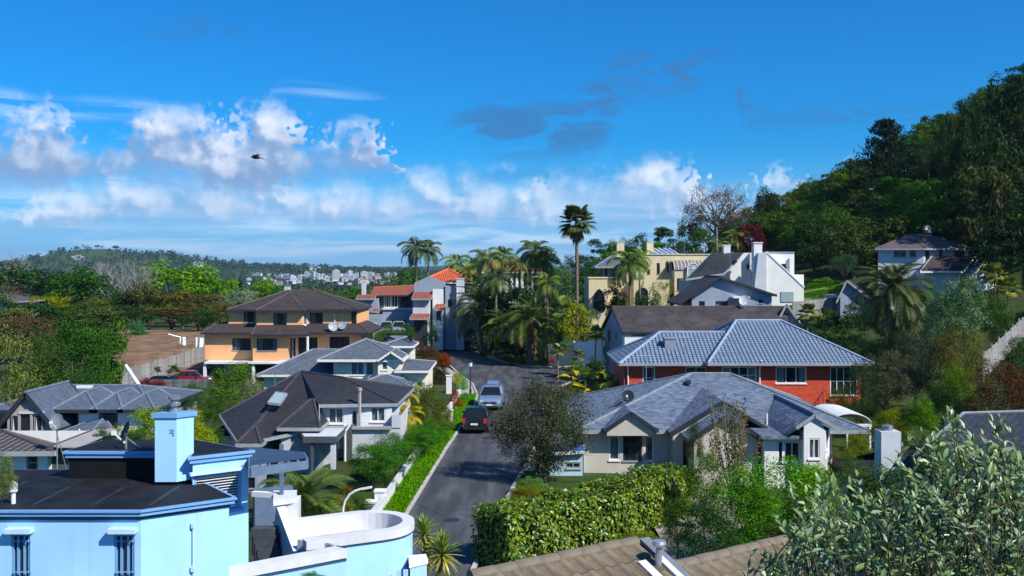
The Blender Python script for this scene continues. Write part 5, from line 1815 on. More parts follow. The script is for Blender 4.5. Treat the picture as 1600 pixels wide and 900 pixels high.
# flat porch canopy with posts and a glazed door
zc = h.z(692, -3.6)
h.slab([(X(473, -3.6), -3.6), (X(526, -3.6), -3.6), (X(526, -3.6), -.6), (X(459, -1.2), -.6)], zc, zc + .34, W_DARK, 'porch_canopy')
h.slab([(X(475, -3.6), -3.55), (X(525, -3.6), -3.55), (X(525, -3.6), -.65), (X(462, -1.2), -.65)], zc + .343, zc + .36, W_LGREY, 'canopy_roof')
for px, w_ in ((486, .12), (517, .26)):
    MB().box(X(px, -3.4), X(px, -3.4) + w_, -3.5, -3.25, -.6, zc).build('post', W_DARK if w_ < .2 else W_LGREY, h.root)
fr = MB().box(X(471, -.6), X(500, -.6), -.68, -.565, -.2, zc - .05).build('door', M_DARKF, h.root)
MB().box(X(474, -.6), X(484, -.6), -.70, -.683, 0, zc - .2).build('pane', dkg, fr)
MB().box(X(487, -.6), X(497, -.6), -.70, -.683, 0, zc - .2).build('pane', dkg, fr)
h.slab(h.rect(478, 522, -4.6, -2.3), -.7, -.1, roof_mat('orange_brick_paving', (.55, .2, .1), (.62, .27, .14), .3, .12, .5, .02, .6, .3), 'entry_step')
MB().box(X(545), X(553), -.95, -.56, -.6, h.z(662)).build('pilaster', W_DARK, h.root)
h.pipe([(X(551), -1.0, h.z(660)), (X(545), -1.05, h.z(668)), (X(543.5), -1.0, h.z(674)), (X(543.5), -1.0, -.5)], .07, M_WHITE)
f_ = h.pipe([(X(563), -.25, h.z(666)), (X(563), -.25, h.z(609))], .1, W_TAUPE, 'flue')
MB().lathe([(0, h.z(605)), (.14, h.z(605)), (.14, h.z(610)), (0, h.z(610))], 10, X(563), -.25).build('cap', W_TAUPE, f_)
v = [h.P(419, 630, .35), h.P(437, 632, .2), h.P(448, 616, 2.0), h.P(432, 613.5, 2.2)]
fr = MB()
for i in range(4):
    fr.beam(v[i], v[(i + 1) % 4], .1, .14)
fr = fr.build('skylight', M_GREYF, h.root)
MB().poly([(p[0], p[1], p[2] + .03) for p in v]).build('pane', glass_mat('pale_glass'), fr)
mb = MB()
for i in range(5):
    x_ = X(521 + i * 5, -3)
    mb.path([(x_, -3.0, -.4), (x_, -3.0, h.z(733, -3))], .02, 4)
mb.path([(X(521, -3), -3.0, h.z(732, -3)), (X(542, -3), -3.0, h.z(738, -3))], .03, 4)
mb.build('gate_rail', M_DARKF, h.root)
h.aerial((X(428, 4), 4.2, h.z(606, 4)), 1.0)

# ------------------------------------------------------------------ house with the arched window
h = House('arched_window_house', 'taupe house with dusty blue roof and arched window in its front gable', 40, 60, -2.6)
X = h.x
ze = h.z(640)
h.roof(hip(X(-25), X(243), -.4, 9, ze, h.z(602, 4.3) - ze, 'x', 3.2, 2.6), RM_LBLUE, M_DARKF, .14, mat('dusty_ridge', (.13, .17, .22), .7, .2))
CD = MATS['dusty_ridge']
for a_, b_, c_ in ((80, 152, 609), (140, 192, 611), (184, 242, 612)):
    zz = h.z(640.5, -1.2)
    h.roof(hip(X(a_, -1.2), X(b_, -1.2), -1.2, 3, zz, h.z(c_, 1.0) - zz, 'y', 1.6, .4), RM_LBLUE, M_DARKF, .12, CD)
h.wall(h.rect(-10, 236, .2, 9), -1, ze - .1, W_TAUPE, {0: [win(X(92) - X(-10), X(106) - X(-10), h.z(671), h.z(645), 2, 1), win(X(108) - X(-10), X(121) - X(-10), h.z(671), h.z(645), 2, 1)]})
h.wall(h.rect(123, 154, -.8, .18), -1, ze - .1, W_WHITE, name='bay_wall')
h.wall(h.rect(184, 216, -.7, .18), -1, ze - .1, W_WHITE, name='bay_wall')
gy = -2.6
gp, gl, gr = h.P(39, 613, gy), h.P(-6, 668, gy), h.P(88, 672, gy)
h.roof([[gl, gp, (gp[0], 3, gp[2]), (gl[0], 3, gl[2])], [gr, gp, (gp[0], 3, gp[2]), (gr[0], 3, gr[2])]], RM_LBLUE, M_DARKF, .16, CD)
g = gy + .25
MB().poly([(gl[0] + .5, g, -1), (gr[0] - .4, g, -1), (gr[0] - .4, g, gr[2] + .1), (gp[0], g, gp[2] - .2), (gl[0] + .5, g, gl[2] + .35)]).build('gable', W_TAUPE, h.root)
arch_panel(h, 31, 50, 677, 641, g - .03, dkg, 'arched_window', False, False, W_TAUPE)
for a_, b_ in ((52, 65), (16, 28)):
    fr = MB().box(X(a_, gy), X(b_, gy), g - .12, g - .01, h.z(678, gy), h.z(649, gy)).build('window', W_TAUPE, h.root)
    MB().box(X(a_, gy) + .06, X(b_, gy) - .06, g - .14, g - .122, h.z(677, gy), h.z(650, gy)).build('pane', dkg, fr)
    MB().poly([(X(a_, gy) + .08, g - .145, h.z(677, gy)), (X(a_, gy) + .22, g - .145, h.z(677, gy)), (X(a_, gy) + .1, g - .145, h.z(650, gy))]).build('curtain', M_CURT, fr)
MB().box(X(28, gy), X(66, gy), g - .18, g - .005, h.z(647, gy), h.z(643.5, gy)).build('lintel', W_LGREY, h.root)
# lower roof in front with two white vents
h.roof([[h.P(54, 690, -5), h.P(120, 700, -6), h.P(163, 652, -.6), h.P(128, 662, -.9)], [h.P(120, 700, -6), h.P(200, 702, -3), h.P(163, 652, -.6)]], RM_LBLUE, M_GREYF, .12, CD)
h.wall([(X(62, -4.6), -4.4), (X(118, -5.4), -5.2), (X(196, -2.8), -2.6), (X(190, -1), -.5), (X(70, -1), -.5)], -1, h.z(704, -5), W_TAUPE, {0: [win(.5, 1.1, 0, 1.2, 1, 1)]}, name='lower_wall')
for px, py in ((124, 678), (139, 680)):
    h.pipe([h.P(px, py, -3.4), h.P(px, py - 8, -3.4)], .05, M_WHITE, 'vent_pipe')
h.slab([h.P(119, 605, 3.6)[:2], h.P(144, 603, 3.6)[:2], h.P(147, 602, 4.6)[:2], h.P(121, 604, 4.6)[:2]], h.z(607, 3.6), h.z(604, 3.6), M_WHITE, 'roof_hatch')

# ------------------------------------------------------------------ brown-tiled white house at the left edge
h = House('brown_tile_house', 'white house with weathered brown tiled roof at the left edge beside a dish aerial', 0, 41, -1.2)
X = h.x
ze = h.z(707)
h.roof([[h.P(-110, 707, 0), h.P(86, 706, 0), h.P(0, 672, 4.5), h.P(-60, 668, 4.8)], [h.P(86, 706, 0), h.P(99, 698, 6), h.P(0, 672, 4.5)], [h.P(99, 698, 6), h.P(-110, 698, 6), h.P(-60, 668, 4.8), h.P(0, 672, 4.5)]], RM_TILE2, M_GREYF, .12, CAP_BROWN)
h.wall(h.rect(-100, 74, .4, 6), -.6, ze - .08, W_WHITE, {0: [win(X(42) - X(-100), X(61) - X(-100), h.z(740), h.z(713), 1, 2, M_GREYF, 2)]})
h.wall(h.rect(74.5, 120, .8, 5), -.6, h.z(703), W_DARK, {0: [win(.35, .95, .4, 1.7, 1, 1, M_GREYF), win(1.15, 1.3, .2, 1.8, 1, 1, M_WHITE)]}, name='side_wall')
h.slab(h.rect(80, 122, .3, 5), h.z(702), h.z(700), W_TAUPE, 'flat_roof')
h.dish((X(91, .2), .1, h.z(738)), .34, (-.4, -1, .4), 2.0, M_GREYF)

# ------------------------------------------------------------------ sky-blue house in the foreground
ZR = 5.82
T36 = Vector((math.cos(R(36)), math.sin(R(36))))
N36 = Vector((-T36.y, T36.x))                       # inward normal of the angled face
A = Vector((wx(220, 22), 22.0))
root = empty('blue_house', (A.x, A.y, 0), 0, 'sky-blue plaster house with flat black roof, square chimney and rounded terrace', 'house')
h = House.__new__(House)
h.root, h.px0, h.d, h.zb, h.X0 = root, 220, 22.0, 0.0, A.x


def L2(t, o=0.0):
    """Point on the angled face t metres from the corner, o metres inwards (house-local)."""
    v = T36 * t + N36 * o
    return (v.x, v.y)


def pxd(px, py, z):
    """Local plan position of the point seen at a photo pixel at height z."""
    d = (H - z) * F / (py - HY)
    return (wx(px, d) - A.x, d - A.y)


e1 = L2(1.95)
xl = -8.0
zt0 = ZR - .24
pl = [(xl, 0), (0, 0), e1, L2(1.95, 1.78), (-.2, 4.2), (xl, 4.2)]
gw = []
for a, b in ((17, 47), (178, 210)):
    gw.append(win(X_ := (wx(a, 22) - A.x) - xl, (wx(b, 22) - A.x) - xl, 3.6, wz(834, 22), 3, 1, W_BLUETRIM, 1, True))
h.wall(pl, 0, zt0, W_BLUE, {0: gw})
for a, b in ((17, 47), (178, 210)):
    x0, x1 = wx(a - 8, 21.9) - A.x, wx(b + 3, 21.9) - A.x
    z_ = wz(831, 22)
    MB().prism([(x0, -.2), (x1, -.2), (x1, -.003), (x0, -.003)], z_, z_ + .1).build('window_hood', mat('pale_blue_trim', (.50, .68, .86), .6, .05), root)
    mb = MB()
    for zz in (wz(845, 22), wz(893, 22)):
        mb.beam((x0 + .12, -.03, zz), (x1 - .05, -.03, zz), .02, .02)
    mb.build('window_bar', W_BLUETRIM, root)
# cornice: stepped band round the roof edge, then the black roof sheet
def ring(pts, off):
    """Outline offset outwards (open front side only matters)."""
    out_ = []
    n = len(pts)
    for i in range(n):
        p0, p1, p2 = Vector(pts[i - 1]), Vector(pts[i]), Vector(pts[(i + 1) % n])
        d0, d1 = (p1 - p0).normalized(), (p2 - p1).normalized()
        n0, n1 = Vector((d0.y, -d0.x)), Vector((d1.y, -d1.x))
        b = (n0 + n1).normalized()
        out_.append(tuple(p1 + b * off / max(.35, b.dot(n0))))
    return out_


h.slab(ring(pl, .02), zt0 + .001, zt0 + .09, mat('painted_shade_blue', (.03, .085, .18), .5, .1), 'painted_eave_shade')  # dark band coloured as the eave shadow under the roof lip
h.slab(ring(pl, .10), zt0 + .092, zt0 + .18, W_BLUETRIM, 'cornice')
h.slab(ring(pl, .14), zt0 + .182, zt0 + .23, W_BLUETRIM, 'roof_edge')
o = h.slab(ring(pl, .05), zt0 + .233, zt0 + .245, M_BLACK, 'roof')
mb = MB()
for i, x_ in enumerate((-6.4, -5.1, -3.8, -2.5, -1.2, .05)):
    mb.box(x_, x_ + .10, .12 + .02 * i, 2.9 - .05 * i, ZR + .006, ZR + .012)
mb.build('roof_seam', mat('seam_bitumen', (.022, .023, .026), .5, .5, 4.0), root)
mb = MB().lathe([(.05, ZR), (.05, ZR + .25), (.09, ZR + .27), (.09, ZR + .42), (.04, ZR + .5), (0, ZR + .5)], 10, wx(19, 22.4) - A.x, .45)
mb.build('roof_vent', M_WHITE, root, True)
# upper block: black-clad front, blue end face with blind window
q1, q2 = L2(1.70, 1.7), L2(3.08, 1.7)
ux0, uy0 = pxd(108, 748, ZR)
ux1, uy1 = pxd(281, 749, ZR)
zu = 6.54
upl = [(ux0, uy0), (ux1 - .1, uy0 - .02), (q1[0] - .16, uy0 + .02), q1, q2, (-.3, uy0 + 1.5), (ux0 + .3, uy0 + 1.5)]
zsl = zu - .2
f0, f1 = Vector(q1), Vector(q2)
fd = (f1 - f0)
FL = fd.length


def tx(px):
    """Distance along the upper end face of a photo column."""
    k = (px - 800) / F
    # (A + f0 + s*dir) on the ray x = k*d
    dr_ = fd.normalized()
    return (k * (A.y + f0.y) - (A.x + f0.x)) / (dr_.x - k * dr_.y)


def tz(py, s):
    p = f0 + fd.normalized() * s
    return wz(py, A.y + p.y)


wa, wb_ = tx(303), tx(377)
zw0, zw1 = tz(793, wb_), tz(744, wa)
h.wall(upl[2:6], 0, zsl, W_BLUE, {1: [win(wa, wb_, zw0, zw1, 1, 1, W_BLUETRIM, 0, True)]}, name='upper_wall', skip=(3,))
h.wall([upl[5], upl[6], upl[0], upl[1], upl[2]], ZR - .4, zsl, mat('black_cladding', (.010, .010, .012), .7, .2, spec=.15), name='black_wall', skip=(4,))
mb = MB()
nsl = 14
for i in range(nsl):
    z0_ = zw0 + (zw1 - zw0) * (i + .1) / nsl
    p = f0 + fd.normalized() * (wa + .03) + N36 * .07
    q = f0 + fd.normalized() * (wb_ - .03) + N36 * .07
    mb.beam((p.x, p.y, z0_ + .03), (q.x, q.y, z0_ + .03), .075, .012, (N36.x * .5, N36.y * .5, 1))
mb.build('blind', M_BLIND, root)
MB().beam((*(f0 + fd.normalized() * (wa - .12) - N36 * .05), zw1 + .06), (*(f0 + fd.normalized() * (wb_ + .08) - N36 * .05), zw1 + .06), .12, .07).build('window_hood', mat('pale_blue_trim', (.5, .68, .86)), root)
h.slab(ring(upl, .06), zsl + .002, zsl + .1, W_BLUETRIM, 'upper_cornice')
h.slab(ring(upl, .10), zsl + .102, zsl + .17, W_BLUETRIM, 'upper_roof_edge')
h.slab(ring(upl, .03), zsl + .172, zsl + .185, M_BLACK, 'upper_roof')
lp = f0 + fd.normalized() * tx(379) - N36 * .04
MB().lathe([(0, 0), (.06, .01), (.07, .05), (.05, .1), (0, .12)], 10).build('wall_lamp', M_STEEL, root, True).location = (lp.x, lp.y, tz(733, tx(379)))
# conduit on the angled face
pc = L2(1.12, -.03)
cm = mat('pale_blue_trim', (.5, .68, .86))
kx_ = lambda py: wz(py, A.y + pc[1])
h.pipe([(pc[0], pc[1], 3.0), (pc[0], pc[1], kx_(819))], .018, cm, 'conduit')
MB().box(pc[0] - .03, pc[0] + .03, pc[1] - .05, pc[1] + .02, kx_(825), kx_(817)).build('junction_box', cm, root)
MB().box(pc[0] - .04, pc[0] + .04, pc[1] - .05, pc[1] + .02, kx_(893), kx_(885)).build('junction_box', cm, root)
# chimney with metal cowl
cp, cq = pxd(242, 715, 6.48), pxd(276, 715, 6.48)
cw = cq[0] - cp[0]
pc4 = [(cp[0], cp[1]), (cq[0], cq[1]), (cq[0] + .30, cq[1] + .34), (cp[0] + .30, cp[1] + .42)]
dch = A.y + cp[1]
ct = wz(653, dch)
c = MB().prism(pc4, 5.9, ct).build('chimney', W_BLUE, root)
MB().prism(ring(pc4, .04), ct + .002, ct + .12).build('cap', W_BLUETRIM, c)
cc = ((cp[0] + cq[0]) / 2 + .15, cp[1] + .2)
zc = ct + .12
MB().lathe([(.13, zc), (.13, zc + .05), (.09, zc + .06), (.09, zc + .14), (.14, zc + .15), (.14, zc + .22), (.1, zc + .23), (.1, zc + .29), (.15, zc + .3), (.15, zc + .36), (.06, zc + .4), (0, zc + .4)], 12, *cc).build('cowl', M_STEEL, c, True)
mb = MB()
mb.box(cp[0] + .36, cp[0] + .46, cp[1] - .015, cp[1] - .002, ct - .30, ct - .27).box(cp[0] + .43, cp[0] + .46, cp[1] - .014, cp[1] - .003, ct - .42, ct - .301).box(cp[0] + .36, cp[0] + .429, cp[1] - .014, cp[1] - .003, ct - .36, ct - .335)
mb.build('vent', W_BLUETRIM, c)
# dishes on the roof
dd = pxd(172, 712, zu)
h.dish((dd[0], dd[1] + 1.0, zu - .05), .30, (-.8, -.45, .35), .42, mat('dark_dish', (.05, .05, .055), .6, .1))
dd = pxd(91, 760, ZR)
# pergola to the right of the upper block
zp = tz(722, 2.4) + .1
pg = [L2(2.66, .7), L2(4.0, -.1), L2(4.5, .9), L2(3.2, 2.0)]
pg = [pxd(391, 738, zp), pxd(480, 726, zp), pxd(474, 716, zp), pxd(391, 708, zp)]
mb = MB()
for i in range(3):
    mb.beam((*pg[i], zp), (*pg[i + 1], zp), .07, .2)
mb.beam((*pg[3], zp), (*pg[0], zp), .07, .2)
pr = mb.build('pergola', mat('slate_blue_paint', (.12, .18, .27), .5, .1), root)
mb = MB()
for i in range(7):
    t = i / 6
    a = Vector(pg[0]).lerp(Vector(pg[1]), t)
    b = Vector(pg[3]).lerp(Vector(pg[2]), t)
    mb.beam((a.x, a.y, zp + .12), (b.x, b.y, zp + .12), .06, .06)
mb.build('rafter', MATS['slate_blue_paint'], pr)
MB().poly([(*pg[0], zp + .16), (*pg[1], zp + .16), (*pg[2], zp + .16), (*pg[3], zp + .16)]).build('roof_sheet', mat('dark_roof_sheet', (.03, .035, .045), .3, .2), pr)
pp = pxd(440, 770, 4.75)
MB().box(pp[0] - .05, pp[0] + .05, pp[1] - .05, pp[1] + .05, 4.5, zp - .1).build('post', MATS['slate_blue_paint'], pr)
# rounded terrace: parapet ring, floor, low front parapet, steps
ZT = 4.1
cen = pxd(585, 814, ZT)
RT = 1.02
farl, nearl = pxd(452, 812, ZT), pxd(478, 845, ZT)
outer = []
t0 = pxd(520, 797, ZT)
dirn = (Vector(pxd(600, 797, ZT)) - Vector(t0)).normalized()
v1 = Vector(pxd(478, 846, ZT))
v2 = Vector(pxd(600, 830, ZT))
d_ = (v2 - v1).normalized()
nrm = Vector((-d_.y, d_.x))
wdt = 2.45
cen = v2 + nrm * wdt / 2
outer = [tuple(v1), tuple(v2)]
for i in range(1, 16):
    an = math.pi * i / 16
    outer.append(tuple(cen - nrm * math.cos(an) * wdt / 2 + d_ * math.sin(an) * wdt / 2))
outer += [tuple(v2 + nrm * wdt), tuple(v1 + nrm * wdt)]
th = .24
inner = []
for i, p in enumerate(outer):
    if i <= 1:
        q = Vector(p) + nrm * th
    elif i >= len(outer) - 2:
        q = Vector(p) - nrm * th
    else:
        q = Vector(p) + (cen - Vector(p)).normalized() * th
    inner.append(tuple(q))


def strip(outer, inner, z0, z1, z2):
    mb = MB()
    for i in range(len(outer) - 1):
        a, b, c, d = outer[i], outer[i + 1], inner[i + 1], inner[i]
        mb.poly([(*a, z0), (*b, z0), (*b, z1), (*a, z1)])
        mb.poly([(*a, z1), (*b, z1), (*c, z1), (*d, z1)])
        mb.poly([(*c, z2), (*d, z2), (*d, z1), (*c, z1)])
    for a, b in ((outer[0], inner[0]), (inner[-1], outer[-1])):
        mb.poly([(*b, z0), (*a, z0), (*a, z1), (*b, z1)])
    return mb


strip(outer, inner, 0, ZT - .26, 3.4).build('terrace_wall', W_BLUE, root)
oo = [tuple(Vector(p) + (Vector(p) - Vector(q)).normalized() * .05) for p, q in zip(outer, inner)]
ii = [tuple(Vector(q) - (Vector(p) - Vector(q)).normalized() * .03) for p, q in zip(outer, inner)]
sg = [tuple(Vector(p) + (Vector(p) - Vector(q)).normalized() * .02) for p, q in zip(outer, inner)]
strip(sg, inner, ZT - .28, ZT - .235, ZT - .26).build('painted_shadow_line', mat('painted_shade_blue', (.03, .085, .18)), root)  # dark strip coloured as the shadow line below the coping
strip(oo, ii, ZT - .22, ZT, 3.3).build('coping', mat('white_terrace_paint', (.60, .61, .63), .7, .06, 1.5, .15, 40, streaks=.2), root)
MB().poly([(*p, 3.62) for p in inner]).build('terrace_floor', mat('terrace_screed', (.40, .41, .42), .8, .1, 2.0), root)
MB().lathe([(0, 0), (.10, .03), (.13, .12), (.10, .2), (0, .23)], 12).build('globe_lamp', W_LGREY, root, True).location = (*pxd(493, 818, 3.64), 3.63)
# lower front parapet
ZF = 4.0
k0, k1, k2 = Vector(pxd(296, 903, ZF)), Vector(pxd(541, 857, ZF)), Vector(pxd(476, 841, ZF))
dd_ = (k1 - k0).normalized()
n2 = Vector((-dd_.y, dd_.x))
d3 = (k2 - k1).normalized()
ko = [tuple(k0 - dd_ * 3), tuple(k1), tuple(k2)]
ki = [tuple(k0 - dd_ * 3 + n2 * .22), tuple(k1 + n2 * .22 + d3 * .12), tuple(k2 + Vector((-d3.y, d3.x)) * .22)]
strip(ko, ki, 0, ZF - .24, 2.8).build('parapet_wall', W_BLUE, root)
strip([tuple(Vector(p) - n2 * .02) for p in ko], ki, ZF - .30, ZF - .25, ZF - .28).build('painted_shadow_line', MATS['painted_shade_blue'], root)  # same painted shadow line, below the front coping
strip([tuple(Vector(p) - n2 * .05) for p in ko], [tuple(Vector(p) + n2 * .04) for p in ki], ZF - .22, ZF, 3.0).build('coping', mat('white_terrace_paint', (.60, .61, .63), .7, .06, 1.5, .15, 40, streaks=.2), root)
# white stair wall with post pedestal and dark steps behind it
s0, s1 = pxd(395, 768, 4.72), pxd(463, 766, 4.72)
s2 = pxd(440, 790, 4.5)
MB().prism([s2, (s2[0] + .42, s2[1] + .1), (s1[0] + .1, s1[1] + .15), (s2[0] + .1, s2[1] + .9)], 2.6, 4.55).prism([pxd(427, 788, 4.6), pxd(463, 783, 4.6), pxd(464, 771, 4.6), pxd(427, 772, 4.6)], 4.552, 4.70).build('stair_pier', mat('white_terrace_paint', (.60, .61, .63), .7, .06, 1.5, .15, 40, streaks=.2), root)
MB().beam((*s0, 4.66), (*pxd(437, 774, 4.66), 4.66), .16, .14).build('coping', W_WHITE, root)
MB().beam((*pxd(436, 800, 4.3), 4.1), (*pxd(466, 880, 3.4), 3.2), .24, .9).build('stair_wall', mat('white_terrace_paint', (.60, .61, .63), .7, .06, 1.5, .15, 40, streaks=.2), root)
a0 = Vector(pxd(394, 775, 4.4))
MB().obox((a0.x, a0.y + .3, 2.5), (1.0, .55, 0), (-.1, .2, 0), (0, 0, 2.0)).build('back_wall', mat('shadow_tinted_blue', (.10, .15, .23), .6, .1), root)  # wall colour darkened to stand for the shadow lying on it
for i in range(6):
    z_ = 4.02 - i * .18
    p = pxd(393 + i * 3, 826 + i * 11, z_)
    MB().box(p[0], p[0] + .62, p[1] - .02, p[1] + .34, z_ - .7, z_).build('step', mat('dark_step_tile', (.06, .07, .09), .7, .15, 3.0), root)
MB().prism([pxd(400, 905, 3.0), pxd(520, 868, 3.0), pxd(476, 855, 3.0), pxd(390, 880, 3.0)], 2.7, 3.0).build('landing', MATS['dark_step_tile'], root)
# low gate pier by the yucca and the two meter boxes
z_ = 3.25
g = [pxd(641, 880, z_), pxd(667, 874, z_), pxd(664, 866, z_), pxd(640, 868, z_)]
MB().prism(g, 0, z_ - .12).build('gate_pier', W_BLUE, root)
MB().prism(ring(g, .03), z_ - .118, z_).build('coping', W_WHITE, root)
for px in (623, 634):
    p = pxd(px, 893, 3.05)
    k = Vector(p) - nrm * .06
    p2 = v2 + d_ * .75
    MB().box(-.06, .06, -.03, .03, -.2, 0).build('meter_box', mat('pale_blue_trim', (.5, .68, .86)), root).location = (p[0], p[1] - .02, 3.1)

# white plastic chairs on the lower terrace
def garden_chair(loc, rz, label):
    r = empty('garden_chair', loc, rz, label, 'chair', 'white garden chairs on the blue house terrace')
    MB().box(-.24, .24, -.24, .24, .42, .45).build('seat', M_WHITE, r)
    mb = MB()
    for i in range(5):
        x_ = -.2 + i * .1
        mb.beam((x_, .24, .45), (x_ * 1.1, .34, .95), .06, .02)
    mb.beam((-.26, .34, .95), (.26, .34, .95), .05, .06).build('backrest', M_WHITE, r)
    for sx in (-1, 1):
        MB().path([(sx * .25, -.22, .45), (sx * .27, -.22, .66), (sx * .27, .26, .68)], .02, 5).build('armrest', M_WHITE, r)
        for sy in (-1, 1):
            MB().path([(sx * .24, sy * .24, 0), (sx * .21, sy * .2, .42)], .022, 5).build('leg', M_WHITE, r)


p = pxd(452, 869, 3.0)
garden_chair((A.x + p[0], A.y + p[1], 3.0), 1.2, 'white garden chair nearest the dark steps of the blue house')
p = pxd(468, 858, 3.0)
garden_chair((A.x + p[0], A.y + p[1], 3.0), 2.4, 'white garden chair tucked against the terrace wall of the blue house')

# ------------------------------------------------------------------ neighbour's tiled roofs at the bottom of the frame
def tile_roof_house(name, label, ridge_l, ridge_r, slope_len, nrow, wall_h, pitch=22, ncol=None):
    """Pitched roof of separate concrete tiles; ridge_l/r in world space, slope falls towards the camera side."""
    a, b = Vector(ridge_l), Vector(ridge_r)
    u = (b - a)
    L = u.length
    u.normalize()
    s = Vector((u.y, -u.x, 0))
    s.normalize()
    p = R(pitch)
    dn = s * math.cos(p) - Vector((0, 0, math.sin(p)))
    nn = u.cross(-dn) * -1
    nn = dn.cross(u) * 1.0
    if nn.z < 0:
        nn = -nn
    root = empty(name, (b.x, b.y, 0), 0, label, 'house')
    o0 = Vector((b.x, b.y, 0))
    tw, tl = .30, .36
    # one tile: S-profile pan and roll, rib at the foot
    mb = MB()
    prof = [(-.15, .0), (-.11, .004), (-.05, .006), (-.01, .012), (.03, .04), (.075, .055), (.12, .042), (.152, .008)]
    for (xa, za), (xb, zb_) in zip(prof, prof[1:]):
        mb.poly([(xa, 0, za + .028), (xb, 0, zb_ + .028), (xb, tl + .05, zb_), (xa, tl + .05, za)])
        mb.poly([(xa, 0, za), (xb, 0, zb_), (xb, 0, zb_ + .028), (xa, 0, za + .028)])
    me = mb.mesh('roof_tile', mat('concrete_tile', (.175, .14, .095), .85, .3, 2.5, .5, 40, objvar=.14))
    ncol = ncol or int(L / tw) + 1
    rot = Matrix((u, -dn, nn)).transposed().to_euler()
    for r in range(nrow):
        for c in range(ncol):
            q = b - u * (tw * (c + .5) + .12) + dn * (tl * (r + 1) + .08) + nn * .02
            if c * tw > L:
                continue
            o = link('roof_tile', me, root, q - o0 + nn * RND.uniform(-.004, .004), rot)
    # under-sheet, other slope, ridge caps, barge
    back = -s * math.cos(p) - Vector((0, 0, math.sin(p)))
    m = MB()
    w_ = slope_len
    m.poly([a - o0, a + dn * w_ - o0, b + dn * w_ - o0, b - o0])
    m.poly([b - o0, b + back * w_ - o0, a + back * w_ - o0, a - o0])
    m.build('roof_deck', mat('roof_deck_felt', (.07, .06, .05), .9, .2), root)
    k = int(L / .4)
    cm_ = MB().path([(-.21, 0, -.01), (.21, 0, -.01)], .105, 10).mesh('ridge_tile', mat('ridge_tile_concrete', (.16, .135, .10), .85, .25, 3.0, .4, 40), True)
    for i in range(k):
        q = b - u * (.32 + i * .4) + Vector((0, 0, .035 + (.008 if i % 2 else 0)))
        link('ridge_tile', cm_, root, q - o0, (0, math.asin(max(-1, min(1, u.z))) * -1, math.atan2(u.y, u.x)))
    bm_ = mat('grey_barge_metal', (.16, .18, .21), .45, .15)
    mb = MB().beam(b + u * .05 + nn * .05 - o0, b + u * .05 + dn * w_ + nn * .05 - o0, .2, .07, nn)
    mb.beam(b + u * .05 + nn * .05 - o0, b + u * .05 + back * w_ + nn * .05 - o0, .2, .07)
    mb.beam(b + u * .15 - nn * .08 - o0, b + u * .15 + dn * w_ - nn * .08 - o0, .03, .24, nn)
    mb.build('barge_flashing', bm_, root)
    # gable wall and eaves walls beneath
    pw = [b + dn * (w_ - .3), b + back * (w_ - .3), a + back * (w_ - .3), a + dn * (w_ - .3)]
    pw = [q - o0 for q in pw]
    mb = MB()
    zz = pw[0].z - .1
    for i in range(4):
        q, q2 = pw[i], pw[(i + 1) % 4]
        mb.poly([(q.x, q.y, 0), (q2.x, q2.y, 0), (q2.x, q2.y, zz), (q.x, q.y, zz)])
    mb.poly([(pw[0].x, pw[0].y, zz), (pw[1].x, pw[1].y, zz), tuple(b - o0 - Vector((0, 0, .12)))])
    mb.build('wall', W_GREYW, root)
    return root, o0, b, u, dn, nn


r1, o0, b, u, dn, nn = tile_roof_house('tiled_roof_house', 'near house with wavy brown concrete roof tiles and a grey metal vent flue', W(742, 903, 15.2), W(1002, 848, 17.0), 4.2, 8, 5)
q = b - u * .1 + dn * .62
mb = MB().obox(q - o0 + nn * .06 - u * .42 - dn * .1, u * .16, nn * .05, dn * .55).obox(q - o0 + nn * .06 - u * .02 - dn * .15, u * .12, nn * .05, dn * .65)
mb.build('flashing', mat('grey_white_flashing', (.62, .64, .67), .5, .1), r1)
q = q - u * .1 + dn * .1
fl = MB().path([q - o0 - nn * .1, q - o0 + Vector((0, 0, .42))], .055, 10).build('vent_flue', mat('zinc', (.42, .45, .5), .4, .2, metal=.6), r1, True)
MB().lathe([(0, .5), (.1, .485), (.115, .44), (.1, .4), (.06, .39), (0, .39)], 12, *(q - o0).xy).build('cap', MATS['zinc'], fl, True).location = (0, 0, (q - o0).z)
tile_roof_house('second_tiled_roof', 'second near roof of wavy brown tiles, half hidden by the olive-green tree', W(1040, 892, 16.6), W(1233, 845, 18.6), 3.6, 7, 5)

# ------------------------------------------------------------------ dark roofed house behind the foreground tree, with a white chimney
h = House('dark_tile_house', 'house with dark slate-blue tiled roof mostly hidden by the foreground tree, white square chimney', 1436, 40, 0)
X = h.x
h.roof([[h.P(1425, 715, -1), h.P(1700, 728, -3), h.P(1700, 640, 4.5), h.P(1505, 646, 4)], [h.P(1425, 715, -1), h.P(1505, 646, 4), (X(1520, 8), 9, h.z(715, -1))], [h.P(1700, 640, 4.5), h.P(1505, 646, 4), (X(1520, 8), 9, h.z(715, -1)), (X(1700), 9, h.z(715, -1))]],
       roof_mat('dark_slate_tile_roof', (.028, .034, .046), (.05, .058, .075), .3, .34, .5, .03, .5, .8), M_DARKF, .14, CAP_GREY)
h.wall([(X(1500), 0), (X(1690), -2), (X(1690), 7), (X(1530, 7), 7)], -.3, h.z(718, -1), W_LGREY)
h.roof(hip(X(1366), X(1520), .3, 5, 2.5, .9, 'x'), RM_DARK, M_DARKF, .12)
h.wall([(X(1372), .751), (X(1500), .751), (X(1500), 4.6), (X(1372), 4.6)], -.3, 2.45, W_LGREY, {3: [win(1, 2.2, .9, 1.9)]}, name='wing_wall')
c = MB().box(X(1377), X(1408), 0, .75, -.2, h.z(675)).build('chimney', W_LGREY, h.root)
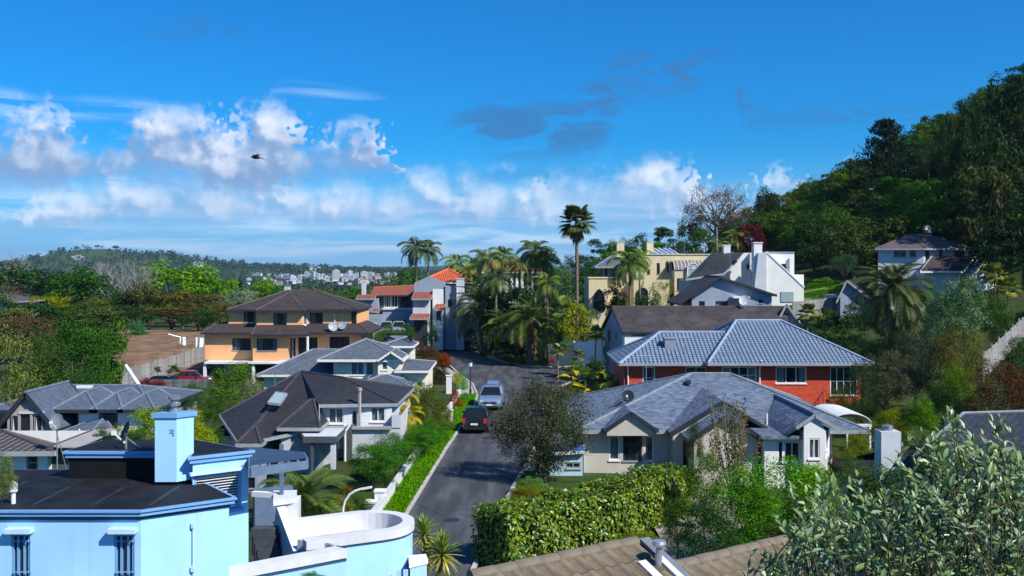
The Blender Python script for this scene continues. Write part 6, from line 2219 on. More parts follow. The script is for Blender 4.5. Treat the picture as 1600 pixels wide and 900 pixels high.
MB().lathe([(.2, h.z(675)), (.2, h.z(672)), (.17, h.z(671)), (.22, h.z(669.5)), (.22, h.z(667)), (0, h.z(665))], 12, X(1392), .37).build('cowl', M_STEEL, c, True)

# small house in the trees at far left
h = House('hidden_bungalow', 'small white house with pale roof half hidden in the trees at far left', 0, 175, -3, cat='house')
h.wall(h.rect(-60, 28, 0, 8), -1, h.z(470), W_LGREY, {0: [win(7, 8.6, h.z(480), h.z(472), 2, 1)]})
h.roof(hip(h.x(-66), h.x(34), -.6, 8.6, h.z(471), 1.3, 'x'), RM_TILE2, M_GREYF, .12)

# ------------------------------------------------------------------ vehicles
def car_paint(name, col, metal=0.3):
    if name in MATS:
        return MATS[name]
    m = mat(name, col, 0.25, 0.03, 1.0, metal=metal, spec=0.6)
    b = m.node_tree.nodes['Principled BSDF']
    b.inputs['Coat Weight'].default_value = 0.8
    b.inputs['Coat Roughness'].default_value = 0.06
    return m


M_TYRE = mat('tyre_rubber', (.018, .018, .018), .85, .2)
M_RIM = mat('alloy', (.45, .46, .48), .3, .1, metal=.8)
M_LAMP = mat('lamp_lens', (.75, .78, .80), .08, .05, spec=.8)
M_TAIL = mat('tail_lens', (.55, .02, .025), .12, .1, spec=.8)
M_PLATE = mat('number_plate', (.75, .75, .72), .5, .03)
M_TRIM = mat('black_plastic', (.02, .02, .022), .5, .1)
DKG = glass_mat('car_glass', (.012, .016, .02), .12)


def car(name, label, loc, rz, paint, L=4.5, Wd=1.84, Ht=1.66, style='suv', group=None, badge=False, cat='car'):
    r = empty(name, loc, rz, label, cat, group)
    s, w, t = L / 4.5, Wd / 1.86, Ht / 1.66
    st = [(-2.25, .66, .36, .72), (-2.16, .82, .26, .80), (-1.9, .90, .22, .90), (-1.2, .93, .20, 1.00), (-.7, .93, .20, 1.06), (.6, .93, .20, 1.08), (1.6, .93, .22, 1.10), (2.1, .88, .28, 1.10), (2.23, .80, .36, 1.02)]
    if style == 'hatch':
        st[-3:] = [(1.6, .92, .22, 1.08), (2.05, .86, .30, 1.05), (2.2, .78, .40, .95)]
    secs = []
    for y, hw, z0, z1 in st:
        hw *= w
        z1 *= t ** .7
        secs.append([Vector((x * hw, y * s, z)) for x, z in ((-.86, z0), (-1, z0 + .14), (-1.0, z0 + (z1 - z0) * .55), (-.97, z1 - .12), (-.88, z1), (0, z1 + .025), (.88, z1), (.97, z1 - .12), (1.0, z0 + (z1 - z0) * .55), (1, z0 + .14), (.86, z0))])
    mb = MB()
    for a, b in zip(secs, secs[1:]):
        for i in range(11):
            j = (i + 1) % 11
            mb.poly([a[j], a[i], b[i], b[j]])
    mb.poly(secs[0])
    mb.poly(secs[-1][::-1])
    body = mb.build('body', paint, r, True)
    zb, zr = 1.05 * t ** .7, Ht
    yb = [-.95 * s, 1.98 * s]
    yr = [-.15 * s, (1.62 if style == 'suv' else 1.25) * s]
    hb, hr = .84 * w, .64 * w
    B = [Vector((-hb, yb[0], zb)), Vector((hb, yb[0], zb)), Vector((hb, yb[1], zb)), Vector((-hb, yb[1], zb))]
    T_ = [Vector((-hr, yr[0], zr - .05)), Vector((hr, yr[0], zr - .05)), Vector((hr, yr[1], zr - .05)), Vector((-hr, yr[1], zr - .05))]
    for nm, i, j in (('windscreen', 0, 1), ('side_window', 1, 2), ('rear_window', 2, 3), ('side_window', 3, 0)):
        MB().poly([B[i], B[j], T_[j], T_[i]]).build(nm, DKG, r)
    mb = MB()
    for i in range(4):
        mb.beam(B[i], T_[i], .07, .09)
        mb.beam(T_[i], T_[(i + 1) % 4], .08, .07)
    for k in (.38, .72):
        for a, b in ((1, 2), (3, 0)):
            kk = k if a == 1 else 1 - k
            mb.beam(B[a].lerp(B[b], kk), T_[a].lerp(T_[b], kk), .06, .05)
    mb.build('pillar', paint, r)
    mb = MB()
    ins = [(0, .0), (.12, .05), (.3, .075)]
    c = sum(T_, Vector()) / 4
    rings = [[p.lerp(c, f) + Vector((0, 0, z)) for p in T_] for f, z in ins]
    for a, b in zip(rings, rings[1:]):
        for i in range(4):
            mb.poly([a[i], a[(i + 1) % 4], b[(i + 1) % 4], b[i]])
    mb.poly(rings[-1])
    mb.build('roof', paint, r, True)
    for sx in (-1, 1):
        for y in (-1.38 * s, 1.36 * s):
            wl_ = MB()
            R_ = .34
            for i in range(18):
                a0, a1 = 6.2832 * i / 18, 6.2832 * (i + 1) / 18
                for (r0, x0), (r1, x1) in (((.22, .12), (R_ - .03, .12)), ((R_ - .03, .12), (R_, .08)), ((R_, .08), (R_, -.1))):
                    q = [(sx * x0, r0 * math.cos(a0), r0 * math.sin(a0)), (sx * x1, r1 * math.cos(a0), r1 * math.sin(a0)), (sx * x1, r1 * math.cos(a1), r1 * math.sin(a1)), (sx * x0, r0 * math.cos(a1), r0 * math.sin(a1))]
                    wl_.poly(q if sx < 0 else q[::-1], [(0, 0)] * 4)
            wh = wl_.build('wheel', M_TYRE, r, True)
            wh.location = (sx * .84 * w, y, R_ + .005)
            m_ = MB()
            for i in range(5):
                a = 6.2832 * i / 5
                m_.beam((sx * .10, 0, 0), (sx * .10, .22 * math.cos(a), .22 * math.sin(a)), .07, .03, (1, 0, 0))
            m_.path([(sx * .06, 0, 0), (sx * .125, 0, 0)], .05, 8).build('rim', M_RIM, wh)
        MB().obox((sx * .62 * w - .14, -2.19 * s, .66 * t), (.28, sx * .10, 0), (0, .18, .02), (0, 0, .13)).build('headlight', M_LAMP, r)
        MB().obox((sx * .74 * w - .09, 2.08 * s, .74 * t), (.18, 0, 0), (0, .13, 0), (0, 0, .32)).build('taillight', M_TAIL, r)
        MB().obox((sx * .93 * w, -.62 * s, 1.06 * t), (sx * .2, -.03, 0), (0, .1, 0), (0, 0, .13)).build('mirror', paint, r)
    MB().box(-.52 * w, .52 * w, -2.27 * s, -2.15 * s, .56 * t, .68 * t).build('grille', M_TRIM, r)
    MB().box(-.72 * w, .72 * w, -2.29 * s, -2.1 * s, .26, .40).build('bumper', M_TRIM, r)
    MB().box(-.72 * w, .72 * w, 2.12 * s, 2.27 * s, .30, .46).build('bumper', M_TRIM, r)
    MB().box(-.24, .24, -2.30 * s, -2.28 * s, .42, .53).build('number_plate', M_PLATE, r)
    MB().box(-.24, .24, 2.24 * s, 2.285 * s, .62 * t, .74 * t).build('number_plate', M_PLATE, r)
    if badge:
        MB().box(-.09, -.06, -2.30 * s, -2.27 * s, .56 * t, .69 * t).box(.06, .09, -2.30 * s, -2.27 * s, .56 * t, .69 * t).box(-.06, .06, -2.30 * s, -2.27 * s, .61 * t, .64 * t).build('badge', M_RIM, r)
    return r


def on(px, d):
    x = wx(px, d)
    return (x, d, max(G(x, d), 0.02) if seg_dist(np.array([x]), np.array([d]))[0] < 4 else G(x, d))


suv = car('parked_suv', 'silver-blue SUV parked facing the camera on the street', (wx(768, 80.5), 80.5, .025), R(-3), car_paint('silver_blue_paint', (.26, .36, .50), .4), 4.5, 1.85, 1.68, 'suv', 'cars on the street', True)
MB().obox((-.45, 1.55, 1.67), (.9, 0, 0), (0, .55, .12), (0, 0, .07)).build('tailgate', car_paint('silver_blue_paint', (.26, .36, .50), .4), suv)
car('parked_hatchback', 'black hatchback seen from behind with red tail lamps, parked beside the verge', (wx(746, 69.5), 69.5, .025), R(176), car_paint('black_paint', (.010, .012, .018), .2), 4.1, 1.78, 1.58, 'hatch', 'cars on the street')
x_ = wx(263, 101)
car('parked_saloon', 'black car parked side-on behind the dark board fence', (x_, 101, G(x_, 101) + .02), R(82), car_paint('black_paint', (.01, .012, .018)), 4.6, 1.8, 1.45, 'hatch', 'cars below the apricot house')
x_ = wx(303, 103.5)
car('parked_red_car', 'red hatchback parked below the apricot house', (x_, 103.5, G(x_, 103.5) + .02), R(95), car_paint('red_paint', (.27, .010, .016), .2), 3.9, 1.7, 1.5, 'hatch', 'cars below the apricot house')
for px, d, lb in ((604, 134.5, 'white van parked left, against the split-level grey house'), (623, 133.5, 'white van parked right, beside the grey house with the terracotta roof')):
    x_ = wx(px, d)
    car('parked_van', lb, (x_, d, wz(523, d)), R(RND.uniform(-12, 12)), car_paint('white_car_paint', (.40, .43, .47), .1), 4.3, 1.8, 1.75, 'suv', 'white vans by the grey houses', cat='van')

# ------------------------------------------------------------------ fences, walls, street furniture
def fence(name, label, p0, p1, h, bw, m, step=0, gap=.015, group=None, jitter=.012):
    """Board fence between two base points: each plank its own part, posts and rails behind."""
    a, b = Vector(p0), Vector(p1)
    r = empty(name, a, 0, label, 'fence', group)
    d = b - a
    L = Vector((d.x, d.y, 0)).length
    u = Vector((d.x, d.y, 0)) / L
    rz = math.atan2(u.y, u.x)
    n = int(L / (bw + gap))
    me = MB().box(0, bw, -.012, .012, 0, h).mesh('plank', m)
    for i in range(n):
        t = i * (bw + gap) / L
        z = d.z * t
        if step:
            z = d.z * (math.floor(t * step) / step)
        o = link('plank', me, r, (u.x * t * L, u.y * t * L, z + RND.uniform(-jitter, jitter)), (0, RND.uniform(-.006, .006), rz))
    nu = Vector((-u.y, u.x, 0))
    k = max(1, int(L / 2.2))
    for i in range(k + 1):
        q = d * (i / k) + nu * .06
        MB().box(q.x - .05, q.x + .05, q.y - .05, q.y + .05, q.z - .3, q.z + h + .06).build('post', m, r)
    for f in (.2, .85):
        MB().beam(nu * .035 + Vector((0, 0, h * f)), d + nu * .035 + Vector((0, 0, h * f)), .045, .09).build('rail', m, r)
    return r


M_GBOARD = mat('weathered_grey_board', (.26, .255, .25), .9, .3, 3.0, .3, 20, streaks=.45, objvar=.28)
M_DBOARD = mat('dark_grey_board', (.10, .105, .12), .9, .3, 3.0, .3, 20, streaks=.3, objvar=.3)
g0, g1 = (wx(192, 100), 100), (wx(319, 117), 117)
fence('board_fence', 'pale grey board fence stepping up the bare slope behind the parked cars', (*g0, wz(605, 100)), (*g1, wz(563, 117)), 1.75, .2, M_GBOARD, 6)
fence('dark_fence', 'dark grey board fence in front of the parked black car', (wx(226, 93), 93, wz(608, 93)), (wx(334, 95), 95, wz(606, 95)), .85, .2, M_DBOARD)
fence('garden_fence', 'grey board fence beside the white angular house, below the hill lawn', (wx(1239, 107), 107, wz(497, 107)), (wx(1316, 110), 110, wz(488, 110)), 1.7, .2, M_GBOARD)
fence('slope_fence', 'grey board fence climbing the slope at the right edge', (wx(1538, 66), 66, wz(586, 66)), (wx(1612, 79), 79, wz(512, 79)), 1.5, .2, M_GBOARD, 8)

# low white wall along the verge, built of separate capped panels
gw = empty('garden_wall', (-6.0, 45, 0), 0, 'low white garden wall running along the left edge of the grass verge', 'wall')
for i in range(4):
    a, b = Vector((*vi[i], 0)), Vector((*vi[i + 1], 0))
    d = b - a
    nn_ = Vector((-d.y, d.x, 0)).normalized() * .12
    k = max(2, int(d.length / 3))
    for j in range(k):
        p, q = a + d * (j / k) + nn_, a + d * ((j + 1) / k - .004) + nn_
        MB().beam(p + Vector((6.0, -45, .2)), q + Vector((6.0, -45, .2)), .16, .62).build('panel', M_WHITE if (i + j) % 3 else W_LGREY, gw)
        MB().beam(p + Vector((6.0, -45, .54)), q + Vector((6.0, -45, .54)), .22, .05).build('coping', W_LGREY, gw)


def pier(px, ytop, ybot, w, d, label, m=W_WHITE, zb=None):
    z0, z1 = (wz(ybot, d) if zb is None else zb), wz(ytop, d)
    r = empty('gate_pier', (wx(px, d), d, z0), 0, label, 'gate pier', 'white gate piers along the street')
    MB().box(-w / 2, w / 2, -w / 2, w / 2, 0, z1 - z0 - .08).build('shaft', m, r)
    MB().box(-w / 2 - .04, w / 2 + .04, -w / 2 - .04, w / 2 + .04, z1 - z0 - .078, z1 - z0).build('cap', m, r)


pier(701.5, 586, 615, .42, 84, 'white gate pier rising beside the red-leaved shrub')
pier(693, 640, 668, .32, 71, 'white gate pier on the left of the pair over the verge wall')
pier(704, 640, 668, .28, 72, 'white gate pier on the right of the pair over the verge wall')
pier(594, 765, 800, .45, 47, 'tall white gate pier at the foot of the verge hedge', zb=-.3)
pier(581, 782, 805, .55, 46.6, 'short wide white gate pier next to the taller one', zb=-.3)

lp = empty('street_lamp', (wx(735, 88), 88, .05), 0, 'slim dark street lamp post beside the footpath', 'street lamp')
zt = wz(566, 88)
MB().lathe([(.10, 0), (.10, .5), (.06, .55), (.05, zt - .5), (.04, zt - .45)], 10).build('pole', M_DARKF, lp, True)
MB().lathe([(.05, zt - .45), (.14, zt - .4), (.18, zt - .1), (.16, zt - .08)], 10).build('lantern', mat('lamp_lens', (.75, .78, .8)), lp, True)
MB().lathe([(.2, zt - .08), (.12, zt), (.03, zt + .06), (0, zt + .08)], 10).build('cap', M_DARKF, lp, True)

lb = empty('letterbox', (wx(828, 52), 52, -.05), 0, 'beige letterbox standing over the clipped green shrub', 'letterbox')
MB().box(-.05, .05, -.05, .05, 0, .75).build('post', M_BARK, lb)
zl0 = wz(734, 52) + .05
MB().box(-.05, .05, -.05, .05, .752, zl0).build('stem', M_BARK, lb)
MB().prism([(-.24, -.17), (.24, -.17), (.24, .17), (-.24, .17)], zl0 + .002, zl0 + .34).build('box', mat('beige_paint', (.62, .52, .36), .6, .08), lb)
MB().box(-.15, .15, -.18, -.172, zl0 + .22, zl0 + .25).build('slot', M_DARKF, lb)

gl = empty('gooseneck_lamp', (wx(536, 42), 42, -.5), 0, 'white gooseneck lamp arching over the palm fronds by the blue terrace', 'lamp')
gz = lambda py: wz(py, 42) + .5
gxp = lambda px: wx(px, 42) - wx(536, 42)
MB().path([(0, 0, 0), (0, 0, gz(795)), (gxp(539), 0, gz(783)), (gxp(546), 0, gz(773)), (gxp(555), 0, gz(767)), (gxp(566), 0, gz(763.5))], .05, 8).build('pole', M_WHITE, gl, True)
MB().beam((gxp(565), 0, gz(764)), (gxp(581), 0, gz(761)), .16, .07).build('lamp_head', M_WHITE, gl)

bp = empty('leaning_pole', (wx(221, 66), 66, wz(608, 66)), 0, 'white pole leaning up above the dusty blue roof', 'pole')
v = W(196, 570, 66) - W(221, 608, 66)
MB().path([(0, 0, -.6), (0, 0, 0), v], [.11, .13, .10], 8).build('shaft', M_WHITE, bp, True)
MB().path([(0, 0, -1.2), (0, 0, 0)], .06, 6).build('foot', M_STEEL, bp, True)

um = empty('parasol', (wx(448, 98), 98, G(wx(448, 98), 98)), 0, 'flat white parasol open in front of the apricot house', 'parasol')
zz = wz(566, 98) - G(wx(448, 98), 98)
MB().lathe([(1.75, zz), (.9, zz + .12), (0, zz + .26)], 8).lathe([(1.75, zz - .02), (1.75, zz)], 8).build('canopy', M_WHITE, um)
MB().path([(0, 0, 0), (0, 0, zz + .2)], .03, 6).build('pole', M_STEEL, um)
MB().path([(.9, .2, 0), (0, 0, zz * .8)], .025, 5).build('strut', M_STEEL, um)

cl = empty('clothes_line', (wx(291, 121), 121, wz(548, 121)), 0, 'rotary clothes line at the top of the bare slope', 'clothes line')
zc = wz(523, 121) - wz(548, 121)
MB().path([(0, 0, 0), (0, 0, zc)], .03, 6).build('pole', M_STEEL, cl)
for i in range(4):
    a = i * 1.571 + .4
    MB().path([(0, 0, zc - .5), (2.0 * math.cos(a), 2.0 * math.sin(a), zc + .15)], .018, 4).build('arm', M_STEEL, cl)


def cloth(name, label, px0, px1, y0, y1, d):
    mb = MB()
    k = 8
    a, b = W(px0, y0, d), W(px1, y0 + 1, d)
    zb = wz(y1, d)
    for i in range(k):
        f0, f1 = i / k, (i + 1) / k
        p, q = a.lerp(b, f0), a.lerp(b, f1)
        o0, o1 = .12 * math.sin(f0 * 9), .12 * math.sin(f1 * 9)
        mb.poly([(p.x, p.y + o0 * 1.5, zb + .15 * math.sin(f0 * 6)), (q.x, q.y + o1 * 1.5, zb + .15 * math.sin(f1 * 6)), (q.x, q.y + o1, q.z), (p.x, p.y + o0, p.z)])
    tag(mb.build(name, M_WHITE), label, 'laundry', 'laundry on the rotary line')


cloth('hanging_cloth', 'small white cloth hanging at the left of the clothes line', 281, 291, 526, 538, 120)
cloth('hanging_sheet', 'large white sheet hanging next to the apricot wall', 306, 319, 527, 543, 119)

# ------------------------------------------------------------------ bird
bd = MB()
secs = [(-.34, .0, .012), (-.28, .0, .05), (-.16, .0, .085), (0, 0, .10), (.16, 0, .075), (.30, .0, .03), (.52, -.06, .012)]
for (x0, z0, r0), (x1, z1, r1) in zip(secs, secs[1:]):
    for k in range(8):
        a, b = 6.2832 * k / 8, 6.2832 * (k + 1) / 8
        bd.poly([(x0, r0 * math.cos(a), z0 + r0 * math.sin(a)), (x1, r1 * math.cos(a), z1 + r1 * math.sin(a)), (x1, r1 * math.cos(b), z1 + r1 * math.sin(b)), (x0, r0 * math.cos(b), z0 + r0 * math.sin(b))])
for s_ in (-1, 1):
    w0 = [(-.12, s_ * .05, .06), (.12, s_ * .05, .06)]
    w1 = [(-.10, s_ * .28, .19), (.12, s_ * .28, .17)]
    w2 = [(.06, s_ * .60, .15), (.16, s_ * .58, .14)]
    for a, b in ((w0, w1), (w1, w2)):
        bd.poly([a[0], a[1], b[1], b[0]])
        bd.poly([(p[0], p[1], p[2] - .015) for p in (b[0], b[1], a[1], a[0])])
bd.poly([(.45, -.02, -.05), (.66, -.09, -.09), (.66, .09, -.09), (.45, .02, -.05)])
o = bd.build('bird', mat('dark_feathers', (.02, .02, .022), .7, .2), None, True)
o.location = W(400, 246, 62)
o.rotation_euler = (R(8), R(6), R(-12))
tag(o, 'dark bird gliding in front of the white clouds', 'bird')

# ------------------------------------------------------------------ far country: hill, town, woods
def ridge(name, pts, d, depth, col, seed):
    """A long hill at distance d whose crest follows (px, py) points; smooth, with real depth."""
    rng = np.random.default_rng(seed)
    px = np.linspace(pts[0][0], pts[-1][0], 120)
    py = np.interp(px, [p[0] for p in pts], [p[1] for p in pts])
    rows = []
    for j, f in enumerate(np.linspace(-1, 1, 15)):
        dd = d + f * depth
        k = (1 - abs(f) ** 1.6)
        x = (px - 800) / F * d * (1 + .0 * f)
        zc = H - (py - HY) / F * d
        z = -15 + (zc + 15) * k + rng.normal(0, 1.0, len(px)) * k
        rows.append(np.stack([x, np.full_like(x, dd), z], 1))
    V = np.array(rows)
    ny, nx = V.shape[:2]
    i = np.arange((ny - 1) * nx).reshape(ny - 1, nx)[:, :-1].ravel()
    o = link(name, arr_mesh(name, V.reshape(-1, 3), np.stack([i, i + 1, i + nx + 1, i + nx], 1), lawn_mat(name + '_turf', *col), True))
    tag(o, kind='structure')
    return px, py


HILLPTS = [(-400, 424), (-200, 418), (0, 416), (60, 416), (82, 412), (105, 399), (128, 390), (150, 388), (175, 390), (200, 395), (230, 399), (262, 398), (290, 403), (320, 407), (350, 412), (400, 417), (460, 419), (520, 421), (600, 425), (760, 430), (900, 436)]
ridge('hill', HILLPTS, 2500, 500, ((.028, .058, .022), (.05, .09, .03)), 3)
ridge('far_hills', [(-900, 420), (-300, 417), (200, 418), (420, 417), (520, 416.5), (620, 417), (700, 415), (900, 416), (1200, 412), (1700, 409), (2600, 416)], 3900, 500, ((.03, .06, .03), (.04, .08, .035)), 4)

# woods far off: one mass of tree crowns on the hill, round the town and over the flat land
rng = np.random.default_rng(9)
P, Sz = [], []


def add_crowns(x, y, z, w, n=26):
    c = unit(rng, n) * (np.array([1, 1, .8]) * w * rng.uniform(.5, 1, (n, 1)))
    P.append(c + np.array([x, y, z + w * .6]))
    Sz.append(np.full(n, w * .55))


hx, hy_ = [p[0] for p in HILLPTS], [p[1] for p in HILLPTS]
for k in range(1500):
    px = rng.uniform(-60, 780)
    f = -rng.random() ** 1.2
    crest = np.interp(px, hx, hy_)
    if 118 < px < 225 and f > -.5 and rng.random() < .8:
        continue
    kz = 1 - abs(f) ** 1.6
    z = -15 + (H - (crest - HY) / F * 2500 + 15) * kz
    add_crowns((px - 800) / F * 2500, 2500 + f * 500, z, rng.uniform(5, 11), 16)
for k in range(2300):
    d = 420 + 1850 * rng.random() ** .9
    px = rng.uniform(-100, 900)
    add_crowns((px - 800) / F * d, d, -14, rng.uniform(3.0, 6.5), 18)
P, Sz = np.concatenate(P), np.concatenate(Sz)
V = kites(P, rng.normal(size=P.shape) + np.array([0, -.4, .8]), Sz * rng.uniform(.7, 1.3, len(P)), .85, rng)
o = link('far_woods', arr_mesh('far_woods', V.reshape(-1, 3), np.arange(4 * len(P)).reshape(-1, 4), LEAF))
o.color = (.03, .066, .025, 1)
tag(o, kind='stuff')
# single trees that stand out on the crest of the far hill
for px, py, w, kd in ((152, 382, 11, 'spread'), (181, 383, 13, 'spread'), (268, 390, 6, 'cone'), (92, 404, 7, 'spread'), (342, 404, 6, 'cone'), (235, 395, 12, 'spread'), (402, 409, 9, 'spread'), (475, 411, 8, 'spread')):
    crest = np.interp(px, hx, hy_)
    tree_at(wx(px, 2500), 2500, wz(py, 2500), w * 2500 / F, kd, (.025, .055, .02), ('flat-topped' if kd == 'spread' else 'pointed') + ' dark tree on the crest of the far hill, ' + ('left of its top' if px < 130 else 'at its very top' if px < 200 else 'on its right shoulder' if px < 300 else 'on its long right slope'), 'trees on the crest of the far hill', z0=wz(crest, 2500) - 3)

# town buildings
M_TW = mat('far_white_wall', (.50, .53, .57), .8, .05, .02)
M_TG = mat('far_grey_wall', (.45, .50, .55), .8, .05, .02)
M_TR = mat('far_roof', (.30, .32, .36), .8, .1, .02)
M_TWIN = mat('far_window', (.07, .09, .12), .4, .1, .02)
M_TTER = mat('far_red_roof', (.26, .13, .10), .8, .1, .02)


def block_mesh(w, dp, hh, storeys, bays, wall, tower=False):
    """Flat-roofed block with window bands, parapet and lift house."""
    mb = MB()
    mb.cur = 0
    mb.box(-w / 2, w / 2, -dp / 2, dp / 2, 0, hh)
    mb.box(-w / 2 - .3, w / 2 + .3, -dp / 2 - .3, dp / 2 + .3, hh + .01, hh + .8)
    mb.box(-w * .15, w * .12, -dp * .2, dp * .2, hh + .81, hh + 3.2)
    mb.cur = 1
    for s in range(storeys):
        z0 = hh * (s + .3) / storeys
        z1 = hh * (s + .78) / storeys
        for b in range(bays):
            x0 = -w / 2 + w * (b + .2) / bays
            mb.box(x0, x0 + w * .6 / bays, -dp / 2 - .12, -dp / 2 - .02, z0, z1)
    return mb.mesh('town_block', [wall, M_TWIN])


def villa_mesh(w, dp, hh, wall, roof):
    mb = MB()
    mb.box(-w / 2, w / 2, -dp / 2, dp / 2, 0, hh)
    mb.cur = 1
    for f in hip(-w / 2 - .5, w / 2 + .5, -dp / 2 - .5, dp / 2 + .5, hh + .01, dp * .3, 'x', dp * .35, dp * .35):
        mb.poly(f)
    mb.cur = 2
    for b in range(4):
        mb.box(-w / 2 + w * (b + .25) / 4, -w / 2 + w * (b + .7) / 4, -dp / 2 - .1, -dp / 2 - .02, hh * .35, hh * .75)
    return mb.mesh('town_villa', [wall, roof, M_TWIN])


BLK = [block_mesh(26, 14, 16, 5, 7, M_TW), block_mesh(18, 14, 24, 7, 5, M_TW), block_mesh(40, 16, 12, 4, 10, M_TG), block_mesh(30, 14, 9, 3, 8, M_TW), block_mesh(14, 12, 18, 6, 4, M_TG)]
VIL = [villa_mesh(15, 10, 6, M_TW, M_TR), villa_mesh(18, 11, 7, M_TW, M_TTER), villa_mesh(14, 9, 5, M_TG, M_TR)]
rt = random.Random(21)
BN = ['wide five-storey white block', 'tall narrow white tower', 'long low grey block', 'low white block', 'slim grey tower']
VN = ['pale house with grey roof', 'white house with red roof', 'small grey house']


def stretch(px):
    return 'at the left end' if px < 430 else 'left of the middle' if px < 480 else 'in the middle' if px < 525 else 'right of the middle' if px < 570 else 'at the right end'


for k in range(72):
    px = rt.uniform(390, 625) if k % 2 else rt.gauss(510, 45)
    d = rt.uniform(1500, 2150)
    i = rt.randrange(5)
    o = link('town_block', BLK[i], None, (wx(px, d), d, wz(rt.uniform(428, 437), d) - 3), (0, 0, rt.uniform(-.5, .5)), [rt.uniform(.25, .55)] * 3)
    tag(o, BN[i] + ' ' + stretch(px) + ' of the far-off town', 'building', 'blocks of the far-off town')
for k in range(64):
    d = rt.uniform(1000, 1600)
    px = rt.uniform(385, 620)
    i = rt.randrange(3)
    o = link('town_villa', VIL[i], None, (wx(px, d), d, max(wz(rt.uniform(436, 446), d), -13)), (0, 0, rt.uniform(-1.2, 1.2)), [rt.uniform(.28, .48)] * 3)
    tag(o, VN[i] + ' ' + stretch(px) + ' of the low ground before the town', 'house', 'houses on the low ground before the town')
for px, py, s, lab in ((122, 406, 1.0, 'white mansion on the shoulder of the far hill'), (309, 414, .8, 'long white villa low on the right flank of the far hill'), (492, 421, .9, 'pink and white block standing highest over the town')):
    r = empty('hill_mansion', W(px, py, 2250), .2, lab, 'building')
    k = 2250 / F * s
    MB().box(-9 * k, -3 * k, -4, 6, -4, 5 * k).box(-3 * k + .01, 4 * k, -3, 6, -4, 6.5 * k).box(4 * k + .01, 10 * k, -4, 6, -4, 4.4 * k).build('wall', M_TW, r)
    for x0, x1, zt_ in ((-9, -3, 5), (-3, 4, 6.5), (4, 10, 4.4)):
        for j in range(4):
            xx = x0 + (x1 - x0) * (j + .25) / 4
            MB().box(xx * k, (xx + .9) * k, -4.3, -4.05 if x0 != -3 else -3.05, zt_ * k * .4, zt_ * k * .75).build('window', M_TWIN, r)
        MB().box(x0 * k - .4, x1 * k + .4, -4.6, 6.4, zt_ * k + .02, zt_ * k + 1.2).build('roof', M_TR if s < 1 else M_TW, r)

# ------------------------------------------------------------------ trees and plants
BRIGHT, MID, DARK, OLIVE = (.105, .23, .018), (.055, .135, .018), (.026, .068, .014), (.105, .115, .024)
YEL, BROWN, RED, GREYG, LIME = (.26, .28, .030), (.13, .075, .028), (.20, .035, .022), (.13, .18, .10), (.17, .30, .025)
DEEP = (.016, .042, .012)

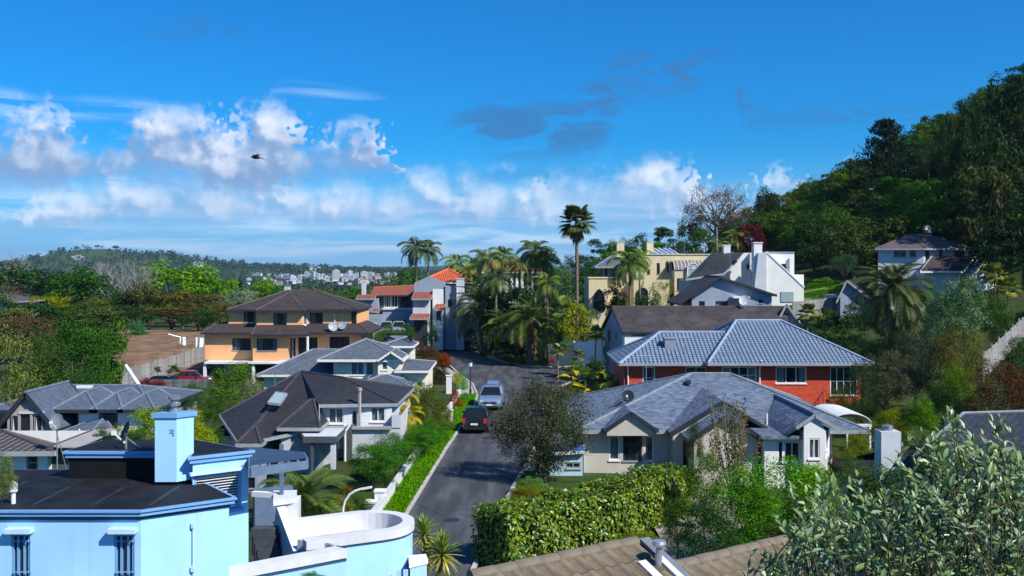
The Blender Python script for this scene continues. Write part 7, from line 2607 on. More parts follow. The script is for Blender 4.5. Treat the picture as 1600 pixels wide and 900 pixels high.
# left background band, farthest first
T_ = [
    (30, 408, 120, 232, 'round', DARK, 'big dark green tree at the far left before the hill'),
    (95, 420, 60, 236, 'round', DEEP, 'very dark low tree right of the big far-left tree'),
    (118, 414, 92, 214, 'round', (.035, .10, .015), 'rounded deep green tree in front of the white mansion on the hill'),
    (270, 405, 100, 238, 'round', (.13, .27, .02), 'tall bright green tree in front of the far hill'),
    (322, 424, 62, 236, 'round', (.10, .23, .02), 'smaller bright green tree right of the tall bright one'),
    (357, 430, 52, 238, 'round', (.13, .27, .02), 'bright green tree just before the town'),
    (420, 432, 48, 238, 'round', (.13, .27, .02), 'low bright green tree at the left foot of the town'),
    (376, 428, 16, 225, 'cone', DEEP, 'narrow dark conifer before the town'),
    (374, 444, 60, 200, 'airy', (.24, .29, .18), 'pale grey-green tree behind the apricot house'),
    (440, 444, 60, 235, 'round', MID, 'mid green tree just over the apricot roof'),
    (490, 446, 60, 232, 'round', OLIVE, 'yellowish tree over the right half of the apricot roof'),
    (535, 450, 50, 228, 'round', MID, 'green tree beyond the apricot house chimney'),
    (30, 492, 80, 120, 'round', DARK, 'dark tree low at the left, before the brownish half-bare one'),
    (20, 430, 60, 200, 'airy', (.10, .09, .06), 'greyish thin-leaved tree low at far left'),
    (78, 451, 64, 180, 'airy', YEL, 'yellow-green tree below the big dark far-left trees'),
    (140, 462, 60, 184, 'round', OLIVE, 'olive tree in the middle of the left wood'),
    (180, 452, 66, 196, 'round', DARK, 'dark green tree at the foot of the grey leafless trees'),
    (232, 441, 70, 196, 'round', (.08, .085, .02), 'olive-brown tree below the tall bright green one'),
    (285, 452, 50, 192, 'tier', (.14, .105, .025), 'tree with orange-brown patches before the bright trees'),
    (318, 455, 60, 180, 'round', (.085, .075, .025), 'brownish tree to the left of the apricot roof'),
    (345, 470, 54, 165, 'round', OLIVE, 'olive tree touching the left end of the apricot roof'),
    (205, 474, 60, 172, 'round', DARK, 'dark tree at the top edge of the bare slope'),
    (268, 478, 78, 162, 'tier', (.105, .08, .022), 'brown-olive spreading tree over the top of the bare slope'),
    (310, 482, 50, 156, 'round', DARK, 'dark bushy tree behind the clothes line'),
    (150, 478, 76, 150, 'round', (.07, .11, .025), 'dull green tree left of the bare slope'),
    (100, 472, 70, 160, 'round', DARK, 'dark tree behind the brownish near trees'),
    (45, 474, 90, 108, 'airy', (.115, .075, .04), 'reddish brown half-bare tree at the left'),
    (42, 468, 90, 150, 'round', DARK, 'dark tree in front of the hidden bungalow'),
    (6, 476, 70, 140, 'round', OLIVE, 'olive tree at the left edge under the hidden bungalow'),
    (0, 452, 60, 175, 'round', MID, 'green tree cut by the left edge beside the hidden bungalow'),
    (160, 495, 74, 92, 'round', MID, 'green tree at the lower left edge of the bare slope'),
    (118, 488, 120, 78, 'fine', (.034, .098, .016), 'large deep green tree in the left middle ground'),
    (65, 515, 80, 76, 'fine', (.055, .10, .022), 'dark olive tree in front of the large deep green one'),
    (8, 482, 96, 62, 'airy', (.15, .19, .05), 'pale olive tall tree at the left edge'),
    (140, 548, 100, 72, 'finebush', (.035, .095, .018), 'dense green tree low behind the dusty blue roof'),
    (28, 560, 90, 66, 'finebush', (.06, .10, .025), 'dark olive shrubby tree over the arched-window gable'),
    (366, 560, 84, 74, 'fine', (.085, .165, .025), 'bushy green tree in front of the apricot house'),
    (395, 572, 36, 73, 'airy', (.22, .24, .14), 'pale grey-leaved small tree right of the bushy green tree'),
    (602, 418, 46, 210, 'airy', (.10, .12, .06), 'sparse tree at the right end of the town'),
    (640, 414, 56, 180, 'round', MID, 'green tree at the foot of the twin palms'),
    (598, 440, 40, 190, 'round', OLIVE, 'low tree behind the rusty-roofed house'),
    (560, 444, 40, 200, 'round', MID, 'low green tree left of the rusty-roofed house'),
]
for px, yt, w, d, kd, col, lb in T_:
    tree(px, yt, w * (1.4 if d > 90 else 1.12), d, kd, col, lb, 'trees of the left background' if d > 150 else None, cf=.86)

BARE = [bare_mesh('bare_branches', 5, 5), bare_mesh('bare_branches', 6, 5)]


def bare(px, yt, w, d, col_m, label, seed=0):
    x = wx(px, d)
    g = G(x, d)
    h = wz(yt, d) - g
    r = empty('bare_tree', (x, d, g), RND.uniform(0, 6), label, 'tree', 'leafless trees')
    me = BARE[seed % 2].copy() if False else BARE[seed % 2]
    xs_ = [v.co.x for v in me.vertices]
    k = w / F * d / (max(xs_) - min(xs_))
    link('branches', me, r, sc=(k, k, h))
    return r


bare(172, 399, 74, 236, M_PBARK, 'grey leafless tree on the left of the leafless pair before the hill', 0)
bare(206, 402, 76, 232, M_PBARK, 'wide grey leafless tree on the right of the leafless pair before the hill', 1)
bare(28, 388, 60, 246, M_PBARK, 'thin leafless tree showing over the far-left dark trees', 0)

# bushes round the left houses
B_ = [
    (215, 490, 527, 36, 150, (.05, .17, .06), 'round bright blue-green bush at the top of the bare slope'),
    (228, 586, 606, 30, 92, (.20, .05, .04), 'red-flowering shrub left of the dark fence'),
    (250, 590, 608, 36, 91.5, (.26, .045, .05), 'red-flowering shrub in front of the dark fence'),
    (246, 570, 582, 14, 99, DEEP, 'small dark shrub over the black car'),
    (272, 563, 582, 24, 100, DARK, 'dark shrub between the two cars by the board fence'),
    (305, 612, 640, 40, 66, (.05, .12, .03), 'dark green shrub below the pale parapet by the fence'),
    (232, 614, 720, 120, 45, (.20, .30, .028), 'large yellow-green shrub behind the blue chimney'),
    (298, 624, 710, 90, 47, (.24, .30, .03), 'yellow-green shrub to the right of the blue chimney'),
    (215, 660, 712, 90, 42, (.03, .085, .012), 'dark green clipped bush below the yellow-green shrub'),
    (330, 655, 700, 50, 56, (.05, .10, .02), 'low green bush at the left end of the charcoal roof'),
    (160, 655, 705, 40, 44, (.03, .08, .014), 'small dark bush left of the blue chimney'),
    (8, 690, 775, 42, 18, (.14, .19, .06), 'olive-leaved bush at the left edge over the black roof'),
]
for px, yt, yb, w, d, col, lb in B_:
    bush(px, yt, yb, w, d, col, lb, 'finebush' if d < 70 else 'bush', 'shrubs round the left-hand houses')

# shrubs along the street, left side
S_ = [
    (505, 742, 775, 44, 52, (.09, .15, .025), 'green shrub beside the brick entry step', 'finebush'),
    (540, 748, 785, 46, 50, (.20, .16, .03), 'golden shrub in front of the gate rail', 'finebush'),
    (455, 742, 780, 60, 50, (.05, .11, .02), 'dark green shrub under the dark porch bay', 'finebush'),
    (560, 760, 800, 50, 46, (.06, .14, .025), 'green shrub between the gooseneck lamp and the purple bush', 'finebush'),
    (606, 500, 530, 40, 128, (.06, .14, .03), 'green shrub half hiding the left white van', 'finebush'),
    (634, 498, 528, 34, 128, (.05, .12, .025), 'green shrub half hiding the right white van', 'finebush'),
    (585, 510, 535, 30, 126, (.09, .16, .03), 'light green shrub in front of the grey garage', 'finebush'),
    (676, 500, 535, 22, 128, (.05, .11, .03), 'dark round shrub at the door of the terracotta-roofed house', 'finebush'),
    (640, 640, 690, 50, 65, (.10, .17, .025), 'green shrub under the yellowing palm', 'finebush'),
    (690, 660, 690, 24, 64, (.07, .19, .024), 'fresh green shrub beside the verge, opposite the hatchback', 'finebush'),
    (655, 585, 625, 40, 76, (.08, .13, .025), 'dull green shrub under the weatherboard house eaves', 'finebush'),
    (340, 600, 660, 60, 68, (.05, .11, .022), 'green shrub mass left of the charcoal roof', 'finebush'),
    (300, 592, 625, 50, 84, (.06, .13, .025), 'green shrub below the dark board fence', 'finebush'),
    (405, 596, 640, 40, 82, (.07, .14, .03), 'green shrub before the weatherboard wing', 'finebush'),
    (672, 528, 574, 70, 118, (.085, .05, .022), 'reddish brown hedge shrub beside the upper street', 'finebush'),
    (648, 522, 550, 40, 124, (.10, .06, .025), 'brown clipped shrub before the white vans', 'finebush'),
    (690, 546, 606, 32, 97, (.055, .030, .016), 'dark column-shaped shrub with reddish top', 'finebush'),
    (692, 546, 572, 30, 96.3, (.22, .055, .022), 'rust-red top growth on the dark column shrub', 'finebush'),
    (656, 553, 590, 44, 104, (.05, .15, .02), 'fresh green shrub beside the weatherboard house', 'finebush'),
    (720, 568, 614, 26, 92, (.10, .30, .06), 'light green shrub beside the street lamp', 'finebush'),
    (712, 578, 598, 22, 90, (.36, .32, .03), 'yellow-flowering shrub right of the white pier', 'finebush'),
    (711, 598, 640, 24, 80, (.30, .06, .025), 'red-leaved shrub at the head of the verge', 'finebush'),
    (727, 608, 626, 16, 84, (.09, .3, .07), 'small bright shrub at the foot of the street lamp', 'finebush'),
    (672, 584, 660, 66, 70, (.085, .115, .022), 'round olive-green tree-like shrub over the verge wall', 'finebush'),
    (694, 618, 668, 34, 68, (.13, .14, .022), 'mottled olive shrub next to the verge wall pier', 'finebush'),
    (650, 652, 716, 52, 60, (.06, .17, .022), 'leafy green shrub midway along the verge wall', 'finebush'),
    (672, 640, 700, 46, 63, (.07, .18, .022), 'leafy green shrub farther up the verge wall', 'finebush'),
    (600, 770, 800, 40, 48.5, (.05, .12, .03), 'small dark green shrub by the white gate piers', 'finebush'),
    (610, 730, 776, 34, 50, (.05, .12, .02), 'low green growth under the verge tree', 'finebush'),
    (572, 706, 748, 46, 54, (.12, .032, .045), 'purple-leaved bush before the pale house', 'finebush'),
    (525, 768, 800, 60, 44, (.16, .16, .025), 'yellowish low shrub behind the gooseneck lamp', 'finebush'),
    (480, 765, 802, 50, 43, (.05, .10, .02), 'green low shrub under the palm by the terrace', 'finebush'),
    (486, 890, 910, 50, 22, (.05, .17, .02), 'dark glossy bush under the parapet at the bottom edge', 'finebush'),
    (693, 888, 915, 40, 28, (.16, .2, .04), 'low green tuft under the yucca heads', 'finebush'),
]
for px, yt, yb, w, d, col, lb, kd in S_:
    bush(px, yt, yb, w, d, col, lb, kd, 'shrubs along the left side of the street')
tree_at(-6.0, 52.5, wz(688, 52.5), 3.2, 'fine', (.055, .17, .022), 'slender green tree over the verge wall nearest the gate piers', 'young trees along the verge wall', cf=.68)
tree_at(-5.1, 58.5, wz(668, 58.5), 2.6, 'fine', (.06, .18, .022), 'slender green tree midway along the verge wall', 'young trees along the verge wall', cf=.66)
tree_at(-4.6, 66, wz(655, 66), 2.0, 'fine', (.07, .17, .025), 'slender green tree nearest the parked hatchback', 'young trees along the verge wall', cf=.66)

tree_at(-6.9, 50.5, wz(690, 50.5), 2.9, 'fine', (.05, .15, .022), 'bushy green tree left of the slender ones, behind the gate piers', 'young trees along the verge wall', cf=.8)
tree_at(-6.6, 56, wz(672, 56), 2.6, 'fine', (.055, .16, .024), 'bushy green tree hiding the right corner of the pale house', 'young trees along the verge wall', cf=.8)
tree_at(-5.6, 62, wz(660, 62), 2.3, 'fine', (.06, .17, .024), 'bushy green tree below the yellowing palm', 'young trees along the verge wall', cf=.8)
# palms
QP, PH, FN = (.075, .12, .028), (.075, .105, .030), (.085, .13, .035)
palm(650, 392, 34, 160, 'queen', 15, (.05, .085, .035), 'left and taller of the twin feathery palms on the skyline', 'twin palms on the skyline', tr=.16)
palm(668, 394, 28, 162, 'queen', 13, (.055, .09, .035), 'right and shorter of the twin feathery palms on the skyline', 'twin palms on the skyline', tr=.15)
palm(902, 345, 33, 118, 'fan', 34, (.075, .095, .03), 'tall slim fan palm with a shaggy crown', None, tr=.22, lo=-40, skirt=14)
palm(752, 478, 56, 131, 'phx', 40, (.065, .095, .030), 'broad feather palm against the tall grey chimney wall', 'street palms', tr=.28)
palm(790, 508, 42, 122, 'phx', 36, (.12, .15, .035), 'smaller yellowish feather palm between two broad ones', 'street palms', tr=.24)
palm(828, 500, 52, 115, 'phx', 44, (.085, .115, .030), 'thick-trunked feather palm at the road junction', 'street palms', tr=.42, z0=0.1)
palm(762, 410, 32, 135, 'queen', 15, (.095, .13, .035), 'feathery palm over the rusty villa roof, left', 'skyline palms', tr=.15)
palm(786, 404, 30, 140, 'queen', 15, (.08, .12, .03), 'feathery palm right in front of the rusty villa roof', 'skyline palms', tr=.15)
palm(836, 398, 38, 124, 'queen', 16, (.10, .13, .035), 'feathery palm left of the tall slim fan palm', 'skyline palms', tr=.16)
palm(852, 412, 32, 122, 'queen', 14, (.085, .11, .03), 'lower feathery palm close to the tall slim trunk', 'skyline palms', tr=.15)
palm(716, 414, 30, 150, 'queen', 13, (.13, .2, .04), 'light green feathery palm behind the terracotta roof', 'skyline palms', tr=.14)
palm(742, 418, 22, 152, 'queen', 12, (.08, .11, .035), 'small feathery palm right of the terracotta roof', 'skyline palms', tr=.13)
palm(984, 418, 40, 122, 'queen', 17, (.085, .13, .03), 'feathery palm in front of the cream villa', 'garden palms', tr=.16)
palm(1000, 404, 26, 128, 'queen', 13, (.14, .2, .04), 'brighter feathery palm between the cream villa chimneys', 'garden palms', tr=.15)
palm(1396, 452, 68, 85, 'phx', 78, (.075, .098, .034), 'great spreading date palm on the right-hand slope', None, tr=.5, lo=-48)
palm(640, 655, 34, 64, 'queen', 15, (.28, .24, .035), 'yellowing feather palm by the pale house', 'yard palms', tr=.12)
palm(634, 618, 26, 69, 'queen', 13, (.24, .24, .035), 'yellow-green feather palm behind the pale house', 'yard palms', tr=.12)
palm(478, 786, 84, 44, 'phx', 30, (.085, .13, .032), 'low date palm with long fronds behind the blue terrace', 'yard palms', tr=.25, lo=-10)
palm(440, 752, 46, 47, 'phx', 16, (.07, .12, .035), 'small palm left of the pergola post', 'yard palms', tr=.18, lo=0)
for px, py, r, d, st, c_, lb in ((735, 430, 26, 142, 'queen', (.12, .15, .035), 'feathery palm just left of the smaller skyline palms'), (812, 416, 30, 130, 'queen', (.11, .13, .04), 'feathery palm over the right end of the rusty villa roof'), (775, 440, 34, 122, 'queen', (.07, .10, .03), 'low feathery palm under the villa pilasters'), (856, 446, 30, 116, 'queen', (.09, .12, .03), 'low feathery palm right beside the tall slim trunk'), (880, 486, 30, 112, 'fan', (.12, .17, .04), 'fan palm under the yellow-green rounded tree')):
    palm(px, py, r, d, st, 16, c_, lb, 'skyline palms', tr=.14)
for px, py, r, d, lb in ((872, 548, 15, 100, 'spiky cordyline by the pale garden wall, left'), (905, 556, 14, 96, 'spiky cordyline by the pale garden wall, middle'), (930, 520, 17, 100, 'spiky cordyline next to the gabled house'), (1262, 490, 22, 92, 'spiky cordyline left of the pair below the board fence'), (1286, 503, 18, 90, 'spiky cordyline right of the pair below the board fence'),
                         (1150, 372, 24, 150, 'tree fern spreading above the white house roof'), (1120, 384, 20, 148, 'tree fern left of the flagpole'), (1555, 428, 26, 98, 'fan palm beside the white gable on the slope'), (1575, 450, 24, 95, 'fan palm lower right of the white gable on the slope')):
    st = 'queen' if 'fern' in lb else 'fan'
    palm(px, py, r, d, st, 18 if st == 'fan' else 13, (.13, .16, .035) if st == 'fan' else (.11, .13, .03), lb, 'spiky plants', tr=.08, name='cordyline' if 'cordyline' in lb else ('tree_fern' if 'fern' in lb else 'palm_tree'))

# trees and shrubs on the right side of the street
R_ = [
    (760, 396, 60, 190, 'round', MID, 'green tree behind the skyline palms, left'),
    (800, 402, 56, 186, 'round', DARK, 'dark tree behind the column villa'),
    (850, 386, 70, 195, 'round', MID, 'green tree behind the tall slim palm'),
    (880, 418, 60, 150, 'round', (.09, .16, .05), 'soft grey-green tree right of the tall slim palm'),
    (862, 430, 60, 135, 'round', (.045, .12, .05), 'blue-green tree left of the tall slim trunk'),
    (810, 440, 70, 128, 'round', DARK, 'dark bushy tree below the column villa'),
    (770, 446, 50, 130, 'round', DARK, 'dark tree behind the broad feather palm'),
    (850, 470, 70, 118, 'round', DEEP, 'very dark tree behind the junction palms'),
    (760, 424, 60, 140, 'round', MID, 'green tree in front of the left half of the column villa'),
    (840, 425, 60, 140, 'round', DARK, 'dark tree in front of the right end of the column villa'),
    (800, 448, 80, 136, 'round', DARK, 'dark spreading tree under the villa pilasters'),
    (715, 455, 40, 138, 'round', DARK, 'dark tree behind the tall grey chimney wall'),
    (925, 420, 60, 150, 'round', DARK, 'dark tree left of the cream villa tower'),
    (800, 520, 70, 116, 'bush', DEEP, 'dark shrub mass behind the junction palms'),
    (900, 468, 66, 110, 'round', (.20, .24, .03), 'yellow-green rounded tree left of the gabled house'),
    (1036, 420, 46, 120, 'airy', (.22, .25, .05), 'thin yellow-green tree in front of the cream villa'),
    (1010, 448, 44, 118, 'round', (.05, .10, .045), 'dark bluish shrub tree under the arched windows'),
    (960, 440, 46, 124, 'round', DARK, 'dark tree hiding the pointed arch of the cream villa'),
    (1172, 344, 50, 150, 'round', (.11, .016, .022), 'dark crimson tree behind the white chimney'),
    (1438, 327, 62, 140, 'airy', (.32, .38, .27), 'whitish-leaved tree behind the hill house'),
    (1320, 388, 54, 118, 'airy', (.05, .11, .05), 'slender grey-green tree left of the hill house'),
    (1500, 424, 100, 74, 'fine', (.115, .20, .085), 'large soft grey-green tree on the right-hand slope'),
    (1470, 450, 60, 78, 'fine', (.10, .19, .085), 'grey-green tree left part of the soft pair on the slope'),
    (1560, 452, 60, 78, 'fine', (.06, .12, .03), 'green tree at the right end of the slope fence'),
    (1500, 508, 90, 66, 'fine', (.13, .125, .028), 'olive-gold bushy tree above the slope fence'),
    (1382, 540, 90, 62, 'fine', (.060, .075, .035), 'dull dark tree at the right end of the brick house'),
    (1430, 512, 80, 68, 'fine', (.055, .075, .045), 'greyish dark tree under the great date palm'),
    (1490, 560, 70, 58, 'fine', (.10, .17, .02), 'green tree in the dark hollow on the right'),
    (1560, 556, 110, 52, 'fine', (.085, .036, .018), 'dark rusty-brown tree at the right edge'),
    (1600, 520, 80, 62, 'fine', (.05, .10, .02), 'green tree cut by the right edge under the slope fence'),
    (1340, 560, 50, 60, 'fine', (.035, .06, .02), 'dark small tree against the brick house corner'),
]
for px, yt, w, d, kd, col, lb in R_:
    tree(px, yt, w, d, kd, col, lb, None)
RB = [
    (738, 505, 552, 56, 136, DEEP, 'very dark shrub at the foot of the broad feather palm'),
    (778, 508, 556, 54, 127, DARK, 'dark shrub between the street palm trunks'),
    (808, 512, 560, 44, 122, DEEP, 'very dark shrub right behind the thick palm trunk'),
    (856, 508, 564, 50, 118, DARK, 'dark shrub on the right of the street palms'),
    (888, 500, 556, 50, 114, DEEP, 'very dark shrub at the foot of the tall slim palm'),
    (930, 545, 590, 50, 94, DARK, 'dark shrub against the side of the gabled house'),
    (1290, 470, 520, 60, 106, DARK, 'dark shrub right against the board fence'),
    (1340, 452, 520, 70, 104, DARK, 'dark shrub in front of the small gabled outbuilding'),
    (1450, 432, 500, 80, 104, MID, 'green shrub under the dark lower roof of the hill house'),
    (1500, 436, 500, 80, 102, DARK, 'dark shrub under the white bargeboards'),
    (1555, 446, 510, 60, 100, OLIVE, 'olive shrub right of the white gable'),
    (1600, 470, 540, 80, 92, DARK, 'dark shrub at the right edge above the slope fence'),
    (1258, 486, 560, 60, 96, DEEP, 'very dark shrub under the board fence, left'),
    (1310, 492, 570, 70, 94, DARK, 'dark shrub under the board fence, right'),
    (1370, 500, 580, 80, 92, DEEP, 'very dark shrub just behind the date palm trunk'),
    (1430, 494, 580, 90, 92, DARK, 'dark shrub right of the date palm trunk'),
    (1396, 505, 560, 70, 82, DEEP, 'very dark shrub in front of the date palm trunk'),
    (1480, 470, 540, 80, 96, DARK, 'dark shrub below the white gable on the slope'),
    (1545, 462, 520, 70, 94, MID, 'green shrub at the foot of the white gable'),
    (1420, 540, 620, 90, 70, DEEP, 'very dark shrub in the hollow right of the brick house'),
    (1480, 590, 660, 110, 56, DEEP, 'very dark shrub above the dark slate roof'),
    (1365, 600, 660, 60, 64, DARK, 'dark shrub behind the carport'),
    (1308, 596, 640, 40, 62, (.09, .10, .018), 'round clipped bush beside the carport'),
    (1392, 622, 690, 70, 50, (.19, .22, .025), 'feathery yellow-green bush behind the white chimney'),
    (1438, 606, 670, 62, 49, (.09, .20, .02), 'bright leafy bush right of the feathery one'),
    (1392, 708, 800, 150, 33, (.05, .10, .022), 'dense green bush hiding the foot of the white chimney'),
    (1330, 700, 760, 70, 36, (.07, .12, .025), 'dull green bush left of the white chimney'),
    (1455, 655, 745, 70, 37, (.07, .13, .025), 'green bush to the right of the white chimney'),
    (1338, 664, 720, 60, 49, (.14, .19, .022), 'yellow-green hedge bush beside the bungalow wing'),
    (1310, 702, 750, 52, 45, (.10, .022, .022), 'dark red bush at the foot of the bungalow wing'),
    (1370, 690, 740, 60, 44, (.055, .09, .02), 'dull green bush below the white chimney'),
    (925, 588, 632, 60, 80, (.10, .16, .025), 'green shrub under the yellow leaves by the brick house'),
    (960, 570, 640, 40, 79, (.17, .19, .03), 'olive shrub at the left corner of the brick house'),
    (900, 560, 585, 44, 92, (.09, .18, .03), 'fresh green shrub by the pale garden wall'),
    (888, 520, 548, 40, 104, (.10, .19, .03), 'green shrub behind the pale garden wall'),
    (880, 594, 640, 60, 84, (.05, .09, .025), 'dark shrub at the right side of the junction'),
    (862, 556, 568, 11, 102, (.35, .03, .04), 'small red-flowering bush by the junction'),
    (790, 546, 562, 36, 120, (.14, .22, .05), 'light shrub on the palm bed, left'),
    (808, 553, 569, 30, 115.5, (.16, .22, .04), 'light shrub on the palm bed, beside the thick trunk'),
    (850, 555, 572, 24, 113.8, (.08, .14, .03), 'small shrub at the right end of the palm bed'),
    (830, 740, 766, 62, 49.5, (.13, .24, .055), 'low clipped light green shrub under the letterbox'),
    (826, 753, 780, 70, 47.0, (.16, .155, .022), 'low clipped olive shrub in front of the lighter one'),
    (1000, 826, 852, 80, 40, (.15, .19, .025), 'low clipped hedge bush inside the garden'),
    (1085, 640, 720, 34, 50, (.04, .06, .02), 'dark shrub by the porch door'),
    (1000, 480, 500, 50, 112, DARK, 'dark hedge shrub behind the gabled house roof'),
    (920, 520, 560, 40, 108, DARK, 'dark shrub left of the gabled house'),
    (1290, 430, 450, 60, 122, (.10, .24, .02), 'upper bright clipped hedge on the hill lawn'),
    (1288, 452, 468, 60, 116, (.09, .20, .02), 'lower bright clipped hedge on the hill lawn'),
    (1340, 510, 560, 70, 84, DEEP, 'very dark shrub under the great date palm'),
    (1280, 520, 548, 60, 88, DEEP, 'very dark shrub behind the blue-grey tiled roof'),
]
for px, yt, yb, w, d, col, lb in RB:
    bush(px, yt, yb, w, d, col, lb, 'finebush' if d < 90 else 'bush', 'shrubs on the right side of the street')

# yellow heliconia-like leaves by the brick house
hl = empty('yellow_leaved_plant', (wx(912, 76), 76, G(wx(912, 76), 76)), 0, 'big-leaved plant with bright yellow drooping leaves before the brick house', 'plant')
g0 = G(wx(912, 76), 76)
rng = np.random.default_rng(3)
bl = []
for i in range(7):
    w = .20 * math.sin(math.pi * (i + .6) / 7.3)
    bl.append((i / 6, w))
mb = MB()
for (t0, w0), (t1, w1) in zip(bl, bl[1:]):
    z0_, z1_ = .55 * t0 - .75 * t0 * t0, .55 * t1 - .75 * t1 * t1
    mb.poly([(t0, -w0, z0_), (t1, -w1, z1_), (t1, 0, z1_ - .05), (t0, 0, z0_ - .05)])
    mb.poly([(t0, 0, z0_ - .05), (t1, 0, z1_ - .05), (t1, w1, z1_), (t0, w0, z0_)])
ME_BL = mb.mesh('big_leaf', LEAF)
for i in range(34):
    px, py = rng.uniform(885, 968), rng.uniform(580, 622)
    p = W(px, py, 76 + rng.uniform(-1, 1)) - hl.location
    L = rng.uniform(.6, 1.4)
    o = link('leaf', ME_BL, hl, p, (rng.uniform(-.4, .4), rng.uniform(-.5, .2), rng.uniform(0, 6.28)), (L, L, L))
    y = rng.random()
    o.color = (.40, .31, .03, 1) if y < .3 else ((.22, .22, .035, 1) if y < .7 else (.09, .15, .025, 1))
mb = MB()
for i in range(9):
    q = W(rng.uniform(890, 965), rng.uniform(590, 612), 76) - hl.location
    mb.path([(q.x * .5, 0, -.1), (q.x * .85, 0, q.z * .6), (q.x, 0, q.z)], [.06, .05, .03], 5)
mb.build('stem', M_BARK, hl)

# the dusky small-leaved tree that hides the right edge of the road
rt_ = empty('roadside_tree', (wx(850, 53), 53, -.05), .3, 'dusky small-leaved tree overhanging the right side of the road', 'tree')
rng = np.random.default_rng(17)
zc, rx, rz_ = wz(662, 53), 2.7, 2.4
nC = 150
c = unit(rng, nC) * (rng.uniform(.4, .92, (nC, 1)) ** .6)
c[:, 2] *= np.where(c[:, 2] < 0, 1.0, .95)
C = c * np.array([rx, rx, rz_]) + np.array([0, 0, zc])
k = rng.integers(0, nC, 25000)
dv = unit(rng, len(k))
Pp = C[k] + dv * rng.uniform(.2, .62, (len(k), 1))
V = kites(Pp, dv + rng.normal(0, .7, Pp.shape) + np.array([0, 0, .3]), rng.uniform(.07, .15, len(k)), .45, rng)
o = link('crown', arr_mesh('roadside_crown', V.reshape(-1, 3), np.arange(4 * len(k)).reshape(-1, 4), LEAF), rt_)
o.color = (.075, .088, .045, 1)
mb = MB()
rnd = random.Random(8)
mb.path([(0, 0, 0), (.05, 0, .8), (.0, .1, 1.6)], [.2, .17, .15], 8)
for i in range(26):
    e = C[rnd.randrange(nC)]
    m1 = Vector((e[0] * .35 + rnd.uniform(-.2, .2), e[1] * .35, 1.5 + (e[2] - 1.5) * .45))
    mb.path([(0, .1, 1.4 + rnd.uniform(-.5, .2)), m1, Vector(e)], [.075, .045, .012], 5)
mb.build('trunk', M_BARK, rt_)

# ------------------------------------------------------------------ wooded hillside on the right
rf = random.Random(33)
pts = []
tries = 0
while tries < 9000 and len(pts) < 290:
    tries += 1
    d = rf.uniform(96, 205)
    px = rf.uniform(900, 1680)
    x = wx(px, d)
    z = G(x, d)
    if z < (6 if px > 1180 else 4.5):
        continue
    py = HY + (H - z) / d * F                    # where the foot of the tree shows
    if px < 1240 and py > 396:
        continue
    if 1240 <= px < 1330 and py > 432:
        continue
    if 1330 <= px < 1530 and py > 372 and d < 128:
        continue
    if px >= 1530 and (py > 400 or d < 90):
        continue
    sp = 3.7 if d < 150 else 4.6
    if any((x - a) ** 2 + (d - b) ** 2 < sp * sp for a, b in pts):
        continue
    pts.append((x, d))
PAL = [(.030, .080, .014), (.05, .12, .016), (.075, .14, .018), (.085, .112, .02), (.022, .055, .014), (.062, .085, .02), (.05, .15, .02), (.045, .085, .022)]
PN = ['dark green', 'mid green', 'fresh green', 'olive green', 'very dark green', 'dusky olive', 'bright green', 'dull green']
KN = {'round': 'rounded', 'tier': 'layered', 'spread': 'spreading'}
for x, d in pts:
    z = G(x, d)
    hgt = rf.uniform(5.5, 8.5)
    kd = rf.choice(['round', 'round', 'tier', 'tier', 'round', 'spread'])
    ci = rf.randrange(8)
    px = 800 + x / d * F
    lm = 'over the cream villa' if px < 1085 else 'over the white house' if px < 1240 else 'over the hill lawn' if px < 1345 else "over the hill house's left half" if px < 1440 else "over the hill house's right half" if px < 1530 else 'at the right edge'
    py = HY + (H - z - hgt) / d * F
    bd_ = 'low in' if py > 360 else 'halfway up' if py > 300 else 'well up' if py > 220 else 'high in'
    tree_at(x, d, z + hgt, rf.uniform(5.0, 7.8), kd, PAL[ci], f'{PN[ci]} {KN[kd]} tree {bd_} the hillside wood, {lm}', 'trees of the hillside wood', cf=.96)

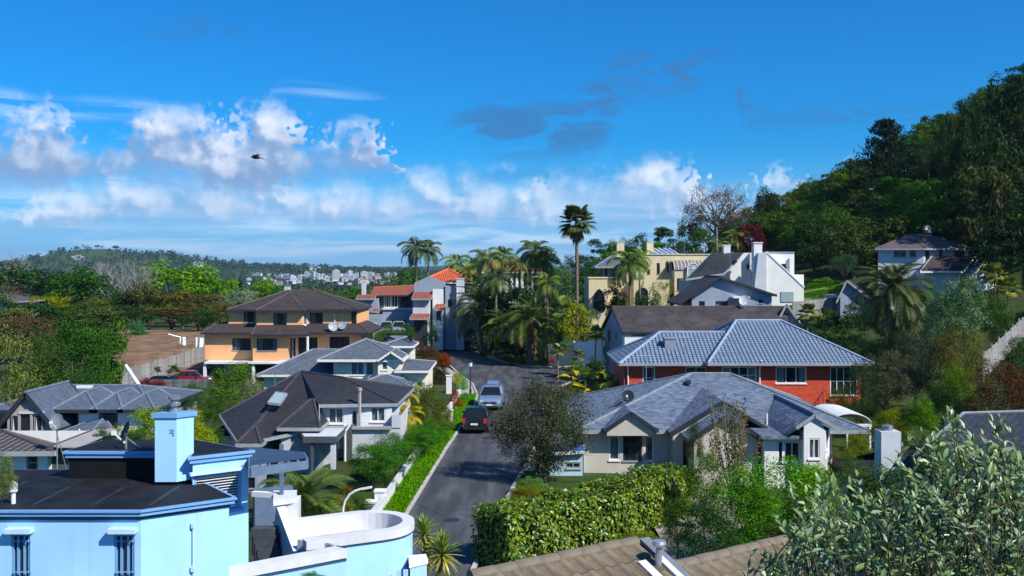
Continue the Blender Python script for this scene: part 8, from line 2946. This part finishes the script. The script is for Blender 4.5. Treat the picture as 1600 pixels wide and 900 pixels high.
# trees that shape the skyline of the hill
K_ = [
    (1560, 112, 80, 128, 'round', (.022, .05, .014), 'tall dark tree at the top right of the hill'),
    (1600, 104, 90, 126, 'round', (.018, .042, .012), 'tallest dark tree at the right edge of the hill'),
    (1520, 150, 70, 124, 'round', (.020, .046, .013), 'dark tree stepping down from the top of the hill'),
    (1570, 190, 110, 112, 'round', (.030, .055, .015), 'broad dark tree high at the right edge'),
    (1530, 250, 100, 110, 'tier', (.058, .072, .02), 'olive-tinged tree with layered sprays on the dark hill'),
    (1600, 290, 110, 104, 'round', DEEP, 'very dark tree at the right edge above the white gable'),
    (1560, 350, 90, 104, 'round', DEEP, 'very dark tree right of the hill house'),
    (1478, 170, 34, 140, 'round', (.02, .046, .014), 'small dark round-topped tree standing out on the ridge'),
    (1450, 200, 44, 146, 'airy', (.03, .07, .025), 'thin dark tree beside the ridge conifer'),
    (1490, 230, 70, 130, 'round', DARK, 'dark tree under the ridge round-top'),
    (1340, 244, 50, 168, 'round', (.03, .065, .016), 'dark tree left of the ridge conifer'),
    (1300, 268, 54, 172, 'tier', (.04, .085, .02), 'green tree on the mid ridge'),
    (1258, 284, 54, 176, 'round', (.05, .10, .02), 'green tree on the ridge right of the dark dome'),
    (1200, 290, 52, 176, 'round', DEEP, 'dark dome-shaped tree next to the leafless ridge tree'),
    (1232, 306, 40, 170, 'tier', OLIVE, 'olive tree below the dark dome on the ridge'),
    (1100, 352, 60, 172, 'round', MID, 'green tree above the vaulted conservatory'),
    (1145, 345, 60, 168, 'round', DARK, 'dark tree behind the crimson tree'),
    (1060, 372, 60, 165, 'round', DARK, 'dark tree behind the cream villa skylights'),
    (1020, 376, 60, 168, 'tier', MID, 'green layered tree behind the right cream chimney'),
    (985, 380, 60, 170, 'round', DARK, 'dark tree behind the left cream chimney'),
    (945, 388, 60, 172, 'round', MID, 'green tree at the left end of the cream villa'),
    (905, 392, 60, 180, 'round', DARK, 'dark tree low behind the tall slim palm'),
    (1210, 330, 70, 165, 'round', MID, 'green tree over the white house parapet'),
    (1078, 338, 50, 180, 'round', (.05, .09, .02), 'green tree at the low end of the hill ridge'),
    (1040, 352, 50, 186, 'tier', MID, 'feathery green tree low on the ridge'),
    (1000, 362, 46, 192, 'round', DARK, 'dark tree on the low ridge over the cream villa'),
    (965, 370, 44, 196, 'round', MID, 'green tree on the low ridge left of the cream villa'),
    (935, 372, 44, 200, 'tier', DARK, 'dark layered tree on the low ridge'),
]
for px, yt, w, d, kd, col, lb in K_:
    tree(px, yt, w, d, kd, col, lb, None, cf=.8)
x = wx(1128, 180)
BARE.append(bare_mesh('bare_branches', 12, 6, .95, None, 7))
bare(1126, 277, 150, 180, M_PBARK, 'wide leafless tree on the hill ridge against the white cloud', 2)
tree(1120, 284, 120, 180.5, 'airy', (.15, .125, .105), 'greyish fine-twigged tree standing in the leafless ridge tree', None, cf=.75)
for px, yt, w, d, sd_ in ((1110, 322, 80, 176, 'left'), (1160, 320, 60, 174, 'right')):
    tree(px, yt, w, d, 'airy', (.10, .075, .04), 'brownish thin tree at the foot of the leafless ridge tree, ' + sd_ + ' side', 'brown trees under the leafless ridge tree')

for i, (x, y) in enumerate(((42, 70), (47, 78), (52, 70), (46, 62), (55, 82), (40, 62), (60, 75), (53, 90), (62, 92), (50, 56))):
    tree_at(x, y, G(x, y) + 5.5 + i % 3, 6, ('round', 'tier')[i % 2], PAL[i % 8], PN[i % 8] + ' ' + KN[('round', 'tier')[i % 2]] + ' tree on the bank beyond the slope fence', 'trees beyond the slope fence', cf=.95)
# dark ridge conifer: whorls of upturned branches
cx, cd = wx(1384, 150), 150.0
cg = G(cx, cd)
ch = wz(186, cd) - cg
cn = empty('conifer', (cx, cd, cg), 0, 'dark many-branched conifer on the hill ridge against the blue sky', 'tree')
MB().path([(0, 0, -.3), (0, 0, ch * .6), (0, 0, ch)], [.35, .22, .04], 7).build('trunk', M_BARK, cn)
rng = np.random.default_rng(4)
PV, NV, SV, TV = [], [], [], []
for i in range(150):
    t = rng.random() ** .8
    z0_ = ch * (.30 + .68 * t)
    a = rng.uniform(0, 6.283)
    L = (1 - t) ** .6 * 5.6 * rng.uniform(.7, 1.05) + .6
    dr = np.array([math.cos(a), math.sin(a), 0])
    for s_ in range(26):
        f = rng.uniform(.15, 1)
        p = dr * L * f + np.array([0, 0, z0_ + L * (.28 * f * f - .05)]) + rng.normal(0, .16, 3)
        PV.append(p)
        TV.append(dr * .6 + np.array([0, 0, .9]) + rng.normal(0, .4, 3))
        NV.append(rng.normal(size=3))
        SV.append(rng.uniform(.35, .8))
V = kites(np.array(PV), np.array(NV), np.array(SV), .35, rng, t=np.array(TV))
o = link('crown', arr_mesh('conifer_crown', V.reshape(-1, 3), np.arange(4 * len(PV)).reshape(-1, 4), LEAF), cn)
o.color = (.014, .030, .014, 1)

# ------------------------------------------------------------------ big-leaved hedge in the foreground
def leaf_blade(name, n=4, w=.28, curl=.18, m=None):
    """One leaf, unit length along +X, folded on its midrib and curled."""
    mb = MB()
    pr = [(i / n, w * math.sin(math.pi * (0.06 + .94 * i / n) ** .8)) for i in range(n + 1)]
    for (t0, w0), (t1, w1) in zip(pr, pr[1:]):
        z0_, z1_ = -curl * t0 * t0, -curl * t1 * t1
        f0, f1 = w0 * .35, w1 * .35
        mb.poly([(t0, -w0, z0_ + f0), (t1, -w1, z1_ + f1), (t1, 0, z1_), (t0, 0, z0_)])
        mb.poly([(t0, 0, z0_), (t1, 0, z1_), (t1, w1, z1_ + f1), (t0, w0, z0_ + f0)])
    return mb.mesh(name, m or GLOSSY_LEAF)


HEDGE_LEAF = leaf_blade('hedge_leaf', 3, .27, .15)


def blades(P, T, Nn, L, w, rng, curl=.15):
    """Many four-quad leaves as arrays: base P, direction T, facing Nn."""
    T = T / np.linalg.norm(T, axis=1, keepdims=True)
    b = np.cross(Nn, T)
    b /= np.linalg.norm(b, axis=1, keepdims=True) + 1e-9
    n_ = np.cross(T, b)
    L = L[:, None]
    V = np.zeros((len(P), 8, 3))
    m1, m2 = P + T * L * .38, P + T * L * .75 - n_ * L * curl * .4
    V[:, 0] = P
    V[:, 1] = m1 + b * L * w + n_ * L * .07
    V[:, 2] = m1
    V[:, 3] = m1 - b * L * w + n_ * L * .07
    V[:, 4] = m2 + b * L * w * .85 + n_ * L * .05
    V[:, 5] = m2
    V[:, 6] = m2 - b * L * w * .85 + n_ * L * .05
    V[:, 7] = P + T * L - n_ * L * curl
    q = np.array([[0, 1, 4, 2], [2, 4, 7, 5], [0, 2, 6, 3], [2, 5, 7, 6]])
    q = np.array([[0, 2, 5, 1], [1, 5, 7, 4], [0, 3, 5, 2], [3, 6, 7, 5]])
    Q = (np.arange(len(P))[:, None, None] * 8 + q[None]).reshape(-1, 4)
    return V.reshape(-1, 3), Q


def hedge(name, label, line, width, h, n, leaf, cols, seed, base=0.0, bottom=0.0, nparts=300):
    rng = np.random.default_rng(seed)
    o0 = Vector((*line[0], base))
    r = empty(name, o0, 0, label, 'hedge')
    L = [Vector(p) for p in line]
    seg = [(b - a).length for a, b in zip(L, L[1:])]
    tot = sum(seg)
    Pn, Nn = [], []
    hw = width / 2
    for _ in range(n):
        s_ = rng.random() * (tot + width * .7) - width * .35
        i = 0
        q = s_
        while i < len(seg) - 1 and q > seg[i]:
            q -= seg[i]
            i += 1
        u = (L[i + 1] - L[i]).normalized()
        nn_ = Vector((-u.y, u.x))
        c_ = L[i] + u * q
        k = rng.random()
        lump = .10 * math.sin(s_ * 2.1) + .07 * math.sin(s_ * 5.3 + 1)
        if s_ < 0 or s_ > tot:
            e = -1 if s_ < 0 else 1
            v = rng.uniform(-hw, hw)
            z = rng.uniform(bottom, h)
            c_ = (L[0] if e < 0 else L[-1]) + u * e * .06
            p = (c_.x + nn_.x * v, c_.y + nn_.y * v, z)
            nv = (u.x * e, u.y * e, .2)
        elif k < .42:
            v = rng.uniform(-hw, hw)
            p = (c_.x + nn_.x * v, c_.y + nn_.y * v, h + lump - .18 * (abs(v) / hw) ** 4)
            nv = (0, 0, 1)
        else:
            sd = -1 if rng.random() < .7 else 1
            z = bottom + (h - bottom) * rng.random()
            bul = 1 + .10 * math.sin(s_ * 3 + z * 2)
            p = (c_.x + nn_.x * sd * hw * bul, c_.y + nn_.y * sd * hw * bul, z)
            nv = (nn_.x * sd, nn_.y * sd, .35)
        Pn.append(p)
        Nn.append(nv)
    Pn, Nn = np.array(Pn), np.array(Nn)
    Pn += rng.normal(0, .055, Pn.shape)
    Nv = Nn + rng.normal(0, .45, Pn.shape)
    Tv = rng.normal(size=Pn.shape) + np.array([0, 0, -.15]) + Nn * .5
    Tv -= (Tv * Nv).sum(1, keepdims=True) / (Nv * Nv).sum(1, keepdims=True) * Nv
    Ln = leaf * rng.uniform(.65, 1.3, n)
    off = np.array([o0.x, o0.y, 0])
    # nearest leaves facing the viewer are parts of their own
    view = -Pn / np.linalg.norm(Pn, axis=1, keepdims=True)
    score = (Nv * np.array([0, -1, .3])).sum(1) - .05 * Pn[:, 1] + rng.normal(0, .2, n)
    top = np.argsort(-score)[:nparts]
    sel = np.zeros(n, bool)
    sel[top] = True
    for i in np.where(sel)[0]:
        t, nv = Vector(Tv[i]).normalized(), Vector(Nv[i]).normalized()
        b = nv.cross(t).normalized()
        nz = t.cross(b)
        o = link('leaf', HEDGE_LEAF, r, Pn[i] - off, Matrix((t, b, nz)).transposed().to_euler(), [Ln[i]] * 3)
        c = cols[rng.integers(len(cols))]
        o.color = (*c, 1)
    rest = ~sel
    grp = rng.integers(0, len(cols), n)
    topm = Nn[:, 2] > .9
    for gi, c in enumerate(cols):
        mk = rest & (grp == gi)
        V, Q = blades(Pn[mk] - off, Tv[mk], Nv[mk], Ln[mk], .27, rng)
        o = link('foliage', arr_mesh('hedge_foliage', V, Q, GLOSSY_LEAF), r)
        o.color = (*c, 1)
        o['kind'] = 'stuff'
    mb = MB()
    for a, b in zip(L, L[1:]):
        u = (b - a).normalized()
        nn_ = Vector((-u.y, u.x))
        q = [a - nn_ * hw * .82, b - nn_ * hw * .82, b + nn_ * hw * .82, a + nn_ * hw * .82]
        mb.prism([(p.x - o0.x, p.y - o0.y) for p in q], bottom + .12, h - .16)
    o = mb.build('twig_core', mat('hedge_twigs', (.028, .035, .014), .95, .4, 6.0), r)
    mb = MB()
    for i in range(int(tot / .9) + 1):
        q = L[0].lerp(L[-1], min(1, i * .9 / tot)) - o0.xy
        mb.path([(q.x, q.y, 0), (q.x + .05, q.y, max(bottom, .3) + .1)], .05, 6)
    mb.build('stem', M_BARK, r)
    return r


HC = [(.15, .22, .022), (.095, .18, .025), (.20, .24, .03), (.065, .135, .022)]
hedge('big_leaved_hedge', 'long tall hedge of big glossy yellow-green leaves beside the road', [(-.75, 37.6), (3.0, 40.8), (7.3, 46.2)], 2.0, 2.05, 11500, .165, HC, 2)

# green garden trees between the hedge and the bungalow
GT = [
    (1215, 704, 190, 39, 'fine', (.105, .27, .02), 'bright green bushy tree in front of the bungalow porch'),
    (1150, 728, 150, 37, 'fine', (.065, .17, .02), 'mid green bushy tree beside the big-leaved hedge'),
    (1100, 700, 66, 43, 'fine', (.075, .15, .025), 'green shrubby tree at the back of the hedge'),
    (1268, 716, 90, 41, 'fine', (.12, .27, .022), 'bright green shrub tree below the white wing'),
    (1110, 775, 110, 33, 'fine', (.03, .075, .018), 'dark green bush behind the tiled ridge'),
    (1060, 770, 60, 38, 'fine', (.06, .13, .022), 'leafy small tree over the garden path'),
    (1215, 800, 60, 30, 'fine', (.045, .03, .02), 'dark brown-leaved bush beside the second tiled roof'),
]
for px, yt, w, d, kd, col, lb in GT:
    tree(px, yt, w, d, kd, col, lb, 'garden trees before the bungalow', cf=.88)
# sparse upright young tree
sp = empty('upright_young_tree', (wx(1145, 46), 46, -.1), 0, 'sparse young tree with upright wand-like branches before the porch gables', 'tree')
rnd = random.Random(6)
mb = MB()
PV, TV = [], []
for i in range(34):
    a = rnd.uniform(0, 6.28)
    sp_ = rnd.uniform(.1, 1.5)
    top = Vector((math.cos(a) * sp_, math.sin(a) * sp_, wz(rnd.uniform(608, 690), 46) + .1))
    mid = Vector((top.x * .7, top.y * .7, top.z * .55))
    mb.path([(0, 0, .6), mid, top], [.035, .018, .005], 4, False)
    for k in range(80):
        f = rnd.uniform(.25, 1)
        p = mid.lerp(top, (f - .4) / .6) if f > .4 else Vector((0, 0, .6)).lerp(mid, f / .4)
        PV.append(p + Vector((rnd.gauss(0, .07), rnd.gauss(0, .07), rnd.gauss(0, .05))))
mb.path([(0, 0, 0), (0, 0, .8)], .07, 6)
mb.build('trunk', M_PBARK, sp)
rng = np.random.default_rng(8)
V = kites(np.array(PV), rng.normal(size=(len(PV), 3)), rng.uniform(.08, .16, len(PV)), .5, rng)
o = link('crown', arr_mesh('wand_leaves', V.reshape(-1, 3), np.arange(4 * len(PV)).reshape(-1, 4), LEAF), sp)
o.color = (.15, .125, .025, 1)

# yucca beside the road: three heads of stiff blades
yu = empty('yucca', (-2.75, 31.0, 0), 0, 'yucca with three round heads of stiff spiky leaves beside the road', 'yucca')
mb = MB()
k = 5
prof = [(0, .03), (.2, .04), (.6, .042), (.85, .025), (1, .002)]
for (t0, w0), (t1, w1) in zip(prof, prof[1:]):
    z0_, z1_ = -.10 * t0 ** 3, -.10 * t1 ** 3
    mb.poly([(t0, -w0, z0_ + w0 * .4), (t1, -w1, z1_ + w1 * .4), (t1, 0, z1_), (t0, 0, z0_)])
    mb.poly([(t0, 0, z0_), (t1, 0, z1_), (t1, w1, z1_ + w1 * .4), (t0, w0, z0_ + w0 * .4)])
YB = mb.mesh('yucca_blade', GLOSSY_LEAF)
rnd = random.Random(12)
for px, py, d, r, n in ((663, 836, 31.2, .60, 80), (691, 866, 30.6, .66, 90), (668, 872, 31.6, .5, 60)):
    c = W(px, py, d) - yu.location
    MB().path([(c.x * .2, c.y * .2, 0), (c.x * .7, c.y * .7, c.z * .6), c], [.10, .08, .07], 7).build('stem', M_PALMTRUNK, yu)
    for i in range(n):
        t = i / n
        el_ = 85 - 135 * t + rnd.uniform(-8, 8)
        s_ = r * rnd.uniform(.85, 1.1)
        o = link('leaf', YB, yu, c + Vector((0, 0, .08 - .16 * t)), (0, R(-el_), i * 2.4 + rnd.uniform(-.2, .2)), (s_, s_ * 1.25, s_))
        v = rnd.uniform(.8, 1.25)
        o.color = ((.16 * v, .24 * v, .04 * v, 1) if t < .6 else (.28 * v, .27 * v, .06 * v, 1))

# ------------------------------------------------------------------ near tree at lower right: upright shoots of pale oblong leaves
near = empty('olive_green_tree', (3.75, 7.4, 0), 0, 'near tree with upright shoots of pale oblong grey-green leaves filling the lower right', 'tree')
rng = np.random.default_rng(31)
o0 = np.array([3.75, 7.4, 0])
mb = MB()
mb.path([(0, 0, -.1), (.05, .05, 3.0), (0, 0, 6.6)], [.22, .18, .13], 8)
for i in range(16):
    a = i * .8
    e = Vector((math.cos(a) * rng.uniform(.7, 1.7), math.sin(a) * rng.uniform(.5, 1.2), rng.uniform(8.0, 9.0)))
    mb.path([(0, 0, rng.uniform(4.6, 6.5)), Vector((e.x * .45, e.y * .45, 7.4)), e], [.07, .045, .018], 5)
mb.build('trunk', M_BARK, near)
TOPS = [(1180, 866), (1215, 845), (1250, 800), (1285, 765), (1320, 775), (1350, 785), (1385, 770), (1420, 765), (1455, 725), (1480, 690), (1510, 705), (1540, 700), (1570, 695), (1600, 715), (1660, 690), (1760, 720)]
tpx, tpy = [p[0] for p in TOPS], [p[1] for p in TOPS]
PV, TV, NV, LV = [], [], [], []
SPR = [(1480, 640), (1512, 668), (1560, 648), (1440, 668), (1545, 690), (1590, 700), (1290, 728), (1312, 735), (1352, 738), (1250, 752), (1404, 716), (1180, 860), (1200, 866), (1235, 808)]
tw = MB()
ns = 0
for i in range(820):
    d = rng.uniform(6.0, 9.2) if i > 120 else rng.uniform(5.4, 6.6)
    px = rng.uniform(1195, 1760)
    ytop = np.interp(px, tpx, tpy) + rng.exponential(45)
    if rng.random() < .66:
        ytop = np.interp(px, tpx, tpy) + rng.uniform(10, 330)
    zt_ = wz(ytop, d)
    if i > 750:
        px, d = SPR[(i - 751) % len(SPR)][0] + rng.normal(0, 14), 6.3 + rng.normal(0, .35)
        ytop = SPR[(i - 751) % len(SPR)][1] + abs(rng.normal(0, 16))
    zt_ = wz(ytop, d)
    L = rng.uniform(.2, .42)
    tip = np.array([wx(px, d), d, zt_]) - o0
    lean = np.array([rng.normal(-.15, .5), rng.normal(0, .4), 1.0])
    lean /= np.linalg.norm(lean)
    base = tip - lean * L
    tw.path([tuple(base - lean * .25), tuple(base), tuple(tip)], [.004, .0035, .0015], 4, False)
    m = rng.integers(9, 15)
    ns += 1
    for k in range(m):
        f = (k + .5) / m
        a = k * 2.4 + rng.uniform(-.4, .4)
        out_ = np.array([math.cos(a), math.sin(a), 0])
        t = lean * (.35 + .9 * f) + out_ * (.95 - .55 * f) + rng.normal(0, .12, 3)
        PV.append(base + lean * L * f)
        TV.append(t)
        n_ = np.array([.25, -.35, 1.0]) - out_ * .2 + rng.normal(0, .25, 3)
        NV.append(n_)
        LV.append(rng.uniform(.05, .085) * (1 - .35 * f * rng.random()))
tw.build('twig', mat('green_twig', (.045, .04, .02), .7, .2), near)
PV, TV, NV, LV = map(np.array, (PV, TV, NV, LV))
dist = np.linalg.norm(PV + o0 - np.array([0, 0, 11.0]), axis=1)
ppx = 800 + (PV[:, 0] + 3.75) / (PV[:, 1] + 7.4) * F
ppy = HY + (11 - PV[:, 2]) / (PV[:, 1] + 7.4) * F
big = LV / dist * ((ppx < 1600) & (ppy < 900))
sel = np.zeros(len(PV), bool)
sel[np.argsort(-big)[:300]] = True
SHOOT_LEAF = leaf_blade('oblong_leaf', 5, .20, .12)
CO = [(.20, .29, .145), (.13, .21, .085), (.26, .35, .20), (.18, .24, .08), (.08, .14, .05)]
for i in np.where(sel)[0]:
    t, nv = Vector(TV[i]).normalized(), Vector(NV[i]).normalized()
    b = nv.cross(t).normalized()
    nz = t.cross(b)
    o = link('leaf', SHOOT_LEAF, near, PV[i], Matrix((t, b, nz)).transposed().to_euler(), [LV[i]] * 3)
    o.color = (*CO[rng.integers(4)], 1)
g = rng.integers(0, 5, len(PV))
for gi, c in enumerate(CO):
    mk = ~sel & (g == gi)
    V, Q = blades(PV[mk], TV[mk], NV[mk], LV[mk], .20, rng, .12)
    o = link('foliage', arr_mesh('shoot_foliage', V, Q, GLOSSY_LEAF), near)
    o.color = (*c, 1)
    o['kind'] = 'stuff'
# darker bush standing behind it
bush(1400, 690, 960, 300, 20, (.055, .075, .025), 'dark mottled bush just behind the near oblong-leaved tree', 'finebush')
bush(1560, 712, 960, 260, 17, (.085, .115, .035), 'olive mottled bush at the right edge behind the near tree', 'finebush')
bush(1300, 765, 930, 120, 24, (.06, .085, .025), 'dark bush over the grey barge of the second tiled roof', 'finebush')

# pale garden wall near the junction
gwl = empty('garden_boundary_wall', (wx(895, 104), 104, .3), 0, 'pale garden wall behind the junction shrubs', 'wall')
a, b = W(858, 545, 106), W(942, 540, 100)
for i in range(4):
    p, q = a.lerp(b, i / 4), a.lerp(b, (i + .99) / 4)
    MB().beam(p - gwl.location + Vector((0, 0, -.6)), q - gwl.location + Vector((0, 0, -.6)), .2, 2.2 + .25 * (i % 2)).build('panel', W_CREAM if i < 2 else W_WHITE, gwl)

# ------------------------------------------------------------------ haze: one closed box of thin air round everything
hz = MB().box(-6400, 6400, -420, 6900, -22, 125).build('haze', None)
hm = bpy.data.materials.new('haze_air')
hm.use_nodes = True
hn = NT(hm.node_tree)
hm.node_tree.nodes.remove(hm.node_tree.nodes['Principled BSDF'])
pv = hn.n('ShaderNodeVolumePrincipled')
pv.inputs['Color'].default_value = (.62, .80, 1.0, 1)
pv.inputs['Density'].default_value = 0.00008
pv.inputs['Anisotropy'].default_value = 0.3
hn.nt.links.new(pv.outputs[0], hm.node_tree.nodes['Material Output'].inputs['Volume'])
hz.data.materials.clear()
hz.data.materials.append(hm)
tag(hz, kind='stuff')
